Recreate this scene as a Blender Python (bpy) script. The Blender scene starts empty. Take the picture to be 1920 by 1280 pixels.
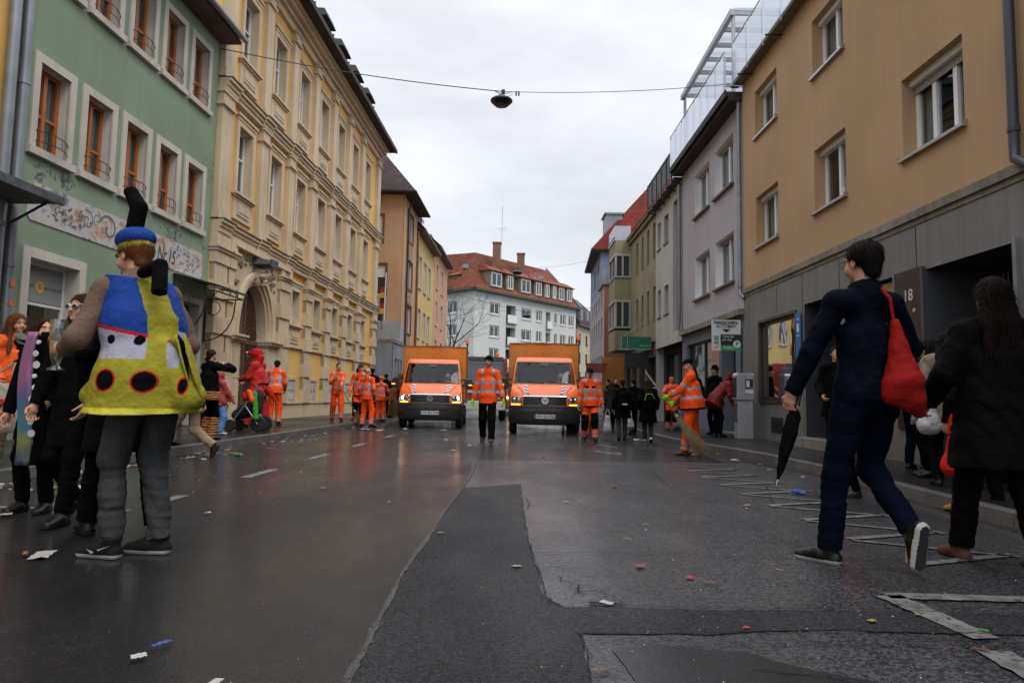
import bpy, bmesh, math, random
import numpy as np
from mathutils import Vector, Matrix
random.seed(7); RS = np.random.RandomState(11)
R = math.radians
scene = bpy.context.scene
COL = scene.collection

# ---------------- camera ----------------
CAM_H = 0.95
cd = bpy.data.cameras.new("camera"); cam = bpy.data.objects.new("camera", cd); COL.objects.link(cam)
cd.lens = 24.0; cd.sensor_width = 36.0; cd.sensor_fit = 'HORIZONTAL'; cd.clip_start = .05; cd.clip_end = 3000
cam.matrix_world = Matrix.Translation((0, 0, CAM_H)) @ Matrix.Rotation(R(90 + 4.69), 4, 'X') @ Matrix.Rotation(R(1.05), 4, 'Z')
scene.camera = cam

# ---------------- sky, sun, exposure ----------------
SUN_EL, SUN_AZ = 52, 140          # degrees; azimuth clockwise from +Y: behind the camera, to the right
w = bpy.data.worlds.new("World"); scene.world = w; w.use_nodes = True
nt = w.node_tree; nt.nodes.clear()
def N(nt, t, **k):
    n = nt.nodes.new(t)
    for a, b in k.items(): setattr(n, a, b)
    return n
sky = N(nt, 'ShaderNodeTexSky'); sky.sky_type = 'NISHITA'; sky.sun_disc = False
sky.sun_elevation = R(SUN_EL); sky.sun_rotation = R(SUN_AZ)
sc_ = N(nt, 'ShaderNodeVectorMath', operation='SCALE'); sc_.inputs['Scale'].default_value = .09
nt.links.new(sky.outputs[0], sc_.inputs[0])
tc = N(nt, 'ShaderNodeTexCoord'); sx = N(nt, 'ShaderNodeSeparateXYZ'); nt.links.new(tc.outputs['Generated'], sx.inputs[0])
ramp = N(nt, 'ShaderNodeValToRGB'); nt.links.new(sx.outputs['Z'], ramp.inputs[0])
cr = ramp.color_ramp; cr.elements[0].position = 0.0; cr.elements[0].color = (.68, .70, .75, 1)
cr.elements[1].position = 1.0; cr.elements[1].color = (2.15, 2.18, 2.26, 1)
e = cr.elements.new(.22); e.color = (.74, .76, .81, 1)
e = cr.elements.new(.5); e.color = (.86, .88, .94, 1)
mp = N(nt, 'ShaderNodeMapping'); mp.inputs['Scale'].default_value = (1.3, 1.3, 4.0); nt.links.new(tc.outputs['Generated'], mp.inputs[0])
no = N(nt, 'ShaderNodeTexNoise'); no.inputs['Scale'].default_value = 2.3; no.inputs['Detail'].default_value = 7; no.inputs['Roughness'].default_value = .55
nt.links.new(mp.outputs[0], no.inputs['Vector'])
mr = N(nt, 'ShaderNodeMapRange'); mr.inputs['From Min'].default_value = .32; mr.inputs['From Max'].default_value = .68
mr.inputs['To Min'].default_value = .84; mr.inputs['To Max'].default_value = 1.12; nt.links.new(no.outputs[0], mr.inputs[0])
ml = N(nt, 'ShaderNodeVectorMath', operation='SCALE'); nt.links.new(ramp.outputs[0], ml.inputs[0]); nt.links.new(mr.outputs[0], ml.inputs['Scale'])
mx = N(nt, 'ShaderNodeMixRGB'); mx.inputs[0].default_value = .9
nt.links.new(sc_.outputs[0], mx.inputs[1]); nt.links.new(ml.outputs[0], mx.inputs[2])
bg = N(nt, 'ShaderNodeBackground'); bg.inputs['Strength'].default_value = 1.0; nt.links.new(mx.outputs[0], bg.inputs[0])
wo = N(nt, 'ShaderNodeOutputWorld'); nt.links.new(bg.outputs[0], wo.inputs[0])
sd = bpy.data.lights.new("sun", 'SUN'); sd.energy = .9; sd.angle = R(25); sd.color = (1, .96, .9)
so = bpy.data.objects.new("sun", sd); COL.objects.link(so)
sv = Vector((math.sin(R(SUN_AZ)) * math.cos(R(SUN_EL)), math.cos(R(SUN_AZ)) * math.cos(R(SUN_EL)), math.sin(R(SUN_EL))))
so.rotation_euler = sv.to_track_quat('Z', 'Y').to_euler(); so.location = (0, 0, 40)
vs = scene.view_settings
vs.view_transform = 'Standard'; vs.look = 'None'; vs.exposure = 0.32; vs.gamma = 1.0; vs.use_curve_mapping = False

# ---------------- materials ----------------
def mat(name, col, rough=.7, var=.12, vs_=1.2, bump=.0, bs=60, metal=0, coat=0, croug=.08, streak=0, emit=0, spec=.5, speck=0, speckcol=(.3, .3, .3), rvar=0, sheen=0, stretch=None):
    m = bpy.data.materials.new(name); m.use_nodes = True; t = m.node_tree
    b = t.nodes['Principled BSDF']
    b.inputs['Roughness'].default_value = rough; b.inputs['Metallic'].default_value = metal
    b.inputs['Coat Weight'].default_value = coat; b.inputs['Coat Roughness'].default_value = croug
    b.inputs['Specular IOR Level'].default_value = spec; b.inputs['Sheen Weight'].default_value = sheen
    c = N(t, 'ShaderNodeTexCoord'); src = c.outputs['Object']
    if stretch:
        mpp = N(t, 'ShaderNodeMapping'); mpp.inputs['Scale'].default_value = stretch; t.links.new(src, mpp.inputs[0]); src2 = mpp.outputs[0]
    else: src2 = src
    def noise(scale, detail=4, s=None):
        n = N(t, 'ShaderNodeTexNoise'); n.inputs['Scale'].default_value = scale; n.inputs['Detail'].default_value = detail
        t.links.new(s or src2, n.inputs['Vector']); return n.outputs[0]
    def mrange(o, a, bb, c0, c1):
        q = N(t, 'ShaderNodeMapRange'); q.inputs['From Min'].default_value = a; q.inputs['From Max'].default_value = bb
        q.inputs['To Min'].default_value = c0; q.inputs['To Max'].default_value = c1; t.links.new(o, q.inputs[0]); return q.outputs[0]
    rgb = N(t, 'ShaderNodeRGB'); rgb.outputs[0].default_value = (*col, 1); o = rgb.outputs[0]
    def scale(o, f):
        q = N(t, 'ShaderNodeVectorMath', operation='SCALE'); t.links.new(o, q.inputs[0]); t.links.new(f, q.inputs['Scale']); return q.outputs[0]
    if var: o = scale(o, mrange(noise(vs_, 6), .3, .7, 1 - var, 1 + var))
    if streak:
        mq = N(t, 'ShaderNodeMapping'); mq.inputs['Scale'].default_value = (5.5, 5.5, .3); t.links.new(src, mq.inputs[0])
        o = scale(o, mrange(noise(1.5, 6, mq.outputs[0]), .35, .75, 1 + streak * .3, 1 - streak))
    if speck:
        vo = N(t, 'ShaderNodeTexNoise'); vo.inputs['Scale'].default_value = speck; vo.inputs['Detail'].default_value = 2; t.links.new(src, vo.inputs['Vector'])
        q = N(t, 'ShaderNodeMixRGB'); q.inputs[2].default_value = (*speckcol, 1)
        t.links.new(mrange(vo.outputs[0], .58, .66, 0, 1), q.inputs[0]); t.links.new(o, q.inputs[1]); o = q.outputs[0]
    t.links.new(o, b.inputs['Base Color'])
    if rvar: t.links.new(mrange(noise(vs_ * 1.7, 5), .35, .65, rough - rvar, rough + rvar), b.inputs['Roughness'])
    if bump:
        bn = N(t, 'ShaderNodeBump'); bn.inputs['Strength'].default_value = min(1, bump); bn.inputs['Distance'].default_value = .6 / bs
        t.links.new(noise(bs, 3), bn.inputs['Height']); t.links.new(bn.outputs[0], b.inputs['Normal'])
    if emit:
        b.inputs['Emission Color'].default_value = (*col, 1); b.inputs['Emission Strength'].default_value = emit
    return m
def glassmat(name, tint=(.62, .68, .7), base=.10, rough=.02):
    m = bpy.data.materials.new(name); m.use_nodes = True; t = m.node_tree; t.nodes.clear()
    tr = N(t, 'ShaderNodeBsdfTransparent'); tr.inputs[0].default_value = (*tint, 1)
    gl = N(t, 'ShaderNodeBsdfGlossy'); gl.inputs['Roughness'].default_value = rough; gl.inputs[0].default_value = (.95, .97, 1, 1)
    fr = N(t, 'ShaderNodeFresnel'); fr.inputs[0].default_value = 1.5; ge = N(t, 'ShaderNodeNewGeometry'); io = N(t, 'ShaderNodeMath', operation='MULTIPLY_ADD'); io.inputs[1].default_value = -.8333; io.inputs[2].default_value = 1.5; t.links.new(ge.outputs['Backfacing'], io.inputs[0]); t.links.new(io.outputs[0], fr.inputs[0])
    ad = N(t, 'ShaderNodeMath', operation='ADD'); ad.inputs[1].default_value = base; ad.use_clamp = True
    c = N(t, 'ShaderNodeTexCoord'); n = N(t, 'ShaderNodeTexNoise'); n.inputs['Scale'].default_value = 1.1
    t.links.new(c.outputs['Object'], n.inputs['Vector']); bn = N(t, 'ShaderNodeBump'); bn.inputs['Strength'].default_value = .12; bn.inputs['Distance'].default_value = .03
    t.links.new(n.outputs[0], bn.inputs['Height']); t.links.new(bn.outputs[0], gl.inputs['Normal'])
    t.links.new(fr.outputs[0], ad.inputs[0]); mxx = N(t, 'ShaderNodeMixShader')
    t.links.new(ad.outputs[0], mxx.inputs[0]); t.links.new(tr.outputs[0], mxx.inputs[1]); t.links.new(gl.outputs[0], mxx.inputs[2])
    ou = N(t, 'ShaderNodeOutputMaterial'); t.links.new(mxx.outputs[0], ou.inputs[0]); return m

# ---------------- mesh helpers ----------------
class MB:
    def __init__(s, f=None): s.v = []; s.fa = []; s.mi = []; s.f = f
    def add(s, vs, fs, m=0):
        o = len(s.v); s.v += [s.f(*p) if s.f else tuple(p) for p in vs]
        for q in fs: s.fa.append([o + i for i in q]); s.mi.append(m)
        return s
    def box(s, a0, a1, b0, b1, c0, c1, m=0):
        return s.add([(x, y, z) for x in (a0, a1) for y in (b0, b1) for z in (c0, c1)],
                     [(0, 1, 3, 2), (4, 6, 7, 5), (0, 4, 5, 1), (2, 3, 7, 6), (0, 2, 6, 4), (1, 5, 7, 3)], m)
    def quad(s, a, b, c, d, m=0): return s.add([a, b, c, d], [(0, 1, 2, 3)], m)
    def hexa(s, p, m=0):   # p: 4 bottom, 4 top
        return s.add(p, [(3, 2, 1, 0), (4, 5, 6, 7), (0, 1, 5, 4), (1, 2, 6, 5), (2, 3, 7, 6), (3, 0, 4, 7)], m)
    def bar(s, p0, p1, w=.03, h=None, m=0, up=(0, 0, 1)):
        h = h or w; p0 = Vector(p0); p1 = Vector(p1); d = (p1 - p0).normalized(); u = Vector(up)
        if abs(d.dot(u)) > .95: u = Vector((0, 1, 0))
        a = d.cross(u).normalized() * w / 2; b = a.cross(d).normalized() * h / 2
        return s.hexa([tuple(p + q) for p in (p0, p1) for q in (-a - b, a - b, a + b, -a + b)], m)
    def tube(s, pts, r, n=8, m=0, caps=True):
        pts = [Vector(p) for p in pts]; rr = r if isinstance(r, (list, tuple)) else [r] * len(pts); vs = []; prev = None
        for i, p in enumerate(pts):
            d = (pts[min(i + 1, len(pts) - 1)] - pts[max(i - 1, 0)]).normalized()
            if prev is None: u = Vector((0, 0, 1)) if abs(d.z) < .9 else Vector((1, 0, 0)); a = d.cross(u).normalized()
            else: a = (prev - d * prev.dot(d)).normalized()
            prev = a; b = d.cross(a)
            vs += [tuple(p + (a * math.cos(2 * math.pi * k / n) + b * math.sin(2 * math.pi * k / n)) * rr[i]) for k in range(n)]
        fs = [(i * n + k, i * n + (k + 1) % n, (i + 1) * n + (k + 1) % n, (i + 1) * n + k) for i in range(len(pts) - 1) for k in range(n)]
        if caps: fs += [tuple(range(n))[::-1], tuple(range((len(pts) - 1) * n, len(pts) * n))]
        return s.add(vs, fs, m)
    def lathe(s, prof, c=(0, 0, 0), ax=2, n=20, m=0):
        vs = []
        for r, h in prof:
            for k in range(n):
                a = 2 * math.pi * k / n; p = [0, 0, 0]; p[ax] = h; p[(ax + 1) % 3] = r * math.cos(a); p[(ax + 2) % 3] = r * math.sin(a)
                vs.append((p[0] + c[0], p[1] + c[1], p[2] + c[2]))
        fs = [(i * n + k, i * n + (k + 1) % n, (i + 1) * n + (k + 1) % n, (i + 1) * n + k) for i in range(len(prof) - 1) for k in range(n)]
        fs += [tuple(range(n))[::-1], tuple(range((len(prof) - 1) * n, len(prof) * n))]
        return s.add(vs, fs, m)
    def prism(s, poly, c0, c1, ax=1, m=0):   # poly in the two other axes (ordered), extruded along ax
        def P(a, b, c): q = [a, b]; q.insert(ax, c); return tuple(q)
        n = len(poly)
        return s.add([P(a, b, c0) for a, b in poly] + [P(a, b, c1) for a, b in poly],
                     [tuple(range(n))[::-1], tuple(range(n, 2 * n))] + [(i, (i + 1) % n, (i + 1) % n + n, i + n) for i in range(n)], m)
    def wall(s, a0, a1, c0, c1, b, holes=(), depth=.3, m=0, mr=None):
        """vertical wall face at b with rectangular holes (a0,a1,c0,c1) and reveals going back by depth"""
        A = sorted(set([a0, a1] + [h[i] for h in holes for i in (0, 1)])); C = sorted(set([c0, c1] + [h[i] for h in holes for i in (2, 3)]))
        A = [x for x in A if a0 <= x <= a1]; C = [x for x in C if c0 <= x <= c1]
        for i in range(len(A) - 1):
            for j in range(len(C) - 1):
                x = (A[i] + A[i + 1]) / 2; z = (C[j] + C[j + 1]) / 2
                if any(h[0] < x < h[1] and h[2] < z < h[3] for h in holes): continue
                s.quad((A[i], b, C[j]), (A[i + 1], b, C[j]), (A[i + 1], b, C[j + 1]), (A[i], b, C[j + 1]), m)
        for h in holes:
            d = h[4] if len(h) > 4 else depth; k = m if mr is None else mr
            x0, x1, z0, z1 = h[:4]; e = b - d
            s.quad((x0, b, z0), (x0, e, z0), (x0, e, z1), (x0, b, z1), k); s.quad((x1, b, z0), (x1, e, z0), (x1, e, z1), (x1, b, z1), k)
            s.quad((x0, b, z1), (x0, e, z1), (x1, e, z1), (x1, b, z1), k); s.quad((x0, b, z0), (x0, e, z0), (x1, e, z0), (x1, b, z0), k)
        return s
    def build(s, name, mats, parent=None, smooth=False, origin=None, bevel=0):
        me = bpy.data.meshes.new(name)
        me.from_pydata([tuple(map(float, p)) for p in s.v], [], s.fa)
        if not isinstance(mats, (list, tuple)): mats = [mats]
        for m in mats: me.materials.append(m)
        me.polygons.foreach_set('material_index', s.mi)
        bm = bmesh.new(); bm.from_mesh(me); bmesh.ops.remove_doubles(bm, verts=bm.verts, dist=1e-5)
        bmesh.ops.recalc_face_normals(bm, faces=bm.faces); bm.to_mesh(me); bm.free()
        o = link(name, me, parent)
        if smooth:
            me.polygons.foreach_set('use_smooth', [True] * len(me.polygons))
            if smooth == 2:
                try: me.set_sharp_from_angle(angle=R(38))
                except Exception: pass
        if bevel:
            bv = o.modifiers.new('bevel', 'BEVEL'); bv.width = bevel; bv.segments = 2; bv.limit_method = 'ANGLE'; bv.angle_limit = R(40)
        if origin: set_origin(o, origin)
        me.update(); return o
def link(name, me, parent=None):
    o = bpy.data.objects.new(name, me); COL.objects.link(o)
    if parent is not None:
        o.parent = parent
        if not parent.get('local'):
            t = Vector(parent.location); q = parent.parent
            if parent.type == 'MESH': t = Vector((0, 0, 0)) if not parent.get('org') else Vector(parent['org'])
            o.matrix_parent_inverse = Matrix.Translation(-t)
        else: o['local'] = 1
    return o
def set_origin(o, p):
    p = Vector(p); o.data.transform(Matrix.Translation(-p)); o.location = p; o['org'] = tuple(p)
def thing(name, label, cat, loc=(0, 0, 0), rz=None, group=None, local=False):
    o = bpy.data.objects.new(name, None); COL.objects.link(o); o.location = loc; o.empty_display_size = .1
    if rz is not None: o.rotation_euler = (0, 0, rz); local = True
    if local: o['local'] = 1
    return tag(o, label, cat, group)
def tag(o, label=None, cat=None, group=None, kind=None):
    if label: o['label'] = label
    if cat: o['category'] = cat
    if group: o['group'] = group
    if kind: o['kind'] = kind
    return o
def copy_tree(o, parent=None):
    c = o.copy(); COL.objects.link(c)
    if parent: c.parent = parent
    for ch in list(o.children): copy_tree(ch, c)
    return c
def text(s, size, m, origin, ex, ez, name='lettering', parent=None, extrude=.002, align='CENTER', shear=0, bold=0, sx=1):
    cu = bpy.data.curves.new('t', 'FONT'); cu.body = s; cu.size = size; cu.align_x = align; cu.align_y = 'CENTER'; cu.extrude = extrude; cu.shear = shear; cu.offset = bold; cu.resolution_u = 3
    o = bpy.data.objects.new('t', cu); COL.objects.link(o); bpy.context.view_layer.update()
    me = bpy.data.meshes.new_from_object(o.evaluated_get(bpy.context.evaluated_depsgraph_get())); bpy.data.objects.remove(o)
    ex = Vector(ex).normalized(); ez = Vector(ez).normalized(); n = ex.cross(ez)
    M4 = Matrix(((ex.x * sx, ez.x, n.x, origin[0]), (ex.y * sx, ez.y, n.y, origin[1]), (ex.z * sx, ez.z, n.z, origin[2]), (0, 0, 0, 1)))
    me.transform(M4); me.materials.clear(); me.materials.append(m)
    return link(name, me, parent)
class Fac:
    """a street front: s runs with world Y, n points out to the street, z is up"""
    def __init__(s, D, a, side): s.D, s.a, s.k = D, a, side
    def __call__(s, t, n, z): return (s.D + s.a * t + s.k * n, t - s.k * s.a * n, z)
    def ex(s): return (s.k * s.a, s.k * 1.0, 0)
FL = Fac(-8.5, .037, 1); FR = Fac(5.8, -.004, -1); FL2 = Fac(-6.95, .0205, 1)

# palette
C = {}
C['asphalt'] = None
C['white_plastic'] = mat('white window plastic', (.72, .73, .74), .35, .05)
C['dark'] = mat('dark interior', (.012, .012, .014), .9, .2)
C['black_metal'] = mat('black painted iron', (.02, .02, .022), .45, .2)
C['zinc'] = mat('weathered zinc', (.23, .25, .28), .45, .2, 2, metal=.5)
C['curtain'] = mat('net curtain', (.34, .35, .35), .9, .15, 8, bump=.3, bs=30)
C['glass'] = glassmat('window glass', base=.05)
C['glass_far'] = mat('dark far window glass', (.03, .04, .05), .06, .4, .8, spec=.9)
C['glass_shop'] = glassmat('shop glass', (.45, .5, .52), .16)
C['stone'] = mat('sandstone', (.56, .455, .305), .85, .12, .9, bump=.35, bs=45, streak=.14)
C['stone_dark'] = mat('sooty sandstone', (.20, .165, .12), .85, .25, 1.4, bump=.4, bs=40, streak=.2)
C['stone_pale'] = mat('pale limestone surround', (.50, .46, .40), .85, .12, 1.2, bump=.3, bs=60, streak=.12)
C['yellow'] = mat('ochre yellow plaster', (.72, .44, .125), .9, .10, .7, bump=.25, bs=80, streak=.08)
C['green'] = mat('sage green plaster', (.215, .285, .195), .9, .14, .5, bump=.35, bs=90, streak=.05)
C['wood_orange'] = mat('orange brown window wood', (.36, .105, .022), .45, .2, 3, bump=.1, bs=40)
C['wood_dark'] = mat('brown oak boards', (.105, .055, .03), .6, .3, 4, bump=.3, bs=30)
C['roof_dark'] = mat('dark roof', (.035, .03, .03), .8, .3, 2, bump=.4, bs=14)
C['copper'] = mat('brown copper', (.22, .09, .05), .4, .3, 3, metal=.6)
C['slate'] = mat('slate', (.06, .065, .07), .7, .4, 5, bump=.4, bs=12)
C['tan'] = mat('tan roughcast', (.42, .285, .16), .92, .12, .5, bump=.6, bs=70, streak=.05)
C['granite'] = mat('grey granite cladding', (.165, .165, .165), .6, .14, .8, bump=.25, bs=90, streak=.20, speck=60, speckcol=(.10, .10, .10))
C['concrete'] = mat('stained concrete', (.20, .18, .15), .85, .3, 1.5, bump=.4, bs=40, streak=.3)
C['lilac'] = mat('lilac grey plaster', (.37, .36, .405), .9, .09, .5, bump=.4, bs=80, streak=.05)
C['offwhite'] = mat('off white plaster', (.42, .42, .40), .9, .10, .6, bump=.3, bs=80, streak=.16)
C['olive'] = mat('olive beige plaster', (.25, .225, .145), .9, .14, .6, bump=.3, bs=80, streak=.2)
C['bluegrey'] = mat('blue grey plaster', (.13, .15, .19), .8, .1, .8, bump=.1)
C['alu'] = mat('brushed aluminium', (.45, .46, .48), .35, .08, 5, metal=.9)
C['balglass'] = glassmat('frosted balcony glass', (.70, .74, .78), .25, .25)
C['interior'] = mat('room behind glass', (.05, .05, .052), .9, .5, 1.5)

# =================== GROUND ===================
def poly_sheet(name, pts, z, m, kind='structure', jag=0, thick=None):
    mb = MB(); P = []
    n = len(pts)
    for i in range(n):
        a = Vector(pts[i]); b = Vector(pts[(i + 1) % n]); k = max(1, int((b - a).length / .12)) if jag else 1
        for j in range(k):
            q = a.lerp(b, j / k); P.append((q.x + random.uniform(-jag, jag), q.y + random.uniform(-jag, jag)))
    mb.add([(x, y, z) for x, y in P], [tuple(range(len(P)))])
    o = mb.build(name, m); tag(o, kind=kind); return o
def asphalt(name, col, rough, wet, speck, sc=160, bumpd=.004, rv=.12, wetscale=.5):
    m = bpy.data.materials.new(name); m.use_nodes = True; t = m.node_tree; b = t.nodes['Principled BSDF']
    c = N(t, 'ShaderNodeTexCoord'); src = c.outputs['Object']
    def noise(s, d=4, st=None, r=.55):
        n = N(t, 'ShaderNodeTexNoise'); n.inputs['Scale'].default_value = s; n.inputs['Detail'].default_value = d; n.inputs['Roughness'].default_value = r
        if st:
            q = N(t, 'ShaderNodeMapping'); q.inputs['Scale'].default_value = st; t.links.new(src, q.inputs[0]); t.links.new(q.outputs[0], n.inputs['Vector'])
        else: t.links.new(src, n.inputs['Vector'])
        return n.outputs[0]
    def mrg(o, a, bb, c0, c1):
        q = N(t, 'ShaderNodeMapRange'); q.inputs['From Min'].default_value = a; q.inputs['From Max'].default_value = bb
        q.inputs['To Min'].default_value = c0; q.inputs['To Max'].default_value = c1; t.links.new(o, q.inputs[0]); return q.outputs[0]
    vor = N(t, 'ShaderNodeTexVoronoi'); vor.inputs['Scale'].default_value = sc; t.links.new(src, vor.inputs['Vector'])
    big = noise(.9, 7, None, .65); streakn = noise(1.3, 6, (1.6, .22, 1))
    ramp = N(t, 'ShaderNodeValToRGB'); cr = ramp.color_ramp
    cr.elements[0].color = (*[x * .55 for x in col], 1); cr.elements[0].position = .15
    cr.elements[1].color = (*[x * (1 + speck) for x in col], 1); cr.elements[1].position = .95
    sp = N(t, 'ShaderNodeSeparateColor'); t.links.new(vor.outputs['Color'], sp.inputs[0]); t.links.new(sp.outputs[0], ramp.inputs[0])
    f = N(t, 'ShaderNodeMath', operation='MULTIPLY'); t.links.new(mrg(big, .3, .7, .7, 1.3), f.inputs[0]); t.links.new(mrg(streakn, .3, .7, .8, 1.2), f.inputs[1])
    sc2 = N(t, 'ShaderNodeVectorMath', operation='SCALE'); t.links.new(ramp.outputs[0], sc2.inputs[0]); t.links.new(f.outputs[0], sc2.inputs['Scale'])
    t.links.new(sc2.outputs[0], b.inputs['Base Color'])
    wn = noise(wetscale, 6, (1.2, .5, 1), .6)
    wm = mrg(wn, .40, .62, 0, 1)
    t.links.new(mrg(wm, 0, 1, rough + rv, rough - rv), b.inputs['Roughness'])
    b.inputs['Coat Roughness'].default_value = .13; b.inputs['Specular IOR Level'].default_value = .25
    t.links.new(mrg(wm, 0, 1, wet * .35, wet), b.inputs['Coat Weight'])
    bn = N(t, 'ShaderNodeBump'); bn.inputs['Distance'].default_value = bumpd; t.links.new(mrg(wm, 0, 1, .9, .35), bn.inputs['Strength'])
    t.links.new(vor.outputs['Distance'], bn.inputs['Height'])
    b2 = N(t, 'ShaderNodeBump'); b2.inputs['Distance'].default_value = .02; b2.inputs['Strength'].default_value = .25; t.links.new(noise(3, 4), b2.inputs['Height'])
    t.links.new(b2.outputs[0], bn.inputs['Normal']); t.links.new(bn.outputs[0], b.inputs['Normal'])
    b3 = N(t, 'ShaderNodeBump'); b3.inputs['Distance'].default_value = bumpd * .3; b3.inputs['Strength'].default_value = .5; t.links.new(vor.outputs['Distance'], b3.inputs['Height']); t.links.new(b2.outputs[0], b3.inputs['Normal'])
    t.links.new(b3.outputs[0], b.inputs['Coat Normal'])
    return m
A_smooth = asphalt('worn wet asphalt', (.0075, .0076, .009), .52, .62, 1.2, 170, .0014)
A_right = asphalt('coarse old asphalt', (.018, .018, .0205), .48, .5, 2.8, 95, .0042)
A_patch = asphalt('fresh black asphalt repair', (.0095, .010, .012), .70, .14, 2.4, 110, .009, .08)
A_walk = asphalt('sidewalk asphalt', (.009, .009, .0092), .5, .5, .9, 150, .003)
C['kerb'] = mat('granite kerb', (.10, .095, .09), .5, .25, 3, bump=.4, bs=50, coat=.2, speck=90, speckcol=(.07, .07, .07))
C['paint'] = mat('worn white road paint', (.14, .14, .135), .6, .45, 9, bump=.3, bs=60, speck=38, speckcol=(.03, .03, .03))
C['crack'] = mat('open crack', (.006, .006, .006), .9, .1)
C['sealant'] = mat('pale joint sealant', (.045, .04, .034), .7, .5, 6, bump=.3)

mb = MB(); mb.quad((-400, -60, 0), (400, -60, 0), (400, 900, 0), (-400, 900, 0)); tag(mb.build('road', A_smooth), kind='structure')
poly_sheet('old_asphalt_lane', [(-.47, 7.1), (-.50, 8.9), (-.55, 10.4), (3.3, 10.6), (3.4, 12), (4.0, 9), (3.8, 5), (3.6, -2), (-.53, -2), (-.53, 1.2), (-.55, 2.6), (-.57, 4.0), (-.54, 5.5)], .004, A_right, jag=.010)
poly_sheet('asphalt_repair', [(-.47, 7.2), (.12, 7.6), (.12, 4.9), (.15, 4.1), (.18, 3.35), (.26, 3.2), (.9, 3.19), (1.5, 3.21), (2.5, 3.2), (3.4, 3.2), (3.4, 2.9), (1.3, 2.94), (.8, 2.86), (.30, 2.85), (.28, 2.35), (.27, -1), (-.52, -1), (-.50, 2.0), (-.51, 2.45), (-.53, 3.2), (-.55, 3.75), (-.52, 4.5), (-.52, 5.7)], .008, A_patch, jag=.011)
poly_sheet('asphalt_infill', [(.40, 2.68), (.62, 2.73), (.9, 2.66), (1.12, 2.5), (1.35, 2.38), (1.3, 1.9), (.38, 1.9), (.42, 2.4)], .008, A_smooth, jag=.02)
def ribbon(mb, pts, w0, w1, z, jag=.01, step=.05):
    prev = None
    for i in range(len(pts) - 1):
        a = Vector(pts[i]); b = Vector(pts[i + 1]); k = max(1, int((b - a).length / step)); d = (b - a).normalized(); nn = Vector((-d.y, d.x))
        for j in range(k + 1):
            q = a.lerp(b, j / k) + nn * random.uniform(-jag, jag); ww = random.uniform(w0, w1) / 2
            cur = ((q - nn * ww), (q + nn * ww))
            if prev: mb.quad((prev[0].x, prev[0].y, z), (cur[0].x, cur[0].y, z), (cur[1].x, cur[1].y, z), (prev[1].x, prev[1].y, z))
            prev = cur
mb = MB(); ribbon(mb, [(-.57, 14.3), (-.50, 11), (-.46, 8.44), (-.48, 7.2), (-.53, 5.7), (-.53, 4.5), (-.56, 3.75), (-.54, 3.2), (-.52, 2.45), (-.51, 2.0), (-.51, 0)], .006, .024, .012, .006)
tag(mb.build('asphalt_joint', C['sealant']), kind='structure')
mb = MB()
for pl_ in ([(.16, 4.25), (.5, 4.29), (.98, 4.3), (1.5, 4.25), (1.94, 4.24), (2.6, 4.28), (3.3, 4.2)], [(.12, 7.5), (.125, 5.8), (.125, 4.9), (.155, 4.1), (.185, 3.4), (.20, 3.28)], [(.26, 3.72), (.30, 3.6), (.36, 3.54), (.35, 3.42), (.43, 3.44), (.50, 3.36), (.54, 3.22), (.9, 3.2), (1.6, 3.22), (3.0, 3.2)], [(.36, 3.54), (.33, 3.45), (.38, 3.38)], [(.16, 3.9), (.24, 3.92), (.3, 3.86), (.4, 3.88)],
            [(.30, 2.85), (.6, 2.84), (1.0, 2.9), (1.6, 2.93), (2.6, 2.9)], [(.30, 2.74), (.5, 2.77), (.8, 2.72), (1.2, 2.78), (1.7, 2.76)], [(.29, 2.85), (.31, 2.6), (.28, 2.4), (.30, 2.1), (.28, 1.5)], [(-3.0, 12.5), (-1.6, 13.2), (-.3, 12.6), (1.2, 12.8)], [(.87, 2.5), (1.1, 2.45), (1.3, 2.3), (1.5, 2.2)], [(.18, 3.4), (.16, 3.32), (.21, 3.3), (.19, 3.22), (.24, 3.2)],
            [(1.9, 9.2), (1.75, 7.6), (1.9, 6.4)], [(.16, 6.6), (.19, 6.2), (.15, 5.9)], [(2.9, 7.8), (2.5, 6.6), (2.6, 5.6)]):
    ribbon(mb, pl_, .002, .010, .014, .010, .03)
ribbon(mb, [(.38, 3.24), (.46, 3.25), (.53, 3.22)], .02, .045, .013, .006)
tag(mb.build('road_cracks', C['crack']), kind='structure')

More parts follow.
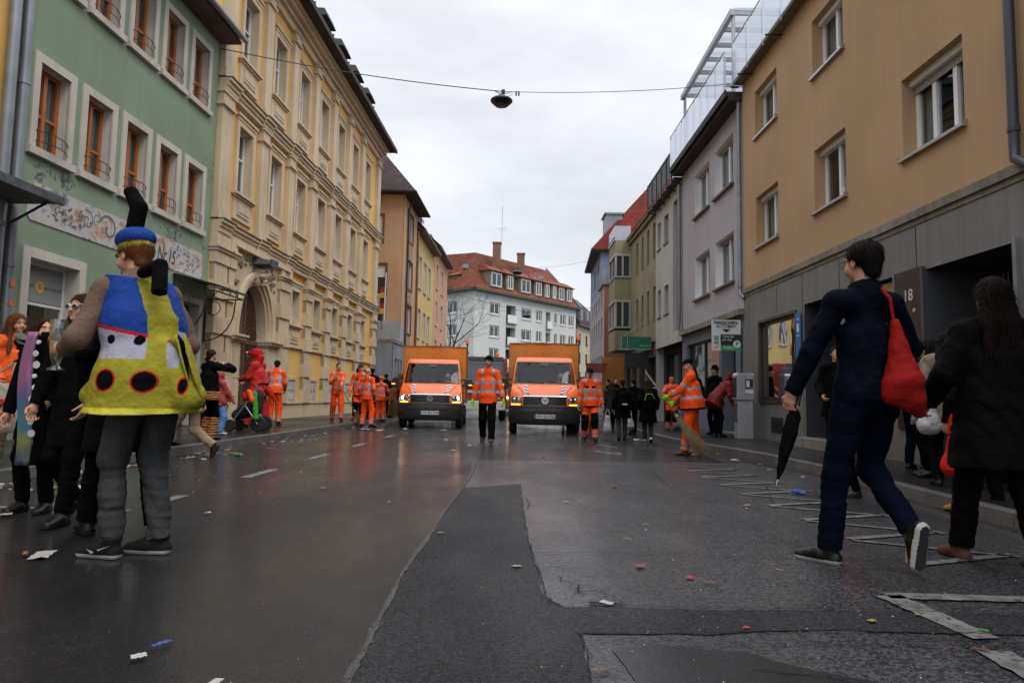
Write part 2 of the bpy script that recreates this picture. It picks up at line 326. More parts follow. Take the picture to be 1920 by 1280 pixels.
KL = [(-5.3, -3), (-5.25, 3), (-5.15, 6.97), (-4.93, 11.05), (-4.75, 17), (-4.6, 22), (-4.54, 27.3), (-4.5, 36), (-4.3, 48), (-3.9, 70)]
KR = [(3.75, -3), (3.85, 2), (3.95, 5.45), (4.12, 8), (4.1, 11), (3.8, 13), (3.55, 15.2), (3.5, 16.4), (3.55, 20), (3.8, 27), (3.9, 38), (4.0, 70)]
for K, far, nm in ((KL, -14, 1), (KR, 14, -1)):
    mb = MB(); kb = MB()
    for i in range(len(K) - 1):
        (x0, y0), (x1, y1) = K[i], K[i + 1]; o = -.13 * nm
        mb.quad((x0 + o, y0, .12), (x1 + o, y1, .12), (far, y1, .12), (far, y0, .12))
        L = math.hypot(x1 - x0, y1 - y0); k = max(1, int(L / 1.0))
        for j in range(k):
            a = j / k; b = (j + 1) / k - .006 / max(L, 1) * 1.0
            xa, ya, xb, yb = x0 + (x1 - x0) * a, y0 + (y1 - y0) * a, x0 + (x1 - x0) * b, y0 + (y1 - y0) * b; h = .125 + random.uniform(-.003, .004); g = random.uniform(-.004, .004)
            kb.hexa([(xa + g, ya, -.05), (xb + g, yb, -.05), (xb + o + g, yb, -.05), (xa + o + g, ya, -.05), (xa + g + o * .1, ya, h), (xb + g + o * .1, yb, h), (xb + o + g, yb, h), (xa + o + g, ya, h)])
    tag(mb.build('sidewalk', A_walk), kind='structure'); tag(kb.build('kerb', C['kerb'], bevel=.012), kind='structure')

mb = MB()
def band(p, q, w, z=.0125): ribbon(mb, [p, q], w * .9, w * 1.08, z, .004, .04)
for k in range(9):
    yl = 4.12 + .745 * k; yr = yl + .33
    if k < 8: band((2.38, yl), (3.22, yr), .07)
    band((3.22, yr - .06), (2.38, yl + .70 if k < 8 else yl + .3), .048)
band((1.87, 3.46), (3.1, 3.42), .10); band((1.88, 3.46), (1.95, 2.86), .13); band((1.88, 2.72), (1.84, 2.2), .13); band((1.84, 1.7), (1.8, .8), .13)
tag(mb.build('zigzag_marking', C['paint']), kind='structure')
mb = MB()
for y in (3.0, 5.9, 7.75, 10.1, 12.6, 15.5): band((-3.0 + .02 * (y - 6), y), (-2.99 + .02 * (y - 5.5), y + (.9 if y > 6 else .45)), .12, .0045)
band((-4.9, 5.6), (-3.0, 5.5), .09, .0045); band((-5.0, 10.9), (-4.3, 10.9), .08, .0045)
band((1.9, 11.9), (1.55, 12.6), .1, .0045); band((2.1, 13.6), (1.8, 14.4), .1, .0045)
tag(mb.build('parking_lane_dashes', C['paint']), kind='structure')

# =================== window kit ===================
def window(B, T, s0, s1, z0, z1, dep=.2, fm=None, glass=None, mull=1, trans=(.62,), fw=.055, curtain=.5, blind=0, label=None, far=False, box=True, name='window'):
    """casement set back by dep in its opening: frame > pane, curtain"""
    fm = fm or C['white_plastic']; g = glass or (C['glass_far'] if far else C['glass'])
    mb = MB(T); n0, n1 = -dep - .03, -dep + .03
    mb.box(s0, s0 + fw, n0, n1, z0, z1); mb.box(s1 - fw, s1, n0, n1, z0, z1); mb.box(s0 + fw, s1 - fw, n0, n1, z0, z0 + fw); mb.box(s0 + fw, s1 - fw, n0, n1, z1 - fw, z1)
    for i in range(mull):
        c = s0 + (s1 - s0) * (i + 1) / (mull + 1); mb.box(c - fw * .55, c + fw * .55, n0 - .001, n1 + .012, z0 + fw, z1 - fw)
    xs = [s0 + fw] + [s0 + (s1 - s0) * (i + 1) / (mull + 1) for i in range(mull)] + [s1 - fw]
    for t in trans:
        c = z0 + (z1 - z0) * t; hb = fw * .38
        for a, b in zip(xs[:-1], xs[1:]): mb.box(a + (fw * .55 if a != xs[0] else 0), b - (fw * .55 if b != xs[-1] else 0), n0 + .004, n1 + .004, c - hb, c + hb)
    fr = mb.build(name, fm, B)
    if label: fr['label'] = label
    MB(T).quad((s0 + fw * .5, -dep, z0 + fw * .5), (s1 - fw * .5, -dep, z0 + fw * .5), (s1 - fw * .5, -dep, z1 - fw * .5), (s0 + fw * .5, -dep, z1 - fw * .5)).build('pane', g, fr)
    if not far:
        if curtain:
            cm = MB(T); zt = z1 - .04; zb = z0 + (z1 - z0) * (random.choice([0, 0, .25]) if curtain < 1 else 0)
            for a, b in ((s0 + .03, s0 + (s1 - s0) * curtain * .5), (s1 - (s1 - s0) * curtain * .5, s1 - .03)):
                k = 14; pr = None
                for i in range(k + 1):
                    x = a + (b - a) * i / k; nn = -dep - .10 - .018 * math.sin(i * 1.9)
                    if pr: cm.quad((pr[0], pr[1], zb), (x, nn, zb), (x, nn, zt), (pr[0], pr[1], zt))
                    pr = (x, nn)
            cm.build('curtain', C['curtain'], fr, smooth=True)
        if blind:
            bm_ = MB(T); zz = z1 - (z1 - z0) * blind; k = int((z1 - zz) / .045)
            for i in range(k): a = z1 - .045 * (i + 1); bm_.box(s0 + .01, s1 - .01, -dep + .034, -dep + .055, a + .003, a + .044)
            if k: bm_.build('roller_shutter', blindmat, fr)
    return fr
blindmat = mat('grey roller shutter slats', (.28, .27, .25), .6, .1)
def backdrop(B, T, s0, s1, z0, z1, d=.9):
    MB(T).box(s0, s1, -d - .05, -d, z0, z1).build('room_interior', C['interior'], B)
def shell(B, T, s0, s1, z0, z1, depth, m, name='side_wall', back=True):
    mb = MB(T); mb.quad((s0, 0, z0), (s0, -depth, z0), (s0, -depth, z1), (s0, 0, z1)); mb.quad((s1, 0, z0), (s1, -depth, z0), (s1, -depth, z1), (s1, 0, z1))
    mb.quad((s0, -depth, z0), (s1, -depth, z0), (s1, -depth, z1), (s0, -depth, z1)); mb.quad((s0, 0, z1), (s1, 0, z1), (s1, -depth, z1), (s0, -depth, z1))
    return mb.build(name, m, B)

# =================== GREEN HOUSE ===================
G = thing('green_house', 'sage green plastered house with orange wooden windows and painted street-name banner', 'house', FL(14, 0, 0))
gw = [(11.02 + 1.225 * k, 12.06 + 1.225 * k) for k in range(5)]
low = (4.98, 6.62); up = (8.1, 9.76); fwid = .15
holes = []
for a, b in gw:
    holes += [(a + fwid, b - fwid, low[0] + .05, low[1] - fwid), (a + fwid, b - fwid, up[0] + .05, up[1] - fwid)]
holes += [(11.25, 12.5, .55, 3.14), (16.2, 17.0, .12, 3.1)]
mb = MB(FL); mb.wall(10.72, 17.35, .12, 10.3, 0, holes, .3, 0, 1); mb.build('wall', [C['green'], C['stone_pale']], G)
shell(G, FL, 10.72, 17.35, .12, 10.3, 9, C['green']); backdrop(G, FL, 10.8, 17.3, .2, 10.2)
def arc_rail(T, s0, s1, z, par):
    mb = MB(T); n = 10
    top = [(s0 + (s1 - s0) * i / n, .02 + .14 * math.sin(math.pi * i / n), z + .30) for i in range(n + 1)]
    bot = [(s0 + (s1 - s0) * i / n, .02 + .14 * math.sin(math.pi * i / n), z + .12) for i in range(n + 1)]
    mb.tube(top, .009, 5); mb.tube(bot, .008, 5)
    for i in range(0, n + 1, 2): mb.tube([top[i], bot[i]], .006, 4)
    mb.tube([top[0], (s0, .02, z + .02)], .008, 4); mb.tube([top[-1], (s1, .02, z + .02)], .008, 4)
    mb.build('window_guard', C['black_metal'], par)
def surround(T, a, b, z0, z1, w, par, m, proj=.035, sill=True, sp=.09):
    mb = MB(T); mb.box(a, a + w, -.02, proj, z0, z1); mb.box(b - w, b, -.02, proj, z0, z1); mb.box(a + w, b - w, -.02, proj, z1 - w, z1)
    mb.build('surround', m, par)
    if sill: MB(T).box(a - .04, b + .04, -.25, sp, z0 - .13, z0 - .002).build('sill', m, par)
for i, (a, b) in enumerate(gw):
    for (z0, z1) in (low, up):
        f = window(G, FL, a + fwid, b - fwid, z0 + .05, z1 - fwid, .2, C['wood_orange'], trans=(.36,) if i else (.42,), fw=.075, curtain=.85, mull=1)
        MB(FL).box(a + fwid, b - fwid, -.26, -.24, z0 + .02, z0 + .049).build('inner_sill', C['wood_orange'], f)
        surround(FL, a, b, z0, z1, fwid, f, C['stone_pale']); arc_rail(FL, a + .1, b - .1, z0 + .0, f)
# shop window with its sign
sw = window(G, FL, 11.25, 12.5, .55, 3.14, .28, C['white_plastic'], glass=C['glass_shop'], mull=0, trans=(.72,), curtain=0, name='shop_window')
surround(FL, 11.08, 12.66, .55, 3.31, .17, sw, C['stone_pale'])
sgm = mat('frosted sign film', (.24, .26, .25), .5, .1); sgt = mat('olive letters', (.12, .12, .08), .6, 0)
MB(FL).box(11.31, 12.44, -.262, -.25, 2.45, 3.08).build('sign_panel', sgm, sw)
ylw = mat('amber ring', (.75, .38, .02), .5, 0)
text('ZENTRUM', .085, sgt, FL(11.53, -.247, 2.72), FL.ex(), (0, 0, 1), parent=sw); text('WÜRZBURG', .085, sgt, FL(12.20, -.247, 2.72), FL.ex(), (0, 0, 1), parent=sw)
mb = MB(FL)
for k in range(20):
    a0, a1 = [2 * math.pi * (k + q) / 20 for q in (0, 1)]; mb.quad(*[(11.87 + r * math.cos(a), -.246, 2.73 + r * 1.15 * math.sin(a)) for r, a in ((.05, a0), (.05, a1), (.095, a1), (.095, a0))])
mb.build('ring_logo', ylw, sw)
dr = MB(FL).box(16.2, 17.0, -.3, -.26, .12, 3.1).build('door', mat('dark green door', (.012, .02, .016), .3, .1), G)
surround(FL, 16.06, 17.14, .12, 3.25, .14, dr, C['stone_pale'], sill=False)
# painted banner
bm_ = bpy.data.materials.new('painted plaster banner'); bm_.use_nodes = True; t = bm_.node_tree; b = t.nodes['Principled BSDF']; b.inputs['Roughness'].default_value = .85
c = N(t, 'ShaderNodeTexCoord'); n1 = N(t, 'ShaderNodeTexNoise'); n1.inputs['Scale'].default_value = 2.4; n1.inputs['Detail'].default_value = 9; n1.inputs['Roughness'].default_value = .65; n1.inputs['Distortion'].default_value = .6; t.links.new(c.outputs['Object'], n1.inputs['Vector'])
rp = N(t, 'ShaderNodeValToRGB'); t.links.new(n1.outputs[0], rp.inputs[0]); q = rp.color_ramp
q.elements[0].position = .36; q.elements[0].color = (.16, .16, .20, 1); q.elements[1].position = .45; q.elements[1].color = (.46, .44, .44, 1)
for p_, c_ in ((.52, (.46, .43, .41, 1)), (.60, (.38, .22, .14, 1)), (.72, (.22, .15, .14, 1))): e = q.elements.new(p_); e.color = c_
t.links.new(rp.outputs[0], b.inputs['Base Color'])
s0, s1, z0, z1, r_ = 11.1, 17.02, 3.76, 4.42, .09
mb = MB(FL); pts = [(s0 + r_, z0), (s1 - r_, z0), (s1, z0 + r_), (s1, z1 - r_), (s1 - r_, z1), (s0 + r_, z1), (s0, z1 - r_), (s0, z0 + r_)]
mb.prism(pts, .001, .018, 1); ban = mb.build('painted_banner', bm_, G)
ink = mat('dark brown lettering', (.045, .032, .028), .7, .2); inkg = mat('grey painted vines', (.13, .135, .15), .8, .3, 6)
text('straße Nr.15', .47, ink, FL(14.92, .021, 4.02), FL.ex(), (0, 0, 1), parent=ban, shear=.25, extrude=.001, sx=.66, bold=.004)
mb = MB(FL)
def vine(mb, cx, cz, r, turns, ph, n=40, w=.012, lean=1):
    P = []
    for i in range(n): a = ph + turns * 2 * math.pi * i / n; rr = r * (.15 + .85 * i / n); P.append((cx + lean * rr * math.cos(a), .022, cz + rr * math.sin(a)))
    for p, q in zip(P[:-1], P[1:]):
        d = math.hypot(q[0] - p[0], q[2] - p[2]) or 1; nx, nz = -(q[2] - p[2]) / d * w, (q[0] - p[0]) / d * w
        mb.quad((p[0] - nx, .022, p[2] - nz), (q[0] - nx, .022, q[2] - nz), (q[0] + nx, .022, q[2] + nz), (p[0] + nx, .022, p[2] + nz))
vine(mb, 13.25, 4.1, .3, 1.1, 2.4, w=.022); vine(mb, 12.6, 4.12, .2, 1.3, .3); vine(mb, 12.9, 4.2, .13, 1.2, 3.3, w=.008)
rv = random.Random(4)
def leaf(mb, cx, cz, l, a, n=.023):
    ca, sa = math.cos(a), math.sin(a); mb.add([(cx + l * u * ca - l * v * sa, n, cz + l * u * sa + l * v * ca) for u, v in ((0, 0), (.35, .22), (1, 0), (.35, -.22))], [(0, 1, 2, 3)])
for cx, cz, k, sp in ((11.75, 4.1, 42, .38), (12.35, 4.05, 26, .3), (16.45, 4.08, 36, .36), (15.9, 4.25, 8, .12)):
    for i in range(k): leaf(mb, cx + rv.gauss(0, sp * .55), max(3.84, min(4.33, cz + rv.gauss(0, .13))), rv.uniform(.04, .12), rv.uniform(0, 6.28))
mb.build('painted_ornament', inkg, ban)
mb = MB(FL)
for cx, cz, k in ((11.35, 4.6, 16), (12.0, 4.62, 26), (15.35, 4.58, 14), (15.8, 4.6, 18), (17.0, 4.6, 8), (17.05, 6.6, 14), (16.95, 6.2, 5)):
    for i in range(k): leaf(mb, cx + rv.gauss(0, .12), cz + rv.gauss(0, .07 if cz < 6 else .2), rv.uniform(.06, .15), rv.uniform(0, 6.28), .004)
mb.build('painted_leaves', inkg, G)
# eave
mb = MB(FL); mb.prism([(-2.5, 12.2), (.62, 10.2), (.62, 10.32), (-2.5, 12.32)], 10.4, 17.42, 0); mb.v = [v for v in mb.v]
mb.build('roof', C['roof_dark'], G)
MB(FL).box(10.4, 17.42, .0, .55, 10.12, 10.2).build('eave_board', mat('brown eave boards', (.10, .07, .05), .8, .3), G)
mb = MB(FL); mb.tube([(10.4, .66, 10.22), (17.45, .66, 10.22)], .07, 10); mb.build('gutter', C['zinc'], G)

def pipe(name, label, T, pts, r, m, cat='pipe', rings=()):
    o = MB(T); o.tube(pts, r, 12); ob = thing(name, label, cat, T(*pts[0])); p = o.build('pipe', m, ob, smooth=2)
    if rings:
        q = MB(T)
        for z in rings: q.tube([(pts[0][0], pts[0][1], z - .03), (pts[0][0], pts[0][1], z + .03)], r * 1.18, 12)
        q.build('collar', m, ob)
    return ob
pipe('downpipe', 'purple grey rain downpipe nearest the green house wall, marked with orange stickers', FL, [(10.72, .10, .12), (10.72, .10, 10.1)], .075, C['zinc'], rings=(2.9, 5.9, 8.6))
pipe('downpipe', 'grey rain downpipe left of the stickered pipe, on the ochre wall edge', FL, [(10.42, .12, .12), (10.42, .12, 11)], .085, C['zinc'], rings=(3.5, 7.4))
mb = MB(FL)
st = thing('sticker', 'pair of orange stickers on the rain downpipe by the green house', 'sticker', FL(10.72, .18, 2.6))
mb.box(10.67, 10.77, .176, .182, 2.55, 2.66); mb.box(10.67, 10.77, .176, .182, 2.25, 2.33); mb.build('paper', mat('orange sticker', (.6, .15, .03), .5), st)
O = thing('ochre_house', 'ochre yellow house at the left edge beside the two downpipes', 'house', FL(6, 0, 0))
mb = MB(FL); mb.wall(-3, 10.55, .12, 12, 0, [(7.2, 8.4, 4.9, 6.6), (4.6, 5.8, 4.9, 6.6), (7.2, 8.4, 8.1, 9.8), (6.6, 9.4, .4, 3.0)], .3); mb.build('wall', C['yellow'], O)
for q in ((7.2, 8.4, 4.9, 6.6), (4.6, 5.8, 4.9, 6.6), (7.2, 8.4, 8.1, 9.8), (6.6, 9.4, .4, 3.0)): window(O, FL, *q)
backdrop(O, FL, -3, 10.5, .2, 11.9); shell(O, FL, -3, 10.55, .12, 12, 8, C['yellow'])
aw = thing('awning', 'flat dark grey shop awning at the left edge below the banner height', 'awning', FL(9.5, 0, 3.9))
MB(FL).box(7.0, 10.62, .0, .95, 3.86, 3.93).box(7.0, 10.62, .95, 1.0, 3.83, 3.96).build('roof_sheet', C['slate'], aw)
MB(FL).bar((10.5, .02, 3.4), (10.5, .8, 3.85), .03).bar((7.2, .02, 3.4), (7.2, .8, 3.85), .03).build('bracket', C['black_metal'], aw)
# canopy over the green house door
cn = thing('door_canopy', 'glass canopy on curled black iron brackets over the green house doorway', 'canopy', FL(16.6, 0, 3.3))
mb = MB(FL)
for s in (15.75, 17.3):
    mb.bar((s, .02, 3.3), (s, 1.0, 3.3), .03); mb.bar((s, .02, 3.62), (s, .02, 2.2), .035)
    mb.tube([(s, .03 + .75 * math.sin(i / 12 * math.pi / 2), 2.25 + .85 * (1 - math.cos(i / 12 * math.pi / 2))) for i in range(13)] + [(s, .80, 3.28)], .016, 6)
    mb.tube([(s, .24 + .17 * math.cos(a * math.pi / 8), 3.08 + .17 * math.sin(a * math.pi / 8)) for a in range(17)], .012, 5)
    mb.tube([(s, .52 + .33 * math.cos(a * math.pi / 10), 3.3 + .26 * math.sin(a * math.pi / 10)) for a in range(11)], .012, 5)
    mb.bar((s, .02, 3.66), (s, 1.05, 3.42), .03)
mb.bar((15.7, 1.05, 3.41), (17.35, 1.05, 3.41), .035); mb.bar((15.7, .03, 3.67), (17.35, .03, 3.67), .035); mb.bar((15.7, 1.0, 3.3), (17.35, 1.0, 3.3), .03); mb.bar((16.5, .03, 3.67), (16.5, 1.05, 3.42), .025)
for s in (16.1, 16.5, 16.9): mb.bar((s, 1.02, 3.3), (s, 1.02, 3.42), .018)
mb.build('bracket', C['black_metal'], cn)
MB(FL).hexa([(15.7, .03, 3.69), (17.35, .03, 3.69), (17.35, 1.08, 3.43), (15.7, 1.08, 3.43), (15.7, .03, 3.70), (17.35, .03, 3.70), (17.35, 1.08, 3.44), (15.7, 1.08, 3.44)]).build('glass_roof', glassmat('smoky canopy glass', (.20, .22, .21), .25, .2), cn)

# =================== YELLOW BAROQUE HOUSE ===================
Y = thing('baroque_house', 'long yellow baroque house with sandstone pilasters, cornices and arched carriage gate', 'house', FL(26, 0, 0))
S0, S1 = 17.4, 35.2; bay = [19.1 + 2.29 * k for k in range(7)]
C1, C2, EZ = 5.45, 9.25, 13.8
cw = .45
holes = [(18.6, 21.9, .12, 4.95, .01)]
wins = []
for k, c in enumerate(bay):
    wins.append((c - cw, c + cw, 6.5, 8.42)); wins.append((c - cw, c + cw, 10.35, 12.3))
    if k >= 2: wins.append((c - .05 - .38, c - .05 + .38, 3.32, 4.5))
holes += wins
mb = MB(FL); mb.wall(S0, S1, .12, EZ, 0, holes, .32, 0, 1); mb.build('wall', [C['yellow'], C['stone']], Y)
shell(Y, FL, S0, S1, .12, EZ, 10, C['yellow']); backdrop(Y, FL, 22.3, S1 - .1, .2, 5); backdrop(Y, FL, S0 + .1, S1 - .1, 5.5, 13.5)
for (a, b, z0, z1) in wins:
    gnd_ = z0 < 4; f = window(Y, FL, a, b, z0, z1, .22, trans=(.60,) if not gnd_ else (), curtain=.7, fw=.06)
    mb = MB(FL); w_ = .15
    mb.box(a - w_, a, -.01, .07, z0, z1 + w_); mb.box(b, b + w_, -.01, .07, z0, z1 + w_); mb.box(a, b, -.01, .07, z1, z1 + w_)
    mb.box(a - w_ - .05, b + w_ + .05, -.01, .13, z1 + w_ + .10, z1 + w_ + .17); mb.box(a - w_, b + w_, -.01, .09, z1 + w_ + .002, z1 + w_ + .099)
    mb.build('surround', C['stone'], f)
    mb = MB(FL); mb.box(a - w_ - .08, b + w_ + .08, -.3, .17, z0 - .07, z0 - .003); mb.box(a - w_ - .03, b + w_ + .03, -.01, .11, z0 - .13, z0 - .071)
    h = .62 if not gnd_ else .5; mb.box(a - w_, b + w_, -.01, .06, z0 - .13 - h, z0 - .131)
    mb.box(a + .06, b - .06, .06, .085, z0 - .10 - h * .82, z0 - .13 - h * .2); mb.box(a + .12, b - .12, .085, .10, z0 - .07 - h * .72, z0 - .16 - h * .3)
    mb.build('sill_apron', C['stone'], f)
# rusticated piers and pilasters
piers = [(S0, S0 + .78)] + [(c + 1.145 - .33, c + 1.145 + .33) for c in bay[1:6]] + [(S1 - .72, S1)]
rr = random.Random(3)
for (a, b) in piers + [(18.22, 18.62), (21.92, 22.55)]:
    mb = MB(FL); z = .62; i = 0
    while z < 4.55:
        h = .46; e_ = .05 if i % 2 else 0; mb.box(a + e_ * .6, b - e_ * .6, -.01, .20 - e_ + rr.uniform(-.004, .004), z + .012, min(z + h, 4.6)); z += h; i += 1
    mb.box(a + .03, b - .03, -.01, .135, .60, 4.95); mb.box(a - .03, b + .03, -.01, .24, 4.62, 4.70); mb.box(a - .06, b + .06, -.01, .29, 4.701, 4.76); mb.box(a, b, -.01, .20, 4.761, 5.12)
    mb.build('rusticated_pier', C['stone'], Y)
for (a, b) in [(S0, S0 + .62)] + [(c + 1.145 - .24, c + 1.145 + .24) for c in bay[0:6]] + [(S1 - .6, S1)]:
    for z0, z1 in ((C1 + .02, C2 - .34), (C2 + .02, EZ - .55)):
        mb = MB(FL); mb.box(a, b, -.01, .15, z0 + .28, z1 - .42); mb.box(a - .04, b + .04, -.01, .20, z0, z0 + .22); mb.box(a - .02, b + .02, -.01, .175, z0 + .221, z0 + .279)
        mb.box(a - .05, b + .05, -.01, .22, z1 - .42, z1 - .34); mb.box(a - .02, b + .02, -.01, .18, z1 - .339, z1 - .08); mb.box(a - .07, b + .07, -.01, .22, z1 - .079, z1); mb.build('pilaster', C['stone'], Y)
prng = random.Random(5)
def cornice(z, prof, m=C['stone'], caps=True, nm='cornice'):
    mb = MB(FL)
    for (zz0, zz1, p) in prof: mb.box(S0, S1, -.01, p, z + zz0, z + zz1)
    if caps:
        for (a, b) in [(S0, S0 + .72)] + [(c + 1.145 - .33, c + 1.145 + .33) for c in bay[0:6]] + [(S1 - .66, S1 + .06)]:
            for (zz0, zz1, p) in prof: mb.box(a - .002 * p, b + .002, p - .05, p + .07, z + zz0 + .002, z + zz1 - .002)
    return mb.build(nm, m, Y)
cornice(C1, [(-.34, -.20, .16), (-.199, -.10, .20), (-.099, -.02, .26)]); cornice(C1, [(-.019, .015, .29)], C['slate'], nm='cornice_flashing')
cornice(C2, [(-.34, -.22, .16), (-.219, -.11, .20), (-.109, -.02, .27)]); cornice(C2, [(-.019, .015, .30)], C['slate'], nm='cornice_flashing')
cornice(EZ, [(-.62, -.36, .12), (-.359, -.22, .24), (-.219, -.09, .40), (-.089, 0, .52)], caps=False)
MB(FL).box(S0 - .05, S1 + .3, -.2, .82, EZ + .001, EZ + .13).box(S0 - .05, S1 + .3, .82, .90, EZ - .03, EZ + .16).build('eave', C['roof_dark'], Y)
mb = MB(FL); mb.quad((S0, .8, EZ + .14), (S1 + .3, .8, EZ + .14), (S1 + .3, -.5, EZ + .5), (S0, -.5, EZ + .5)); mb.quad((S0, -.5, EZ + .5), (S1 + .3, -.5, EZ + .5), (S1 + .3, -3.4, EZ + 3.6), (S0, -3.4, EZ + 3.6)); mb.quad((S0, -3.4, EZ + 3.6), (S1 + .3, -3.4, EZ + 3.6), (S1, -9, EZ + 1), (S0, -9, EZ + 1))
mb.build('roof', C['roof_dark'], Y)
for k, c in enumerate(bay):
    d = thing_part = MB(FL); zb = EZ + .42
    d.box(c - .48, c + .48, -2.2, -.12, zb - .3, zb + 1.42); dm = d.build('dormer', C['slate'], Y)
    q = MB(FL); q.add([(c - .62, .16, zb + 1.38), (c + .62, .16, zb + 1.38), (c + .5, .02, zb + 1.72), (c - .5, .02, zb + 1.72), (c - .62, -2.4, zb + 1.38), (c + .62, -2.4, zb + 1.38), (c + .4, -2.4, zb + 1.95), (c - .4, -2.4, zb + 1.95)], [(0, 1, 2, 3), (4, 5, 6, 7), (0, 3, 7, 4), (1, 5, 6, 2), (3, 2, 6, 7), (0, 4, 5, 1)])
    q.build('dormer_roof', C['roof_dark'], dm)
    q = MB(FL); q.box(c - .40, c + .40, -.12, -.08, zb + .12, zb + 1.15); q.box(c - .45, c - .40, -.12, -.04, zb + .05, zb + 1.19); q.box(c + .40, c + .45, -.12, -.04, zb + .05, zb + 1.19); q.build('dormer_window', C['white_plastic'], dm)
    MB(FL).box(c - .34, c - .02, -.08, -.07, zb + .2, zb + 1.1).box(c + .02, c + .34, -.08, -.07, zb + .2, zb + 1.1).build('dormer_pane', C['glass_far'], dm)
    q = MB(FL); q.tube([(c + .55, .08, zb + 1.22), (c + .56, .0, zb + .9), (c + .52, -.06, zb + .6), (c + .52, -.1, zb + .1)], .04, 8); q.build('dormer_pipe', C['copper'], dm)
# plinth, basement shutters, yellow panels
mb = MB(FL)
for i, (a, b) in enumerate([(22.5, 24.9), (24.9, 27.3), (27.3, 29.7), (29.7, 32.1), (32.1, S1)]): mb.box(a + .006, b - .006, -.01, .13 + .006 * (i % 2), .12, .60)
mb.box(22.5, S1, -.01, .17, .601, .68); mb.box(S0, 18.3, -.01, .24, .12, .62)
mb.box(22.5, S1, -.01, .085, 2.52, 2.62)
mb.build('plinth', C['stone_pale'] if 0 else C['stone'], Y)
for c in bay[2:]:
    c -= .05; q = MB(FL); q.box(c - .46, c + .46, -.01, .05, 1.42, 1.52); q.box(c - .46, c - .33, -.01, .05, .69, 1.419); q.box(c + .33, c + .46, -.01, .05, .69, 1.419)
    sh = q.build('basement_surround', C['stone'], Y); hm = mat('grey white shutter', (.42, .42, .40), .6, .2, 3) if c < 24 else hm
    q = MB(FL); q.box(c - .33, c - .01, -.01, .03, .75, 1.36); q.box(c + .01, c + .33, -.01, .03, .75, 1.36); q.build('basement_shutter', hm, sh)
    q = MB(FL)
    for dx in (-.2, -.1, .1, .2): q.box(c + dx - .018, c + dx + .018, .03, .034, 1.0, 1.09)
    q.build('vent_slot', C['crack'], sh)
# carriage gate
GA, GB, GZ, GT = 19.2, 21.2, 2.55, 4.12    # opening between jambs, springing, crown
gc = (GA + GB) / 2; hw = (GB - GA) / 2
def archpts(hw_, zt, n=28):
    P = []
    for i in range(n + 1):
        a = math.pi * i / n; P.append((gc - hw_ * math.cos(a), GZ + (zt - GZ) * math.sin(a) ** .92))
    return P
def arch_ring(mb, h0, z0, h1, z1, n0, n1, m=0):
    A, B = archpts(h0, z0), archpts(h1, z1)
    for i in range(len(A) - 1):
        a, b, c_, d_ = A[i], A[i + 1], B[i + 1], B[i]
        mb.hexa([(a[0], n0, a[1]), (b[0], n0, b[1]), (c_[0], n0, c_[1]), (d_[0], n0, d_[1]), (a[0], n1, a[1]), (b[0], n1, b[1]), (c_[0], n1, c_[1]), (d_[0], n1, d_[1])], m)
mb = MB(FL)
A = archpts(hw + .36, GT + .42); prev = None
for (x0, z0_), (x1, z1_) in zip(A[:-1], A[1:]): mb.hexa([(x0, .0, z0_), (x1, .0, z1_), (x1, .0, 4.96), (x0, .0, 4.96), (x0, .06, z0_), (x1, .06, z1_), (x1, .06, 4.96), (x0, .06, 4.96)])
mb.box(18.6, gc - hw - .36, .0, .06, GZ, 4.96); mb.box(gc + hw + .36, 21.95, .0, .06, GZ, 4.96)
for a, b in ((18.6, GA), (GB, 21.95)):
    mb.box(a, b, -.6, .14, .12, 2.36); mb.box(a + .14, b - .14, .14, .16, .75, 2.2); mb.box(a + .2, b - .2, .16, .18, .85, 2.1)
    mb.box(a - .04, b + .04, -.6, .20, 2.361, 2.42); mb.box(a - .08, b + .08, -.6, .28, 2.421, 2.50); mb.box(a - .11, b + .11, -.6, .34, 2.501, 2.56)
for i, (h0, h1, n1) in enumerate(((0, .11, .05), (.112, .23, .12), (.232, .36, .18))): arch_ring(mb, hw + h0, GT + h0 * 1.1, hw + h1, GT + h1 * 1.1, -.6, n1)
mb.box(18.5, 22.6, -.01, .24, 5.12 - .16, 5.11)
gate = mb.build('gate_arch', C['stone'], Y)
mb = MB(FL)   # carved spandrels and mask keystone
for side in (-1, 1):
    for i in range(46):
        x = gc + side * prng.uniform(.45, 1.45); z = prng.uniform(3.6, 4.85)
        if ((x - gc) / (hw + .5)) ** 2 + ((z - GZ) / (GT + .62 - GZ)) ** 2 < 1.04: continue
        r_ = prng.uniform(.04, .09); mb.lathe([(.001, .115), (r_ * .6, .105), (r_, .07), (r_ * 1.1, .058)], (x, 0, z), 1, 8)
mb.build('carving', C['stone_dark'], gate, smooth=True)
mb = MB(FL); mb.box(gc - .16, gc + .16, -.1, .24, 4.1, 4.62); mb.lathe([(.01, .46), (.09, .42), (.15, .33), (.17, .22)], (gc, 0, 4.42), 1, 12); mb.lathe([(.01, .42), (.06, .40), (.09, .3)], (gc, 0, 4.25), 1, 10)
for dx, dz in ((-.12, .12), (.12, .12), (-.14, -.02), (.14, -.02), (0, -.26), (0, .18)): mb.lathe([(.005, .40), (.05, .36), (.08, .26)], (gc + dx, 0, 4.42 + dz), 1, 8)
mb.build('keystone_mask', C['stone'], gate, smooth=True)
mb = MB(FL); mb.hexa([(gc - .38, .0, 4.72), (gc + .38, .0, 4.72), (gc + .30, .58, 4.74), (gc - .30, .58, 4.74), (gc - .3, .0, 4.95), (gc + .3, .0, 4.95), (gc + .26, .60, 4.86), (gc - .26, .60, 4.86)])
mb.box(gc - .26, gc + .26, .59, .63, 4.68, 4.90); mb.build('keystone_hood', C['slate'], gate)
mb = MB(FL)
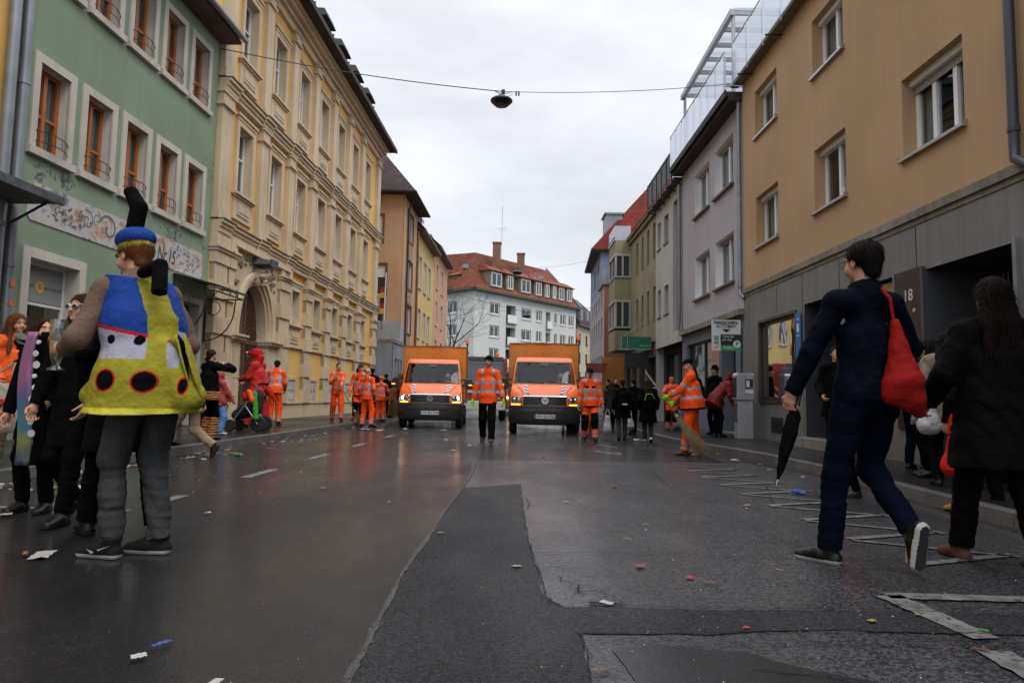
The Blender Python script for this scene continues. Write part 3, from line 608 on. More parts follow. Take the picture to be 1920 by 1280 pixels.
poly = [(x, z) for x, z in archpts(hw, GT)][::-1]; poly = [(GA, .12), (GB, .12)] + poly
mb.prism(poly, -.30, -.26, 1)
for side in (0, 1):   # herringbone boards
    x0 = GA + side * hw
    for i in range(30):
        z = .15 + .15 * i; d_ = .85 if side else -.85
        a0, a1 = x0 + .05, x0 + hw - .05; zt0 = z; zt1 = z + .9
        if side: zt0, zt1 = zt1, zt0
        lim = lambda x: GZ + (GT - GZ) * math.sqrt(max(0, 1 - ((x - gc) / hw) ** 2)) - .06
        seg = 6
        for j in range(seg):
            u0, u1 = j / seg, (j + 1) / seg; xa, xb = a0 + (a1 - a0) * u0, a0 + (a1 - a0) * u1; za, zb_ = zt0 + (zt1 - zt0) * u0, zt0 + (zt1 - zt0) * u1
            if max(za, zb_) + .05 > min(lim(xa), lim(xb)) or min(za, zb_) < .2: continue
            mb.hexa([(xa, -.26, za - .045), (xb, -.26, zb_ - .045), (xb, -.26, zb_ + .045), (xa, -.26, za + .045), (xa, -.225, za - .03), (xb, -.225, zb_ - .03), (xb, -.225, zb_ + .03), (xa, -.225, za + .03)])
mb.box(gc - .05, gc + .05, -.26, -.20, .12, GT - .1); mb.box(GA, GB, -.26, -.20, 2.4, 2.52)
mb.build('gate_door', C['wood_dark'], gate)

# =================== RIGHT SIDE: TAN HOUSE ===================
T_ = thing('tan_house', 'tan roughcast house over grey granite ground floor, number 18', 'house', FR(12, 0, 0))
a0, a1 = 7.0, 16.75
tw = [(8.5, 9.87), (11.58, 12.8), (14.57, 15.9)]
wins = [(a, b, 4.55, 5.77) for a, b in tw] + [(a, b, 7.21, 8.36) for a, b in tw]
MB(FR).wall(a0, a1, 3.72, 8.95, 0, wins, .36).build('wall', C['tan'], T_)
shell(T_, FR, a0, a1, 3.6, 8.95, 9, C['tan']); backdrop(T_, FR, a0, a1, 3.8, 8.9, 1.1)
for i, (a, b, z0, z1) in enumerate(wins):
    big = i == 0
    f = window(T_, FR, a, b, z0 + .02, z1, .24, mull=2 if i == 0 else 1, trans=(), fw=.075, curtain=.5 if i != 1 else 0, blind=.2 if i in (0, 3) else .1)
    MB(FR).box(a, b, -.24, -.12, z1 - .10, z1 - .003).build('shutter_box', C['white_plastic'], f)
    mb = MB(FR); mb.box(a - .04, b + .04, -.24, .07, z0 - .03, z0 + .015); mb.box(a - .045, a - .04, -.2, .075, z0 - .035, z0 + .05); mb.box(b + .04, b + .045, -.2, .075, z0 - .035, z0 + .05); mb.build('sill', C['alu'], f)
    if i == 1:   # tilted sash
        q = MB(FR); z = z0 + .1
        for p, r_ in ((a + .12, a + .12), (a + .55, a + .55)): q.bar(FR.__call__ and (p, -.22, z), (p, -.42, z1 - .18), .05)
        q.bar((a + .12, -.42, z1 - .18), (a + .55, -.42, z1 - .18), .05); q.build('tilted_sash', C['white_plastic'], f)
MB(FR).box(a0, a1, -.02, .05, 3.60, 3.72).box(a0, a1, -.02, .015, 3.52, 3.599).build('string_course', C['concrete'], T_)
gh = [(13.75, 15.73, 1.0, 2.76, .16), (12.0, 13.35, .3, 2.88, .9), (10.25, 10.85, 1.5, 2.88, .1), (7.7, 9.45, .12, 2.84, 1.2)]
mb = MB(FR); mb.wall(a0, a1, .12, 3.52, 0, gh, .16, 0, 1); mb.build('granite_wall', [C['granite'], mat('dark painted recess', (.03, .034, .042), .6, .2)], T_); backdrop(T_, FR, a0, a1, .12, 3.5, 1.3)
mb = MB(FR)
for s in (7.35, 9.62, 11.0, 11.9, 13.42, 14.72): mb.box(s, s + .012, .0, .004, 2.9 if s not in (11.0, 13.42, 11.9, 9.62) else .13, 3.5)
mb.build('slab_joint', C['crack'], T_)
bf = mat('bronze frame', (.07, .05, .035), .4, .2, metal=.5)
f = window(T_, FR, 13.75, 15.73, 1.0, 2.76, .08, bf, glass=glassmat('mirroring shop glass', (.5, .5, .5), .65), mull=0, trans=(), fw=.07, curtain=0, name='display_window')
mb = MB(FR); mb.box(13.68, 15.8, -.01, .03, .93, 1.0); mb.box(13.68, 15.8, -.01, .03, 2.76, 2.82); mb.box(13.68, 13.75, -.01, .03, 1.0, 2.76); mb.box(15.73, 15.8, -.01, .03, 1.0, 2.76); mb.build('frame', bf, f)
mb = MB(FR)   # ochre panel and red diagonal behind the glass, painted as the street's reflection
mb.box(13.9, 15.5, -.5, -.46, 1.1, 2.6).build('reflection_panel', mat('ochre painted reflection', (.30, .22, .10), .7, .3, 2), f)
MB(FR).hexa([(13.95, -.455, 2.25), (15.4, -.455, 1.75), (15.4, -.455, 2.0), (13.95, -.455, 2.55), (13.95, -.45, 2.25), (15.4, -.45, 1.75), (15.4, -.45, 2.0), (13.95, -.45, 2.55)]).build('reflection_stripe', mat('red painted reflection', (.5, .03, .02), .6), f)
mb = MB(FR); mb.box(14.46, 15.1, -.01, .012, .3, .63)
for k in range(7): mb.box(14.5, 15.06, .012, .022, .33 + k * .04, .35 + k * .04)
mb.build('air_vent', C['dark'], T_)
blue = mat('sign blue', (.02, .14, .42), .5, .05); whi = mat('sign white', (.62, .63, .64), .5, .05)
bs = thing('blue_sign', 'blue vertical sign with a white parking ticket symbol beside the display window', 'sign', FR(13.58, 0, 1.9))
MB(FR).box(13.44, 13.66, .03, .045, 1.75, 2.75).build('panel', blue, bs)
MB(FR).box(13.50, 13.60, .045, .049, 2.36, 2.52).box(13.49, 13.61, .045, .049, 2.27, 2.29).box(13.49, 13.61, .045, .049, 2.60, 2.62).build('symbol', whi, bs)
MB(FR).box(12.0, 13.35, -.9, -.86, .3, 2.88).build('side_door', C['dark'], T_)
MB(FR).box(11.95, 13.4, -.85, .25, .12, .29).build('door_step', C['concrete'], T_)
MB(FR).box(10.3, 10.8, -.09, -.07, 1.55, 2.83).build('notice_case', mat('ochre notice board', (.30, .19, .08), .5, .3, 6), T_)
np_ = MB(FR).box(9.5, 10.15, .0, .03, .6, 2.9).build('number_panel', mat('dark brown panel', (.022, .018, .018), .4, .1), T_)
text('18', .24, mat('pale metal numerals', (.6, .6, .6), .4), FR(9.8, .034, 2.52), FR.ex(), (0, 0, 1), parent=np_); text('WL Schmitt', .07, whi, FR(9.8, .034, 2.28), FR.ex(), (0, 0, 1), parent=np_) if 0 else None
text('dr', .09, whi, FR(9.66, .034, 2.30), FR.ex(), (0, 0, 1), parent=np_)
gt = MB(FR); gt.box(7.7, 9.45, -1.1, -1.05, 2.2, 2.27); gt.box(7.7, 9.45, -1.1, -1.05, .3, .36)
for k in range(19): s = 7.75 + k * .092; gt.tube([(s, -1.08, .36), (s, -1.08, 2.2)], .011, 5); gt.tube([(s, -1.08, 2.27), (s, -1.08, 2.82)], .011, 5)
gt.box(8.55, 8.61, -1.11, -1.04, .3, 2.8); gt.build('barred_gate', C['zinc'], T_)
MB(FR).box(7.66, 7.72, -.1, .05, .12, 2.88).build('entrance_frame', C['zinc'], T_); MB(FR).box(9.42, 9.48, -1.0, .05, .12, 2.88).build('entrance_frame', mat('dark entrance frame', (.05, .055, .065), .5), T_)
# roof terrace
mb = MB(FR); mb.box(a0 - 2, a1, -1.2, .22, 8.951, 9.03); mb.box(a0 - 2, a1, .22, .25, 8.93, 9.05); mb.build('terrace_slab', C['concrete'], T_)
def balustrade(T, s0, s1, n, z, h, step, par, lean=0, rail=.028, double=True):
    mb = MB(T); k = max(1, round((s1 - s0) / step)); L = (s1 - s0) / k
    for i in range(k + 1): s = s0 + i * L; mb.bar((s, n, z - .1), (s, n, z + h + .12), .035)
    mb.bar((s0, n, z + h + .12), (s1, n, z + h + .12), rail)
    r = mb.build('railing', C['alu'], par)
    for i in range(k):
        a, b = s0 + i * L + .03, s0 + (i + 1) * L - .03
        MB(T).box(a, b, n + .02, n + .03, z - .02, z + h).build('glass_panel', C['balglass'], r)
    return r
balustrade(FR, 9.6, a1 - .05, .24, 9.0, .95, 1.0, T_)
MB(FR).bar((a1, .3, 8.9), (a1, .1, 8.9), .04).build('bracket', C['black_metal'], T_)
mb = MB(FR)
for s in (10.6, 12.4, 14.2, 16): mb.bar((s, -.02, 8.88), (s, .38, 8.88), .03)
mb.build('bracket', C['black_metal'], T_)
pipe('downpipe', 'dark blue grey rain downpipe at the right end of the tan wall', FR, [(7.56, .09, 9), (7.56, .09, 3.95), (7.53, .11, 3.75), (7.35, .10, 3.62), (7.1, .1, 3.5)], .056, mat('blue grey pipe', (.028, .033, .05), .45, .15), rings=(4.1,))
pipe('downpipe', 'slim grey downpipe between the tan and the lilac wall', FR, [(16.86, .07, 8.6), (16.86, .07, 3.75), (16.8, .08, 3.6), (16.7, .02, 3.5)], .05, C['zinc'], rings=(6.2, 3.8))
Nn = thing('grey_house', 'grey stone-clad house at the right edge, next to the tan house', 'house', FR(4, 0, 0))
MB(FR).wall(-3, 6.98, .12, 10, 0, [(3.5, 6.2, .5, 2.9), (0, 2.6, .5, 2.9), (4, 5.3, 4.5, 5.8), (4, 5.3, 7.2, 8.4)], .3).build('wall', C['granite'], Nn)
for q in [(3.5, 6.2, .5, 2.9), (0, 2.6, .5, 2.9), (4, 5.3, 4.5, 5.8), (4, 5.3, 7.2, 8.4)]: window(Nn, FR, *q, far=True)
shell(Nn, FR, -3, 6.98, .12, 10, 9, C['granite'])

# =================== LILAC HOUSE ===================
Lh = thing('lilac_house', 'lilac grey house with a glazed roof terrace and shop front', 'house', FR(20, 0, 0))
a0, a1 = 16.78, 22.75
lw = [(17.5, 19.1), (19.65, 21.2)]
wins = [(a, b, 4.08, 5.4) for a, b in lw] + [(a, b, 6.68, 8.03) for a, b in lw]
shop = [(18.9, 22.3, .7, 2.75, .2), (17.5, 18.7, .14, 2.75, .5)]
MB(FR).wall(a0, a1, 3.25, 8.7, 0, wins, .26, 0, 1).build('wall', [C['lilac'], C['white_plastic']], Lh); MB(FR).wall(a0, a1, .12, 3.1, -.02, shop, .2).build('shop_wall', C['bluegrey'], Lh)
shell(Lh, FR, a0, a1, .12, 8.7, 9, C['lilac']); backdrop(Lh, FR, a0, a1, .2, 8.6, 1.2)
for a, b, z0, z1 in wins:
    f = window(Lh, FR, a, b, z0, z1, .2, mull=1, trans=(), fw=.08, curtain=.45, blind=.1)
    MB(FR).box(a - .06, b + .06, -.1, .09, z0 - .06, z0 - .003).build('sill', mat('brown sill', (.14, .10, .075), .6) if a < 17.6 and z0 < 5 else bpy.data.materials['brown sill'], f)
MB(FR).box(a0, a1, -.02, .13, 3.1, 3.25).build('ledge', C['concrete'], Lh)
window(Lh, FR, 18.9, 22.3, .7, 2.75, .16, C['black_metal'], glass=C['glass_shop'], mull=1, trans=(), curtain=0, name='shop_window'); window(Lh, FR, 17.5, 18.7, .14, 2.75, .4, C['black_metal'], glass=C['glass_shop'], mull=0, trans=(.8,), curtain=0, name='shop_door')
mb = MB(FR); mb.box(a0, a1 + .02, -.6, .42, 8.70, 8.80); mb.box(a0, a1 + .02, .0, .34, 8.56, 8.699); mb.box(a0, a1 + .02, .40, .44, 8.66, 8.84); mb.build('eave', C['roof_dark'], Lh)
balustrade(FR, a0 + .1, a1, .40, 8.85, .95, .72, Lh)
pg = thing('pergola', 'grey steel pergola with slatted top on the lilac house terrace', 'pergola', FR(19.5, 0, 8.8))
mb = MB(FR)
for s in (17.1, 22.0):
    for n in (.1, -2.2): mb.bar((s, n, 8.8), (s, n, 11.0), .08)
mb.bar((17.0, .15, 11.05), (22.15, .15, 11.05), .12, .16); mb.bar((17.0, -2.2, 11.05), (22.15, -2.2, 11.05), .10, .16)
for k in range(7): s = 17.1 + k * .82; mb.bar((s, .15, 11.08), (s, -2.2, 11.08), .07, .12)
mb.build('frame', mat('pale blue grey steel', (.30, .34, .38), .4, .1, metal=.3), pg)
MB(FR).quad((17.0, .1, 11.16), (22.1, .1, 11.16), (22.1, -2.2, 11.2), (17.0, -2.2, 11.2)).build('glass_roof', C['balglass'], pg)
pipe('downpipe', 'grey downpipe in the groove between white and lilac house', FR, [(22.9, .08, 8.3), (22.9, .08, 3.9), (22.9, .12, 3.3)], .06, C['zinc'], rings=(7.0, 5.4, 3.9))

# =================== WHITE, OLIVE ===================
Wh = thing('white_house', 'narrow off white house with dark roof railing, beside the lilac house', 'house', FR(25, 0, 0))
a0, a1 = 22.77, 26.85
ww = [(24.7, 25.4), (25.95, 26.5)]
wins = [(a, b, 4.14, 5.2) for a, b in ww] + [(a, b, 6.8, 7.85) for a, b in ww]
MB(FR).wall(a0, a1, 2.95, 8.45, .02, wins + [(23.3, 24.0, 3.35, 8.0, .14)], .22).build('wall', C['offwhite'], Wh); MB(FR).box(23.3, 24.0, -.14, -.12, 3.35, 8.0).build('recess_panel', C['zinc'], Wh)
shell(Wh, FR, a0, a1, .12, 8.45, 9, C['offwhite'])
for a, b, z0, z1 in wins:
    f = window(Wh, FR, a, b, z0, z1, .16, C['zinc'], mull=0, trans=(), far=True); MB(FR).box(a - .04, b + .04, -.1, .06, z0 - .05, z0 - .003).build('sill', C['concrete'], f)
MB(FR).wall(a0, a1, .12, 2.949, -.3, [(24.6, 26.4, .7, 2.7), (23.0, 24.2, .14, 2.7)], .3).build('shop_wall', C['dark'], Wh)
window(Wh, FR, 24.6, 26.4, .7, 2.7, .45, C['black_metal'], glass=C['glass_far'], mull=0, trans=(), far=True, name='shop_window'); window(Wh, FR, 23.0, 24.2, .14, 2.7, .45, C['black_metal'], glass=C['glass_far'], far=True, name='shop_door')
mb = MB(FR); mb.bar((a0, .35, 9.45), (a1, .35, 9.45), .05)
for k in range(6): s = a0 + .05 + k * .8; mb.bar((s, .35, 8.3), (s, .35, 9.5), .05); mb.bar((s, .0, 8.3), (s, .35, 8.45), .04)
for k in range(26): s = a0 + .1 + k * .155; mb.box(s, s + .12, .33, .35, 8.6, 9.42)
mb.box(a0, a1, -.4, .3, 8.451, 8.55); mb.build('roof_railing', C['black_metal'], Wh)
Ol = thing('olive_house', 'olive beige house with narrow windows, corner bay and green shop sign', 'house', FR(30, 0, 0))
a0, a1 = 26.87, 34.5
ow = [(27.0 + 1.22 * k, 27.45 + 1.22 * k) for k in range(4)]
wins = [(a, b, 4.05, 5.5) for a, b in ow] + [(a, b, 6.6, 8.1) for a, b in ow]
MB(FR).wall(a0, a1, 3.3, 8.6, 0, wins, .25).build('wall', C['olive'], Ol); shell(Ol, FR, a0, a1, .12, 8.6, 9, C['olive'])
for w_ in wins: window(Ol, FR, *w_, dep=.18, mull=0, trans=(), far=True, fm=C['zinc'])
gw2 = [(27.2, 28.9, .8, 2.7), (29.4, 30.6, .14, 2.8), (31.2, 32.4, .7, 2.6), (32.8, 34.0, .7, 2.6)]
MB(FR).wall(a0, a1, .12, 3.299, -.05, gw2, .3).build('shop_wall', mat('brown shop plaster', (.07, .06, .055), .8, .2), Ol)
for w_ in gw2: window(Ol, FR, *w_, dep=.3, mull=0, trans=(), far=True, fm=C['black_metal'], name='shop_window')
MB(FR).box(a0, a1, -.3, .18, 8.601, 8.72).box(a0, a1, -.02, .1, 8.4, 8.6).build('eave', C['stone_dark'], Ol)
MB(FR).add([(a0, .2, 8.73), (a1, .2, 8.73), (a1, -4, 10.6), (a0, -4, 10.6), (a0, -9, 8.7), (a1, -9, 8.7)], [(0, 1, 2, 3), (3, 2, 5, 4), (0, 3, 4), (1, 5, 2)]).build('roof', C['slate'], Ol)
mb = MB(FR); bx = (32.6, 34.6)   # corner bay
for z0, z1 in ((3.3, 4.25), (5.75, 6.75), (8.0, 8.62)): MB(FR).box(bx[0], bx[1], .0, .75, z0, z1).build('bay_apron', C['olive'], Ol)
for z0, z1 in ((4.36, 5.74), (6.81, 7.99)):
    mb = MB(FR)
    for s, n in ((bx[0], .75), (bx[1], .75), (bx[0], .06), (33.6, .75), (bx[0], .42)): mb.bar((s + (.04 if s < 34 else -.04), n - .04, z0), (s + (.04 if s < 34 else -.04), n - .04, z1), .09)
    mb.box(bx[0] - .02, bx[1], .0, .77, z0, z0 + .08); mb.box(bx[0] - .02, bx[1], .0, .77, z1 - .12, z1); f = mb.build('bay_window', mat('grey white bay frame', (.36, .36, .35), .5, .1) if z0 < 5 else bpy.data.materials['grey white bay frame'], Ol)
    MB(FR).box(bx[0] + .05, bx[1] - .05, .03, .70, z0 + .02, z1 - .1).build('pane', C['glass_far'], f)
mb = MB(FR); mb.box(bx[0], bx[1], .0, .8, 8.63, 8.7); mb.tube([(bx[0], .78, 8.8), (bx[1], .78, 8.8)], .03); mb.box(bx[0], bx[1], .74, .76, 8.7, 9.35); mb.box(bx[0], bx[0] + .03, 0, .74, 8.7, 9.35); mb.build('roof_parapet', C['alu'], Ol)
grn = mat('green sign board', (.01, .13, .08), .5, .15); gs = thing('green_sign', 'long green shop sign projecting from the olive house above its shop', 'sign', FR(28.4, .1, 3.3))
mb = MB(FR); mb.box(27.6, 27.68, .06, 1.25, 3.0, 3.5); mb.box(27.68, 30.5, .06, .12, 3.0, 3.5); mb.build('board', grn, gs)
pg_ = mat('pale green lettering', (.10, .42, .28), .5)
mb = MB(FR)
for k in range(14): mb.box(27.585, 27.595, .50 - .03 * k, .52 - .03 * k, 3.10, 3.16 + .02 * (k % 3))
for k in range(6): mb.box(27.585, 27.595, .85 - .13 * k, .93 - .13 * k, 3.27 + .025 * k, 3.285 + .025 * k)
mb.box(27.585, 27.595, 1.04, 1.2, 3.26, 3.275); mb.build('faint_mark', pg_, gs)
mb = MB(FR); mb.box(27.58, 27.6, .06, 1.25, 2.98, 3.01); mb.box(27.58, 27.6, 1.24, 1.27, 2.98, 3.5); mb.box(27.58, 27.6, 1.0, 1.02, 3.01, 3.5); mb.box(27.58, 27.6, .04, .06, 2.98, 3.5); mb.build('frame', C['alu'], gs)
MB(FR).bar((27.64, .06, 4.3), (27.64, 1.15, 3.52), .03).build('stay', C['alu'], gs)
hs = thing('hanging_screen', 'black box sign hanging below the green shop sign', 'sign', FR(28, .6, 2.6))
MB(FR).box(27.75, 27.9, .1, 1.1, 2.25, 2.85).build('housing', C['black_metal'], hs); MB(FR).bar((27.8, .3, 2.85), (27.8, .3, 3.0), .03).bar((27.8, .9, 2.85), (27.8, .9, 3.0), .03).build('hanger', C['black_metal'], hs)

# =================== BRICK / RED ROOF HOUSE ===================
redroof = bpy.data.materials.new('red clay tiles')
def tilemat(name, col, sc=3.2, sc2=4.5):
    m = mat(name, col, .75, .25, 1.2); t = m.node_tree; b = t.nodes['Principled BSDF']
    c = N(t, 'ShaderNodeTexCoord'); wv = N(t, 'ShaderNodeTexWave'); wv.bands_direction = 'Z'; wv.wave_profile = 'SAW'; wv.inputs['Scale'].default_value = sc; wv.inputs['Distortion'].default_value = .15
    t.links.new(c.outputs['Object'], wv.inputs['Vector']); w2 = N(t, 'ShaderNodeTexVoronoi'); w2.inputs['Scale'].default_value = sc2; t.links.new(c.outputs['Object'], w2.inputs['Vector'])
    bn = N(t, 'ShaderNodeBump'); bn.inputs['Strength'].default_value = .9; bn.inputs['Distance'].default_value = .08; t.links.new(wv.outputs[0], bn.inputs['Height']); t.links.new(bn.outputs[0], b.inputs['Normal'])
    l = b.inputs['Base Color'].links[0].from_socket; q = N(t, 'ShaderNodeMixRGB', blend_type='MULTIPLY'); q.inputs[0].default_value = .55; t.links.new(l, q.inputs[1]); t.links.new(w2.outputs['Color'], q.inputs[2])
    q2 = N(t, 'ShaderNodeMixRGB', blend_type='MULTIPLY'); q2.inputs[0].default_value = .5; t.links.new(q.outputs[0], q2.inputs[1]); t.links.new(wv.outputs[0], q2.inputs[2]); t.links.new(q2.outputs[0], b.inputs['Base Color']); return m
C['tile'] = tilemat('orange clay tiles', (.42, .115, .055)); C['tile_red'] = tilemat('bright red clay tiles', (.42, .05, .03)); C['tile_brown'] = tilemat('brown clay tiles', (.09, .055, .05))
def brickmat():
    m = mat('red brick', (.3, .12, .07), .9, .1); t = m.node_tree; b = t.nodes['Principled BSDF']; c = N(t, 'ShaderNodeTexCoord'); mpn = N(t, 'ShaderNodeMapping'); mpn.inputs['Rotation'].default_value = (R(90), 0, 0)
    br = N(t, 'ShaderNodeTexBrick'); br.inputs['Scale'].default_value = 4; br.inputs['Color1'].default_value = (.30, .10, .06, 1); br.inputs['Color2'].default_value = (.20, .07, .05, 1); br.inputs['Mortar'].default_value = (.2, .17, .14, 1)
    t.links.new(c.outputs['Object'], mpn.inputs[0]); t.links.new(mpn.outputs[0], br.inputs['Vector']); t.links.new(br.outputs[0], b.inputs['Base Color']); return m
C['brick'] = brickmat()
Bk = thing('brick_house', 'house with a bare brick gable, lilac street front and red hip roof', 'house', (6, 42, 0))
XB = 4.95; ex = lambda y: XB + .055 * (y - 37) * 0
mb = MB(); mb.quad((5.0, 37, .12), (14, 37, .12), (14, 37, 7.2), (5.0, 37, 7.2)); mb.build('brick_gable', C['brick'], Bk)
def lw_f(s, n, z): return (5.0 + .03 * (s - 37) - n, s, z)
wz = [(38 + 1.5 * k, 38.7 + 1.5 * k) for k in range(5)]
wins = [(a, b, 4.3, 5.5) for a, b in wz] + [(a, b, 2.3, 3.4) for a, b in wz] + [(a, b, 6.0, 6.9) for a, b in wz] + [(38, 41, .3, 1.9)]
MB(lw_f).wall(37, 46, .12, 7.2, 0, wins, .2).build('wall', C['lilac'], Bk)
for w_ in wins: window(Bk, lw_f, *w_, dep=.15, mull=0, trans=(), far=True)
MB(lw_f).wall(39.5, 46, 7.21, 9.55, -.02, [(40.4, 41.2, 7.8, 9.0), (42.5, 43.3, 7.8, 9.0)], .2).build('upper_wall', mat('light blue plaster', (.20, .26, .38), .9, .1), Bk)
MB().quad((5.1, 39.5, 7.2), (14, 39.5, 7.2), (14, 39.5, 9.55), (5.1, 39.5, 9.55)).build('upper_gable', bpy.data.materials['light blue plaster'], Bk)
MB().add([(4.5, 39.1, 9.65), (15, 39.1, 9.65), (15, 46.5, 9.65), (4.9, 46.5, 9.65), (8.7, 41.8, 14.6), (14, 42.0, 15.6), (14, 43, 15.6), (8.7, 43, 14.6)], [(0, 1, 5, 4), (0, 4, 7, 3), (4, 5, 6, 7), (3, 7, 6, 2)]).build('roof', C['tile_red'], Bk)
MB().hexa([(4.55, 39.15, 9.56), (15, 39.15, 9.56), (15, 46.5, 9.56), (4.95, 46.5, 9.56), (4.5, 39.1, 9.64), (15, 39.1, 9.64), (15, 46.5, 9.64), (4.9, 46.5, 9.64)]).build('eave', C['slate'], Bk)
mb = MB(); mb.box(5.5, 6.5, 40.2, 41.6, 10.6, 12.0); mb.box(5.4, 6.6, 40.1, 41.7, 12.0, 12.1); mb.build('roof_dormer', C['zinc'], Bk)
mb = MB(lw_f); mb.box(36.9, 39.5, -8, .12, 7.21, 7.32)
mb.box(36.9, 39.5, .08, .11, 7.32, 8.2)
for k in range(9): mb.box(36.88, 36.9, -.05 - .3 * k - .24, -.05 - .3 * k, 7.34, 8.2)
mb.box(36.87, 36.91, -3, .12, 8.2, 8.25); mb.build('balcony', C['zinc'], Bk)
MB().box(4.9, 6.5, 36.9, 36.98, .3, 3.2).build('orange_panel', mat('orange painted wall', (.38, .16, .03), .8), Bk)
rs = thing('red_sign', 'dark red rectangular shop sign projecting from the brick house', 'sign', (4.6, 36.5, 2.5))
MB().box(3.98, 5.0, 36.40, 36.5, 2.35, 2.85).build('board', mat('dark red board', (.24, .015, .02), .5, .1), rs); mb = MB(); [mb.box(4.08 + .06 * k, 4.08 + .06 * k + .035, 36.385, 36.395, z_, z_ + .03 + .015 * (k % 2)) for z_ in (2.42, 2.53, 2.64, 2.75) for k in range(14)]; mb.build('faint_mark', mat('faded pink marks', (.42, .18, .18), .6), rs)
MB().bar((4.9, 36.5, 2.85), (5.2, 37.0, 2.85), .05).build('bracket', C['black_metal'], rs)

# =================== LEFT FAR: PEACH, YELLOW, PINK ===================
C['peach'] = mat('peach plaster', (.50, .31, .17), .9, .08, .5, bump=.2, streak=.12); C['yel2'] = mat('pale yellow plaster', (.60, .44, .16), .9, .08, .5, streak=.1); C['pink'] = mat('salmon plaster', (.58, .30, .18), .9, .08, .5, streak=.08)
C['brown_frame'] = mat('brown shutter frame', (.11, .06, .045), .6); C['sgraf'] = mat('sgraffito pattern', (.34, .22, .13), .9, .5, 9, speck=14, speckcol=(.10, .06, .05))
Pe = thing('peach_house', 'peach house with dark hip roof and patterned window strip', 'house', (-9, 40, 0))
gp = lambda s, n, z: (s, 37.6 - n, z)
gwn = [(-8.15, -7.35, 9.5, 11.0), (-8.2, -7.1, 6.5, 8.2), (-8.0, -7.2, 4.5, 5.7)]
MB(gp).wall(-13, -6.2, 3.5, 12.3, 0, gwn, .2).build('gable_wall', C['peach'], Pe)
for i, w_ in enumerate(gwn):
    f = window(Pe, gp, *w_, dep=.12, mull=0, trans=(), far=True, fm=C['white_plastic']); x0, x1, z0, z1 = w_
    MB(gp).box(x0 - .1, x1 + .1, -.01, .05, z1, z1 + .1).box(x1, x1 + .1, -.01, .05, z0 - .08, z1).box(x0 - .1, x0, -.01, .05, z0 - .08, z1).build('surround', C['brown_frame'], f)
    if i < 2: MB(gp).box(x0 + .05, x1 - .05, -.1, -.08, z0 + (.05 if i == 0 else 1.0), z1 - .05).build('shutter', C['white_plastic'], f)
pf = [(39.0, 40.6, 10.0, 11.6), (39.0, 40.6, 7.2, 8.8), (39.0, 40.6, 4.6, 6.2)]
MB(FL2).wall(37.6, 42.2, 3.5, 12.3, 0, pf, .2).build('wall', C['peach'], Pe)
for w_ in pf:
    f = window(Pe, FL2, *w_, dep=.1, mull=1, trans=(), far=True); a, b, z0, z1 = w_
    MB(FL2).box(a - .1, a, -.01, .06, z0 - .1, z1 + .1).box(b, b + .1, -.01, .06, z0 - .1, z1 + .1).box(a, b, -.01, .06, z1, z1 + .1).box(a, b, -.01, .06, z0 - .1, z0).build('surround', C['brown_frame'], f)
for z in (8.95, 6.35, 3.6): MB(FL2).box(38.95, 40.65, .0, .02, z, z + .95).build('pattern_panel', C['sgraf'], Pe)
mb = MB(); mb.add([(-13.5, 37.0, 12.3), (-5.5, 37.0, 12.3), (-5.35, 42.5, 12.3), (-13.5, 42.5, 12.3), (-10, 39.5, 16.0), (-8.4, 41, 16.2), (-9, 42.5, 16.2), (-13.5, 42.5, 16)], [(0, 1, 5, 4), (1, 2, 6, 5), (0, 4, 7, 3), (4, 5, 6, 7)]); mb.build('roof', C['tile_brown'], Pe)
MB().hexa([(-13.5, 36.95, 12.2), (-5.45, 36.95, 12.2), (-5.3, 42.5, 12.2), (-13.5, 42.5, 12.2), (-13.5, 36.95, 12.29), (-5.45, 36.95, 12.29), (-5.3, 42.5, 12.29), (-13.5, 42.5, 12.29)]).build('eave', C['roof_dark'], Pe)
pipe('downpipe', 'black rain downpipe on the corner of the peach house', FL2, [(38.5, .3, 12.1), (38.6, .09, 11.6), (38.6, .09, 3.6)], .06, C['black_metal'])
GB_ = thing('grey_annex', 'grey single-storey shop annex with roof terrace in front of the peach house', 'shop building', (-6.6, 36, 0))
ga = lambda s, n, z: (s, 35.6 - n, z)
gq = [(-7.2, -6.9, .9, 2.9), (-6.75, -6.45, .9, 2.9)]
C['greyp'] = mat('grey render', (.20, .215, .24), .8, .15, 1, streak=.2)
gwn = [(36.0, 36.5, .5, 2.9), (36.8, 37.3, .5, 2.9), (37.6, 38.1, .5, 2.9), (38.8, 39.8, .14, 2.8), (40.6, 41.6, .6, 2.8)]
MB(FL2).wall(35.4, 42.2, .12, 3.7, .05, gwn, .3).build('wall', C['greyp'], GB_)
for w_ in gwn: window(GB_, FL2, *w_, dep=.15, mull=0, trans=(), far=True)
MB().quad((-9, 35.38, .12), (-6.2, 35.38, .12), (-6.2, 35.38, 3.7), (-9, 35.38, 3.7)).build('side_wall', C['greyp'], GB_)
MB(FL2).box(35.35, 38.2, -3, .1, 3.701, 3.85).build('terrace_slab', C['concrete'], GB_)
mb = MB(FL2)
for k in range(9): mb.box(35.42 + k * .31, 35.42 + k * .31 + .28, .02, .05, 3.9, 4.8)
for k in range(6): x = -8.8 + k * .5; mb.v += [(a, b, c) for a, b, c in [(x, 35.4, 3.9), (x + .46, 35.4, 3.9), (x + .46, 35.4, 4.8), (x, 35.4, 4.8)]]; n_ = len(mb.v); mb.fa.append([n_ - 4, n_ - 3, n_ - 2, n_ - 1]); mb.mi.append(0)
mb.build('railing_panel', mat('pale grey corrugated panel', (.28, .30, .32), .6, .2), GB_)
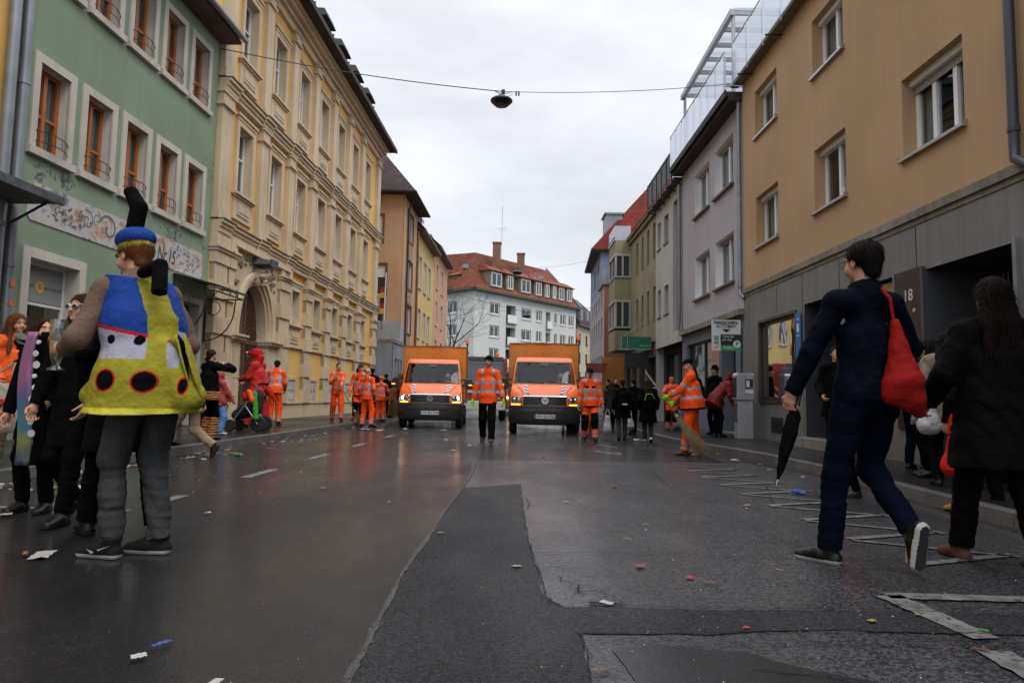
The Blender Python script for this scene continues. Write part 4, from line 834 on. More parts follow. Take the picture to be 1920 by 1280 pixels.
fl = thing('flag', 'black red and gold flag hanging from a white pole on the terrace', 'flag', (-6.9, 35.6, 3.9)); MB().tube([(-6.75, 35.6, 3.9), (-6.7, 35.6, 7.4)], .03).build('flag_pole', whi, fl)
mb = MB()
for i in range(6):
    z = 6.9 - i * .28; mb.hexa([(-6.75, 35.6, z - .28), (-6.98 - .02 * (i % 2), 35.62, z - .30), (-6.98, 35.66, z - .3), (-6.75, 35.64, z - .28), (-6.75, 35.6, z), (-6.98 + .02 * (i % 2), 35.62, z), (-6.98, 35.66, z), (-6.75, 35.64, z)], i % 3)
mb.build('cloth', [C['black_metal'], mat('flag red', (.4, .01, .01), .8), mat('flag gold', (.6, .35, .02), .8)], fl)
def terrace_house(name, label, s0, s1, m, cols, rows, zt, eavez, roofm, fm=None, mull=1, base=C['greyp']):
    B = thing(name, label, 'house', FL2((s0 + s1) / 2, 0, 0)); wins = [(a, b, z0, z1) for a, b in cols for z0, z1 in rows]
    MB(FL2).wall(s0, s1, 3.4, eavez, 0, wins, .2).build('wall', m, B); MB(FL2).wall(s0, s1, .12, 3.39, .03, [(s0 + .6, s0 + 2.2, .5, 2.8), (s1 - 2.6, s1 - .8, .5, 2.8)], .3).build('shop_wall', base, B)
    for w_ in wins:
        f = window(B, FL2, *w_, dep=.1, mull=mull, trans=(), far=True, fm=fm); a, b, z0, z1 = w_
        MB(FL2).box(a - .08, a, -.01, .05, z0 - .1, z1 + .1).box(b, b + .08, -.01, .05, z0 - .1, z1 + .1).box(a, b, -.01, .05, z1, z1 + .1).box(a, b, -.01, .08, z0 - .1, z0).build('surround', C['stone_pale'], f)
    for w_ in ((s0 + .6, s0 + 2.2, .5, 2.8), (s1 - 2.6, s1 - .8, .5, 2.8)): window(B, FL2, *w_, dep=.25, far=True, fm=C['black_metal'], name='shop_window')
    MB(FL2).box(s0, s1, -.2, .55, eavez + .001, eavez + .12).build('eave', C['brown_frame'], B)
    mb = MB(FL2); mb.quad((s0, .55, eavez + .13), (s1, .55, eavez + .13), (s1, -3, eavez + 3.2), (s0, -3, eavez + 3.2)); mb.quad((s0, -3, eavez + 3.2), (s1, -3, eavez + 3.2), (s1, -8, eavez), (s0, -8, eavez)); mb.add([(s0, .5, eavez), (s0, -3, eavez + 3.2), (s0, -8, eavez)], [(0, 1, 2)]); mb.build('roof', roofm, B)
    shell(B, FL2, s0, s1, .12, eavez, 9, m)
    return B
B2 = terrace_house('yellow_house', 'pale yellow house with narrow tripled windows and rust roof edge', 42.25, 50.3, C['yel2'], [(43.2, 44.2), (45.4, 46.4), (47.4, 48.4)], [(4.7, 6.5), (7.9, 9.9)], 0, 11.3, C['tile'], mull=1)
B3 = terrace_house('pink_house', 'salmon pink house at the far end of the left row', 50.35, 59, C['pink'], [(51.6, 52.6), (54.6, 55.8)], [(3.6, 5.2), (6.4, 8.2), (9.2, 11.0)], 0, 12.0, C['roof_dark'])
for B_, ss in ((B2, (44.2, 47.6)), (B3, (52.5,))):
    for s in ss:
        q = MB(FL2); q.box(s - .6, s + .6, -2.4, -.5, 11.9, 13.4); d = q.build('dormer', C['slate'], B_); MB(FL2).box(s - .4, s + .4, -.5, -.47, 12.3, 13.2).build('dormer_window', C['white_plastic'], d)
pipe('downpipe', 'brown copper downpipe between the peach house and the pale yellow house', FL2, [(42.2, .09, 11.2), (42.2, .09, 3.9)], .07, C['copper'])

# =================== WHITE CORNER APARTMENTS ===================
Ap = thing('apartment_block', 'white corner apartment block with orange hip roof, dormers and chimneys', 'apartment block', (0, 95, 0))
P0, P1, PL = Vector((-4.98, 88, 0)), Vector((9.91, 106, 0)), Vector((-9.4, 92, 0))
class Lin:
    def __init__(s, A, B): s.A = A; s.d = (B - A).normalized(); s.n = Vector((s.d.y, -s.d.x, 0)); s.L = (B - A).length
    def __call__(s, t, n, z): q = s.A + s.d * t + s.n * n; return (q.x, q.y, z)
FA = Lin(P0, P1); FB = Lin(PL, P0)
C['white_wall'] = mat('white plaster', (.60, .61, .59), .9, .04, .3); C['white_wall2'] = C['white_wall']
EZA = 15.0; rows = [(12.0, 13.6), (8.95, 10.55), (5.9, 7.5), (2.9, 4.5)]
def s_of(u):  # street-front coordinate seen at photo column u
    du = (u - 960) / 1280; A, d = FA.A, FA.d; return (du * A.y - A.x) / (d.x - du * d.y)
cols = [(s_of(a), s_of(b), k) for a, b, k in ((917, 935, 'w'), (948, 966, 'b'), (977, 995, 'w'), (1005, 1015, 'w'), (1023, 1032, 'b'), (1039, 1044, 's'), (1050, 1060, 'w'), (1066, 1075, 'w'))]
holes = []; wl = []
for a, b, k in cols:
    for z0, z1 in rows:
        if k == 'b': holes.append((a, b, z0 - .9, z1, 1.0))
        else: holes.append((a, b, z0, z1, .15)); wl.append((a, b, z0, z1))
MB(FA).wall(0, FA.L, 0, EZA, 0, holes, .15).build('wall', C['white_wall'], Ap)
hb = [(1.0, 2.7, z0, z1) for z0, z1 in rows]
MB(FB).wall(0, FB.L, 0, EZA, 0, hb, .15).build('side_wall', C['white_wall'], Ap)
far_surr = mat('olive window surround', (.22, .22, .17), .8)
for T, ws in ((FA, wl), (FB, hb)):
    for a, b, z0, z1 in ws:
        f = window(Ap, T, a + .07, b - .07, z0 + .07, z1 - .07, dep=.08, mull=1 if b - a > 1 else 0, trans=(), far=True, fw=.12)
        MB(T).box(a - .02, a + .07, -.12, .03, z0, z1).box(b - .07, b + .02, -.12, .03, z0, z1).box(a, b, -.12, .03, z1 - .07, z1 + .02).build('surround', far_surr, f)
        MB(T).box(a - .1, b + .1, -.05, .12, z0 - .06, z0 + .05).build('sill', C['white_plastic'], f)
for a, b, k in cols:
    if k != 'b': continue
    for z0, z1 in rows:
        q = MB(FA); q.box(a, b, -1.0, -.95, z0 - .9, z1); f = q.build('balcony_door', C['glass_far'], Ap)
        MB(FA).box(a, b, .0, .35, z0 - 1.0, z0 - .86).build('balcony_slab', C['concrete'], f); MB(FA).box(a + .03, b - .03, .28, .33, z0 - .85, z0 + .25).build('balcony_panel', C['white_plastic'], f)
def hipv(*p): return [tuple(q) for q in p]
e0, e1, e2 = FA(-.6, .7, EZA), FA(FA.L + .3, .7, EZA), FB(0, .7, EZA)
mb = MB(); bk = FA.n * -6
r0 = (-5.3, 93.4, 20.9); r1 = (5.3, 109.9, 21.7); r2 = (-12, 97, 20.9); c0 = (-5.0, 87.2, EZA + .1)
mb.add([c0, (10.6, 105.9, EZA + .1), r1, r0, (-9.9, 91.2, EZA + .1), (-14, 96, 20.6), (14, 116, EZA), (-16, 95.7, EZA)], [(0, 1, 2, 3), (4, 0, 3, 5), (7, 4, 5)])
mb.add([r0, r1, (1, 114, EZA), (-14, 101, EZA), (-14, 96, 20.6)], [(0, 1, 2, 3), (0, 3, 4)])
mb.build('roof', C['tile'], Ap)
mb = MB(FA); mb.box(-.35, FA.L + .3, .0, .75, EZA - .22, EZA + .08); mb.build('eave', mat('green grey eave', (.07, .08, .06), .7), Ap); MB(FB).box(-.5, FB.L + .3, .0, .75, EZA - .2, EZA + .1).build('eave', bpy.data.materials['green grey eave'], Ap)
for u0, u1, big in ((917, 936, 1), (948, 958, 0), (974, 991, 1), (1002, 1012, 0), (1020, 1027, 0), (1034, 1040, 0), (1046, 1055, 1), (1061, 1070, 1)):
    a, b = s_of(u0), s_of(u1); n = .12; z = 15.65
    q = MB(FA); q.box(a - .3, b + .3, -3.6, n, z, z + 2.25); d = q.build('dormer', C['stone_dark'], Ap)
    q = MB(FA); q.add([(a - .6, n + .35, z + 2.2), (b + .6, n + .35, z + 2.2), (b + .1, n - 1.2, z + 3.1), (a - .1, n - 1.2, z + 3.1), (a - .6, -4, z + 2.25), (b + .6, -4, z + 2.25), (b + .1, -4, z + 3.15), (a - .1, -4, z + 3.15)], [(0, 1, 2, 3), (1, 5, 6, 2), (0, 3, 7, 4), (3, 2, 6, 7)]); q.build('dormer_roof', C['tile'], d)
    window(Ap, FA, a, b, z + .15, z + 2.0, dep=-n - .06, mull=1, trans=(), far=True, fw=.13, name='dormer_window')
q = MB(FB); q.box(.6, 2.2, -3.4, -.6, 15.7, 17.3); d = q.build('dormer', C['stone_dark'], Ap); q = MB(FB); q.add([(.3, -.3, 17.3), (2.5, -.3, 17.3), (2.1, -1.6, 18), (.7, -1.6, 18), (.3, -4, 17.4), (2.5, -4, 17.4)], [(0, 1, 2, 3), (1, 5, 2), (0, 3, 4), (3, 2, 5, 4)]); q.build('dormer_roof', C['tile'], d)
chm = mat('chimney brick', (.20, .095, .065), .9, .2)
for u, zt, Yc in ((928, 22.2, 93.5), (974, 21.9, 99)):
    x = (u - 960) / 1280 * Yc; q = MB(); q.box(x - .55, x + .55, Yc - .5, Yc + .7, 17.8, zt); q.box(x - .62, x + .62, Yc - .57, Yc + .77, zt, zt + .15); q.build('chimney', chm, Ap)
q = MB(); q.tube([(-1.75, 98, 20.5), (-1.75, 98, 28.8)], .03, 5); q.bar((-2.5, 98, 25.5), (-1.0, 98, 25.5), .04); q.bar((-2.2, 98, 25.2), (-1.3, 98, 25.2), .03); q.build('antenna', C['zinc'], Ap)
q = MB()
for u, v_z, yy in ((870, 18.6, 92), (1000, 18.3, 99.5), (1012, 18.6, 100), (1030, 17.6, 102)): x = (u - 960) / 1280 * yy; q.box(x - .4, x + .4, yy - .6, yy + .4, v_z - .3, v_z + .25)
q.build('skylight', C['zinc'], Ap)

# cream building beyond
Cr = thing('cream_building', 'cream house with grey mansard dormers beyond the white apartment block', 'apartment block', (12, 112, 0))
FC = Lin(Vector((10.2, 106.5, 0)), Vector((17.5, 124, 0)))
C['cream'] = mat('cream plaster', (.50, .45, .33), .9, .1, .5, streak=.1)
cw_ = [(.8, 2.0), (4.6, 5.8), (8.6, 9.8), (12.5, 13.7), (16.2, 17.4)]
rws = [(9.4, 11.2), (6.4, 8.2), (3.4, 5.2), (.8, 2.6)]
wins = [(a, b, z0, z1) for a, b in cw_ for z0, z1 in rws]
MB(FC).wall(0, FC.L, 0, 12.4, 0, wins, .2).build('wall', C['cream'], Cr)
for w_ in wins: window(Cr, FC, *w_, dep=.12, mull=1, trans=(.6,), far=True, fm=C['brown_frame'], fw=.12)
MB(FC).box(-.2, FC.L, 0, .6, 12.4, 12.7).build('eave', C['brown_frame'], Cr)
MB(FC).add([(-.2, .6, 12.7), (19, .6, 12.7), (19, -1.6, 15.4), (-.2, -1.6, 15.4), (19, -6, 19.3), (-.2, -6, 19.3), (-.2, -9, 12), (19, -9, 12)], [(0, 1, 2, 3), (3, 2, 4, 5), (0, 3, 5, 6), (5, 4, 7, 6)], 0).build('roof', C['tile_brown'], Cr)
for s in (2.2, 5.6, 9.2, 12.8):
    q = MB(FC); q.box(s - .9, s + .9, -3, .0, 12.9, 15.3); d = q.build('dormer', C['zinc'], Cr); MB(FC).box(s - .55, s + .55, .0, .04, 13.3, 14.9).build('dormer_window', C['glass_far'], d)
q = MB(FC); q.box(3.0, 4.2, -4, -3, 17, 19.3); q.build('chimney', C['zinc'], Cr)
MB(FA).hexa([(FA.L + .1, .75, EZA - .4), (FA.L + .5, .75, EZA - .4), (FA.L + .5, -6.1, EZA - .4), (FA.L + .1, -6.1, EZA - .4), (FA.L + .1, .75, EZA + .3), (FA.L + .5, .75, EZA + .3), (FA.L + .5, -6.1, 22.1), (FA.L + .1, -6.1, 22.1)]).build('party_wall_coping', C['zinc'], Ap)
Fb = thing('far_building', 'reddish roofed building closing the street behind the cream house', 'building', (24, 140, 0))
MB().box(14, 40, 138, 150, 0, 13).build('wall', C['cream'], Fb); MB().add([(13, 137, 13), (41, 137, 13), (41, 151, 13), (13, 151, 13), (13, 144, 18.5), (41, 144, 18.5)], [(0, 1, 5, 4), (3, 4, 5, 2), (0, 4, 3), (1, 2, 5)]).build('roof', C['tile'], Fb)
Fl = thing('side_street_house', 'grey white house half hidden behind the bare tree', 'house', (-20, 98, 0))
MB().box(-34, -12.5, 95, 110, 0, 13.5).build('wall', C['offwhite'], Fl); MB().add([(-35, 94, 13.5), (-12, 94, 13.5), (-12, 111, 13.5), (-35, 111, 13.5), (-35, 102, 19), (-12, 102, 19)], [(0, 1, 5, 4), (3, 4, 5, 2), (0, 4, 3), (1, 2, 5)]).build('roof', C['tile'], Fl)

# bare tree
def tree(x, y, h, seed):
    rg = random.Random(seed); tr = thing('bare_tree', 'leafless winter tree in front of the white apartment block', 'tree', (x, y, 0)); mb = MB(); tw = MB()
    def grow(p, d, L, r, dep):
        pts = [p]; q = Vector(p); dd = Vector(d)
        for i in range(4):
            dd = (dd + Vector((rg.gauss(0, .10), rg.gauss(0, .10), rg.gauss(.03, .05)))).normalized(); q = q + dd * L / 4; pts.append(q.copy())
        (mb if dep < 2 else tw).tube(pts, [r * (1 - .12 * i) for i in range(5)], 6 if dep < 3 else 4)
        if dep >= 5: return
        for k in range(rg.choice([2, 3, 3]) if dep else 7):
            a = rg.uniform(.35, .95); ax = Vector((rg.gauss(0, 1), rg.gauss(0, 1), 0)).normalized(); nd = (dd * math.cos(a) + (ax - dd * ax.dot(dd)).normalized() * math.sin(a)).normalized()
            i = rg.choice([2, 3, 4]); grow(pts[i], nd, L * rg.uniform(.6, .8), r * .5, dep + 1)
    grow(Vector((x, y, 0)), Vector((0, 0, 1)), h * .42, .17, 0)
    bk_ = mat('tree bark', (.035, .03, .028), .9, .2); mb.build('trunk', bk_, tr); tw.build('crown', bk_, tr)
tree(-5.3, 66, 13.5, 5)

# cables, lamps
def cable(name, label, a, b, sag, r=.012, n=14):
    a, b = Vector(a), Vector(b); pts = [tuple(a.lerp(b, i / n) - Vector((0, 0, sag * 4 * (i / n) * (1 - i / n)))) for i in range(n + 1)]
    o = MB().tube(pts, r, 6).build(name, C['black_metal']); set_origin(o, pts[0]); tag(o, label, 'cable'); return pts
cable('lamp_cable', 'steel span wire from the green house to the street lamp', FL(17.3, .05, 9.96), (-.35, 17.3, 8.93), .12); cable('lamp_cable', 'steel span wire from the street lamp to the tan house roof', (-.35, 17.3, 8.93), FR(16.9, .3, 9.05), .10, .008)
def hang_lamp(x, y, z, s, label):
    L = thing('hanging_street_lamp', label, 'street lamp', (x, y, z))
    MB().lathe([(.04 * s, .20 * s), (.09 * s, .17 * s), (.11 * s, .12 * s), (.26 * s, .06 * s), (.29 * s, .03 * s), (.29 * s, .0), (.19 * s, -.10 * s), (.05 * s, -.105 * s)], (x, y, z), 2, 28).build('shade', mat('black lamp shell', (.012, .012, .014), .3, .1) if s == 1 else bpy.data.materials['black lamp shell'], L, smooth=2)
    MB().lathe([(.01, -.106 * s), (.18 * s, -.106 * s), (.17 * s, -.118 * s), (.01, -.13 * s)], (x, y, z), 2, 24).build('diffuser', mat('smoky lamp lens', (.05, .045, .045), .2) if s == 1 else bpy.data.materials['smoky lamp lens'], L)
    mb = MB(); mb.tube([(x - .17 * s, y, z + .27 * s), (x, y, z + .2 * s), (x + .04 * s, y, z + .24 * s)], .012 * s); mb.tube([(x + .04 * s, y, z + .21 * s), (x + .22 * s, y, z + .24 * s)], .010 * s); mb.tube([(x + .25 * s, y, z + .28 * s), (x + .28 * s, y, z + .2 * s), (x + .2 * s, y, z + .15 * s), (x + .1 * s, y, z + .14 * s)], .006 * s); mb.lathe([(.02 * s, .31 * s), (.05 * s, .31 * s), (.05 * s, .22 * s), (.02 * s, .22 * s)], (x + .04 * s, y, z), 2, 10); mb.build('hanger', C['black_metal'], L)
    return L
l0 = hang_lamp(-.39, 17.3, 8.66, 1, 'black saucer street lamp hanging on span wires over the street')
mb = MB(); mb.box(-.03, .01, 17.27, 17.33, 8.83, 8.93); mb.box(.04, .08, 17.27, 17.33, 8.83, 8.93); mb.build('clamp', C['black_metal'], l0)
hang_lamp(.35, 60, 12.0, 1.6, 'small dark hanging street lamp far off in front of the orange roof'); hang_lamp(1.45, 68, 9.1, 1.5, 'small dark hanging street lamp far off in front of the white facade')
cable('span_wire', 'thin wire carrying the far lamp before the orange roof', (-5.7, 57, 12.6), (.35, 60, 12.45), .2, .02); cable('span_wire', 'thin wire from the orange-roof lamp to the right houses', (.35, 60, 12.45), (5.3, 44, 10), .2, .009)
cable('span_wire', 'thin wire carrying the lamp before the white facade', (-5.7, 58.5, 10), (1.45, 68, 9.5), .1, .02); cable('span_wire', 'thin wire from the white-facade lamp to the right houses', (1.45, 68, 9.5), (5.3, 45, 7), .1, .015)
al = thing('arched_street_lamp', 'grey street lamp on a curved arm above the right truck', 'street lamp', (4.9, 55, 0))
MB().tube([(4.9, 55, 0), (4.9, 55, 3.5)] + [(4.9 - 2.8 * (1 - math.cos(a)), 55, 3.5 + 1.9 * math.sin(a)) for a in [i / 8 * 1.45 for i in range(1, 9)]], .07, 8).build('pole', C['zinc'], al); MB().box(1.75, 2.6, 54.85, 55.15, 5.25, 5.4).build('lamp_head', C['zinc'], al)

# parking ticket sign and machine
ps = thing('parking_sign', 'white and green parking ticket sign reading PARKSCHEINAUTOMAT beside the tan house', 'sign', (4.87, 15.5, .12))
MB().tube([(5.23, 15.5, .12), (5.23, 15.5, 2.62)], .028, 10).build('pole', C['black_metal'], ps)
sb = MB().box(4.54, 5.20, 15.46, 15.475, 2.10, 2.80).build('panel', whi, ps); blk = mat('sign black', (.015, .015, .018), .5, 0); sgn = mat('sign green', (.03, .30, .09), .5, .05)
ft = dict(parent=ps); yy = 15.454
text('PARKSCHEIN-', .098, blk, (4.87, yy, 2.735), (1, 0, 0), (0, 0, 1), bold=.003, sx=.94, **ft); text('AUTOMAT', .098, blk, (4.87, yy, 2.65), (1, 0, 0), (0, 0, 1), bold=.001, **ft)
MB().prism([(4.77, 2.59), (4.97, 2.59), (4.87, 2.51)], yy, yy + .003, 1).build('arrow', blk, ps)
MB().box(4.74, 5.20, yy - .001, yy + .004, 2.22, 2.47).build('black_field', blk, ps); MB().box(4.74, 5.20, yy - .001, yy + .004, 2.10, 2.218).build('green_field', sgn, ps)
text('Parke hier', .075, whi, (4.92, yy - .004, 2.42), (1, 0, 0), (0, 0, 1), sx=.85, **ft); text('per App', .075, whi, (4.89, yy - .004, 2.35), (1, 0, 0), (0, 0, 1), sx=.85, **ft); text('910593', .075, whi, (4.92, yy - .004, 2.16), (1, 0, 0), (0, 0, 1), **ft)
MB().lathe([(.001, 0), (.085, 0), (.085, -.004), (.001, -.004)], (5.11, yy - .002, 2.25), 1, 24).build('roundel', whi, ps); text('P', .13, sgn, (5.11, yy - .009, 2.25), (1, 0, 0), (0, 0, 1), bold=.006, **ft)
mb = MB()
for i in range(3):
    for j in range(3): mb.box(4.59 + .038 * i, 4.62 + .038 * i, yy, yy + .004, 2.33 + .038 * j, 2.36 + .038 * j)
mb.build('green_grid', sgn, ps); MB().box(4.59, 4.70, yy, yy + .003, 2.285, 2.30).box(4.59, 4.70, yy, yy + .003, 2.255, 2.27).build('small_print', blk, ps); MB().bar((4.59, yy, 2.16), (4.69, yy, 2.23), .03, .004).build('red_mark', mat('red mark', (.5, .03, .02), .5), ps)
pm = thing('parking_meter', 'pale grey parking ticket machine on the right sidewalk under its sign', 'parking meter', (5.28, 15.5, .12)); pmm = mat('grey machine enamel', (.30, .31, .33), .45, .1, 4, streak=.15)
MB().hexa([(5.12, 15.42, .12), (5.45, 15.42, .12), (5.45, 15.72, .12), (5.12, 15.72, .12), (5.12, 15.42, .98), (5.45, 15.42, .98), (5.45, 15.72, .98), (5.12, 15.72, .98)]).build('pedestal', pmm, pm, bevel=.012)
MB().box(5.09, 5.48, 15.39, 15.75, .985, 1.55).build('head', pmm, pm, bevel=.02); MB().hexa([(5.09, 15.39, 1.552), (5.48, 15.39, 1.552), (5.48, 15.75, 1.552), (5.09, 15.75, 1.552), (5.12, 15.44, 1.6), (5.45, 15.44, 1.6), (5.45, 15.72, 1.6), (5.12, 15.72, 1.6)]).build('cap', C['alu'], pm)
scp = MB().box(5.27, 5.44, 15.378, 15.389, 1.24, 1.46).build('notice', blk, pm); MB().box(5.29, 5.36, 15.374, 15.377, 1.28, 1.43).build('leaflet', whi, pm); MB().box(5.36, 5.44, 15.374, 15.377, 1.24, 1.27).build('green_strip', sgn, pm); MB().box(5.27, 5.44, 15.38, 15.389, 1.14, 1.22).build('label', whi, pm)
MB().box(5.078, 5.089, 15.45, 15.7, 1.05, 1.5).build('keypad', C['black_metal'], pm); MB().box(5.108, 5.119, 15.46, 15.68, .5, .92).build('service_door', C['alu'], pm)
# small posts with signs beyond
for x, y, lbl in ((4.55, 42, 'blue street sign on a thin pole before the cream building'),):
    s_ = thing('blue_street_sign', lbl, 'sign', (x, y, 0)); MB().tube([(x, y, 0), (x, y, 2.6)], .03).build('pole', C['zinc'], s_); MB().box(x - .35, x + .35, y - .03, y - .01, 1.9, 2.3).build('panel', blue, s_)

# =================== VEHICLES ===================
V = {}
V['orange'] = mat('municipal orange paint', (.80, .135, .012), .36, .06, 3, coat=.3, croug=.08, bump=.03, bs=60)
V['tarp'] = mat('orange tarpaulin', (.58, .20, .024), .55, .10, 1.4, bump=.12, bs=6, streak=.08)
V['plastic'] = mat('black bumper plastic', (.018, .018, .02), .5, .2, 6, bump=.1)
V['gloss_black'] = mat('glossy black plastic', (.012, .012, .013), .2, .1)
V['chrome'] = mat('chrome', (.75, .76, .78), .12, .03, metal=1)
V['rubber'] = mat('tyre rubber', (.018, .017, .017), .8, .3, 9, bump=.3)
V['steel'] = mat('grey wheel steel', (.18, .18, .19), .4, .2, metal=.6)
V['windscreen'] = glassmat('windscreen glass', (.80, .86, .88), -.015); V['side_glass'] = glassmat('tinted side glass', (.16, .19, .2), .02)
V['lens'] = glassmat('clear lamp lens', (.85, .88, .9), .12)
V['lamp_on'] = mat('lit headlight bulb', (1, .86, .62), .3, 0, emit=7); V['ind_on'] = mat('lit indicator', (1, .36, .03), .3, 0, emit=3)
V['reflector'] = mat('lamp reflector', (.35, .36, .38), .18, .3, 30, metal=.9); V['beacon'] = mat('orange beacon', (.75, .14, .02), .2, .1, emit=.25)
V['red'] = mat('warning red', (.35, .02, .025), .5, .1); V['white'] = mat('warning white', (.62, .62, .64), .5, .05); V['seat'] = mat('dark seat cloth', (.035, .037, .045), .9)
V['plate'] = mat('number plate white', (.62, .62, .60), .4, .05); V['plateblue'] = mat('plate blue', (.01, .06, .35), .4)
PROF = [(.10, .24, .84), (.02, .28, .92), (.00, .42, .955), (.00, .60, .96), (.02, .735, .955), (.045, .76, .93), (.07, .97, .925), (.085, 1.0, .92), (.12, 1.04, .915), (.26, 1.15, .905), (.46, 1.26, .895), (.62, 1.325, .885), (.66, 1.35, .875), (.86, 1.66, .845), (1.06, 1.95, .80), (1.13, 2.02, .785), (1.25, 2.085, .765), (1.42, 2.115, .755), (1.8, 2.11, .75)]
def prof(z):
    for (y0, z0, w0), (y1, z1, w1) in zip(PROF[:-1], PROF[1:]):
        if z0 <= z <= z1: t = (z - z0) / (z1 - z0 or 1); return y0 + (y1 - y0) * t, w0 + (w1 - w0) * t
    return PROF[-1][0], PROF[-1][2]
def bulge(z): return .26 if z < 1.0 else .26 - .12 * min(1, (z - 1.0) / .35) if z < 1.35 else .14 - .06 * min(1, (z - 1.35) / .7)
def fsurf(u, z, off=0):
    y, w_ = prof(z); b = bulge(z); yy = y + b * abs(u) ** 3.2; return (u * w_ * (1 + 0), yy - off, z)
UC = [-1, -.985, -.955, -.90, -.8, -.65, -.45, -.2, 0, .2, .45, .65, .8, .90, .955, .985, 1]
def patch(mb, u0, u1, z0, z1, off, nu=8, nz=6, m=0, thick=.02, skew=0, zs=0, sheet=False):
    P = []
    for o_ in (off, off - thick):
        for j in range(nz + 1):
            for i in range(nu + 1):
                z = z0 + (z1 - z0) * j / nz; u = u0 + (u1 - u0) * i / nu + skew * (j / nz); P.append(fsurf(u, z + zs * (i / nu), o_))
    n = (nu + 1) * (nz + 1); F = [(j * (nu + 1) + i, j * (nu + 1) + i + 1, (j + 1) * (nu + 1) + i + 1, (j + 1) * (nu + 1) + i) for j in range(nz) for i in range(nu)]
    F2 = [tuple(n + k for k in f[::-1]) for f in F]; E_ = []
    for i in range(nu): E_ += [(i, i + n, i + 1 + n, i + 1), (nz * (nu + 1) + i, nz * (nu + 1) + i + 1, nz * (nu + 1) + i + 1 + n, nz * (nu + 1) + i + n)]
    for j in range(nz): a = j * (nu + 1); b = a + nu + 1; E_ += [(a, b, b + n, a + n), (a + nu, a + nu + n, b + nu + n, b + nu)]
    mb.add(P[:n] if sheet else P, F if sheet else F + F2 + E_, m); return mb
def make_truck(X, Yf, yaw, label, plate, lights, group):
    t = thing('flatbed_truck', label, 'truck', (X, Yf, 0), yaw, group)
    rows = len(PROF)
    # cab shell: front columns plus side columns
    SY = [.75, .98, 1.35, 1.8]
    body = MB(); glassm = MB(); sideg = MB(); low = MB()
    cols_ = len(UC) + 2 * len(SY); grid = []
    for (y, z, w_) in PROF:
        row = []
        for s in reversed(SY): row.append((-w_, max(s, y + bulge(z) + .01), z))
        for u in UC: row.append((u * w_, y + bulge(z) * abs(u) ** 3.2, z))
        for s in SY: row.append((w_, max(s, y + bulge(z) + .01), z))
        grid.append(row)
    for r in range(rows - 1):
        for c_ in range(cols_ - 1):
            q = [grid[r][c_], grid[r][c_ + 1], grid[r + 1][c_ + 1], grid[r + 1][c_]]
            k = c_ - len(SY); front = 0 <= k < len(UC) - 1
            scr = front and 12 <= r <= 13 and 2 <= k <= len(UC) - 4
            side_win = (c_ in (1, 2) or c_ in (cols_ - 4, cols_ - 3)) and 12 <= r <= 13
            if scr: continue
            if side_win: sideg.quad(*q); continue
            (low if r < 5 else body).quad(*q)
    bo = body.build('cab', V['orange'], t, smooth=2); low.build('bumper', V['plastic'], t, smooth=2)
    mb = MB(); patch(mb, -.945, .945, 1.352, 1.955, -.004, 16, 8, sheet=True); mb.build('windscreen', V['windscreen'], t, smooth=True); sideg.build('side_window', V['side_glass'], t)
    mb = MB(); patch(mb, -.96, .96, 1.335, 1.368, .008, 16, 1, thick=.02); patch(mb, -.95, .95, 1.93, 1.965, .006, 16, 1, thick=.02)
    patch(mb, -.965, -.93, 1.35, 1.95, .004, 1, 8, thick=.015); patch(mb, .93, .965, 1.35, 1.95, .004, 1, 8, thick=.015); patch(mb, -.14, .14, 1.86, 1.94, .001, 4, 2, thick=.02); mb.build('screen_seal', V['gloss_black'], t, smooth=2)
    # hood crease ridges
    for sgn in (-1, 1):
        mb = MB(); mb.tube([fsurf(sgn * u, z, .006) for u, z in ((.60, 1.03), (.64, 1.10), (.70, 1.17), (.80, 1.24), (.88, 1.29))], [.012, .016, .018, .014, .006], 8); mb.build('hood_crease', V['orange'], t, smooth=True)
    # grille, slats, chrome
    mb = MB(); patch(mb, -.62, .62, .775, .985, .012, 12, 3, thick=.03); g_ = mb.build('grille', V['gloss_black'], t, smooth=2)
    mb = MB()
    for z in (.805, .85, .895, .94): patch(mb, -.60, .60, z, z + .022, .03, 12, 1, thick=.02)
    mb.build('grille_slat', V['plastic'], g_, smooth=2)
    mb = MB(); patch(mb, -.63, .63, .992, 1.012, .03, 12, 1, thick=.03); mb.build('chrome_strip', V['chrome'], t, smooth=2)
    for z in (.70, .56, .34): mb = MB(); patch(mb, -.72, .72, z, z + .03, .010, 12, 1, thick=.02); mb.build('bumper_rib', V['plastic'], t, smooth=2)
    # emblem: ring with a V over a W
    ey = fsurf(0, .88, .055)[1]; mb = MB(); n = 28
    mb.lathe([(.001, ey + .012), (.075, ey + .012), (.075, ey + .004), (.001, ey + .004)], (0, 0, .88), 1, 28); em = mb.build('emblem', V['gloss_black'], t)
    mb = MB()
    for k in range(n):
        a0_, a1_ = 2 * math.pi * k / n, 2 * math.pi * (k + 1) / n
        mb.hexa([(r_ * math.cos(a), y_, .88 + r_ * math.sin(a)) for y_ in (ey + .004, ey - .006) for r_, a in ((.072, a0_), (.072, a1_), (.088, a1_), (.088, a0_))])
    for p, q in (((-.028, .062), (0, .012)), ((0, .012), (.028, .062)), ((-.056, .038), (-.026, -.055)), ((-.026, -.055), (0, -.004)), ((0, -.004), (.026, -.055)), ((.026, -.055), (.056, .038))): mb.bar((p[0] * 1.1, ey, .88 + p[1] * 1.1), (q[0] * 1.1, ey, .88 + q[1] * 1.1), .013, .014, up=(0, 1, 0))
    mb.build('emblem_mark', V['chrome'], em)
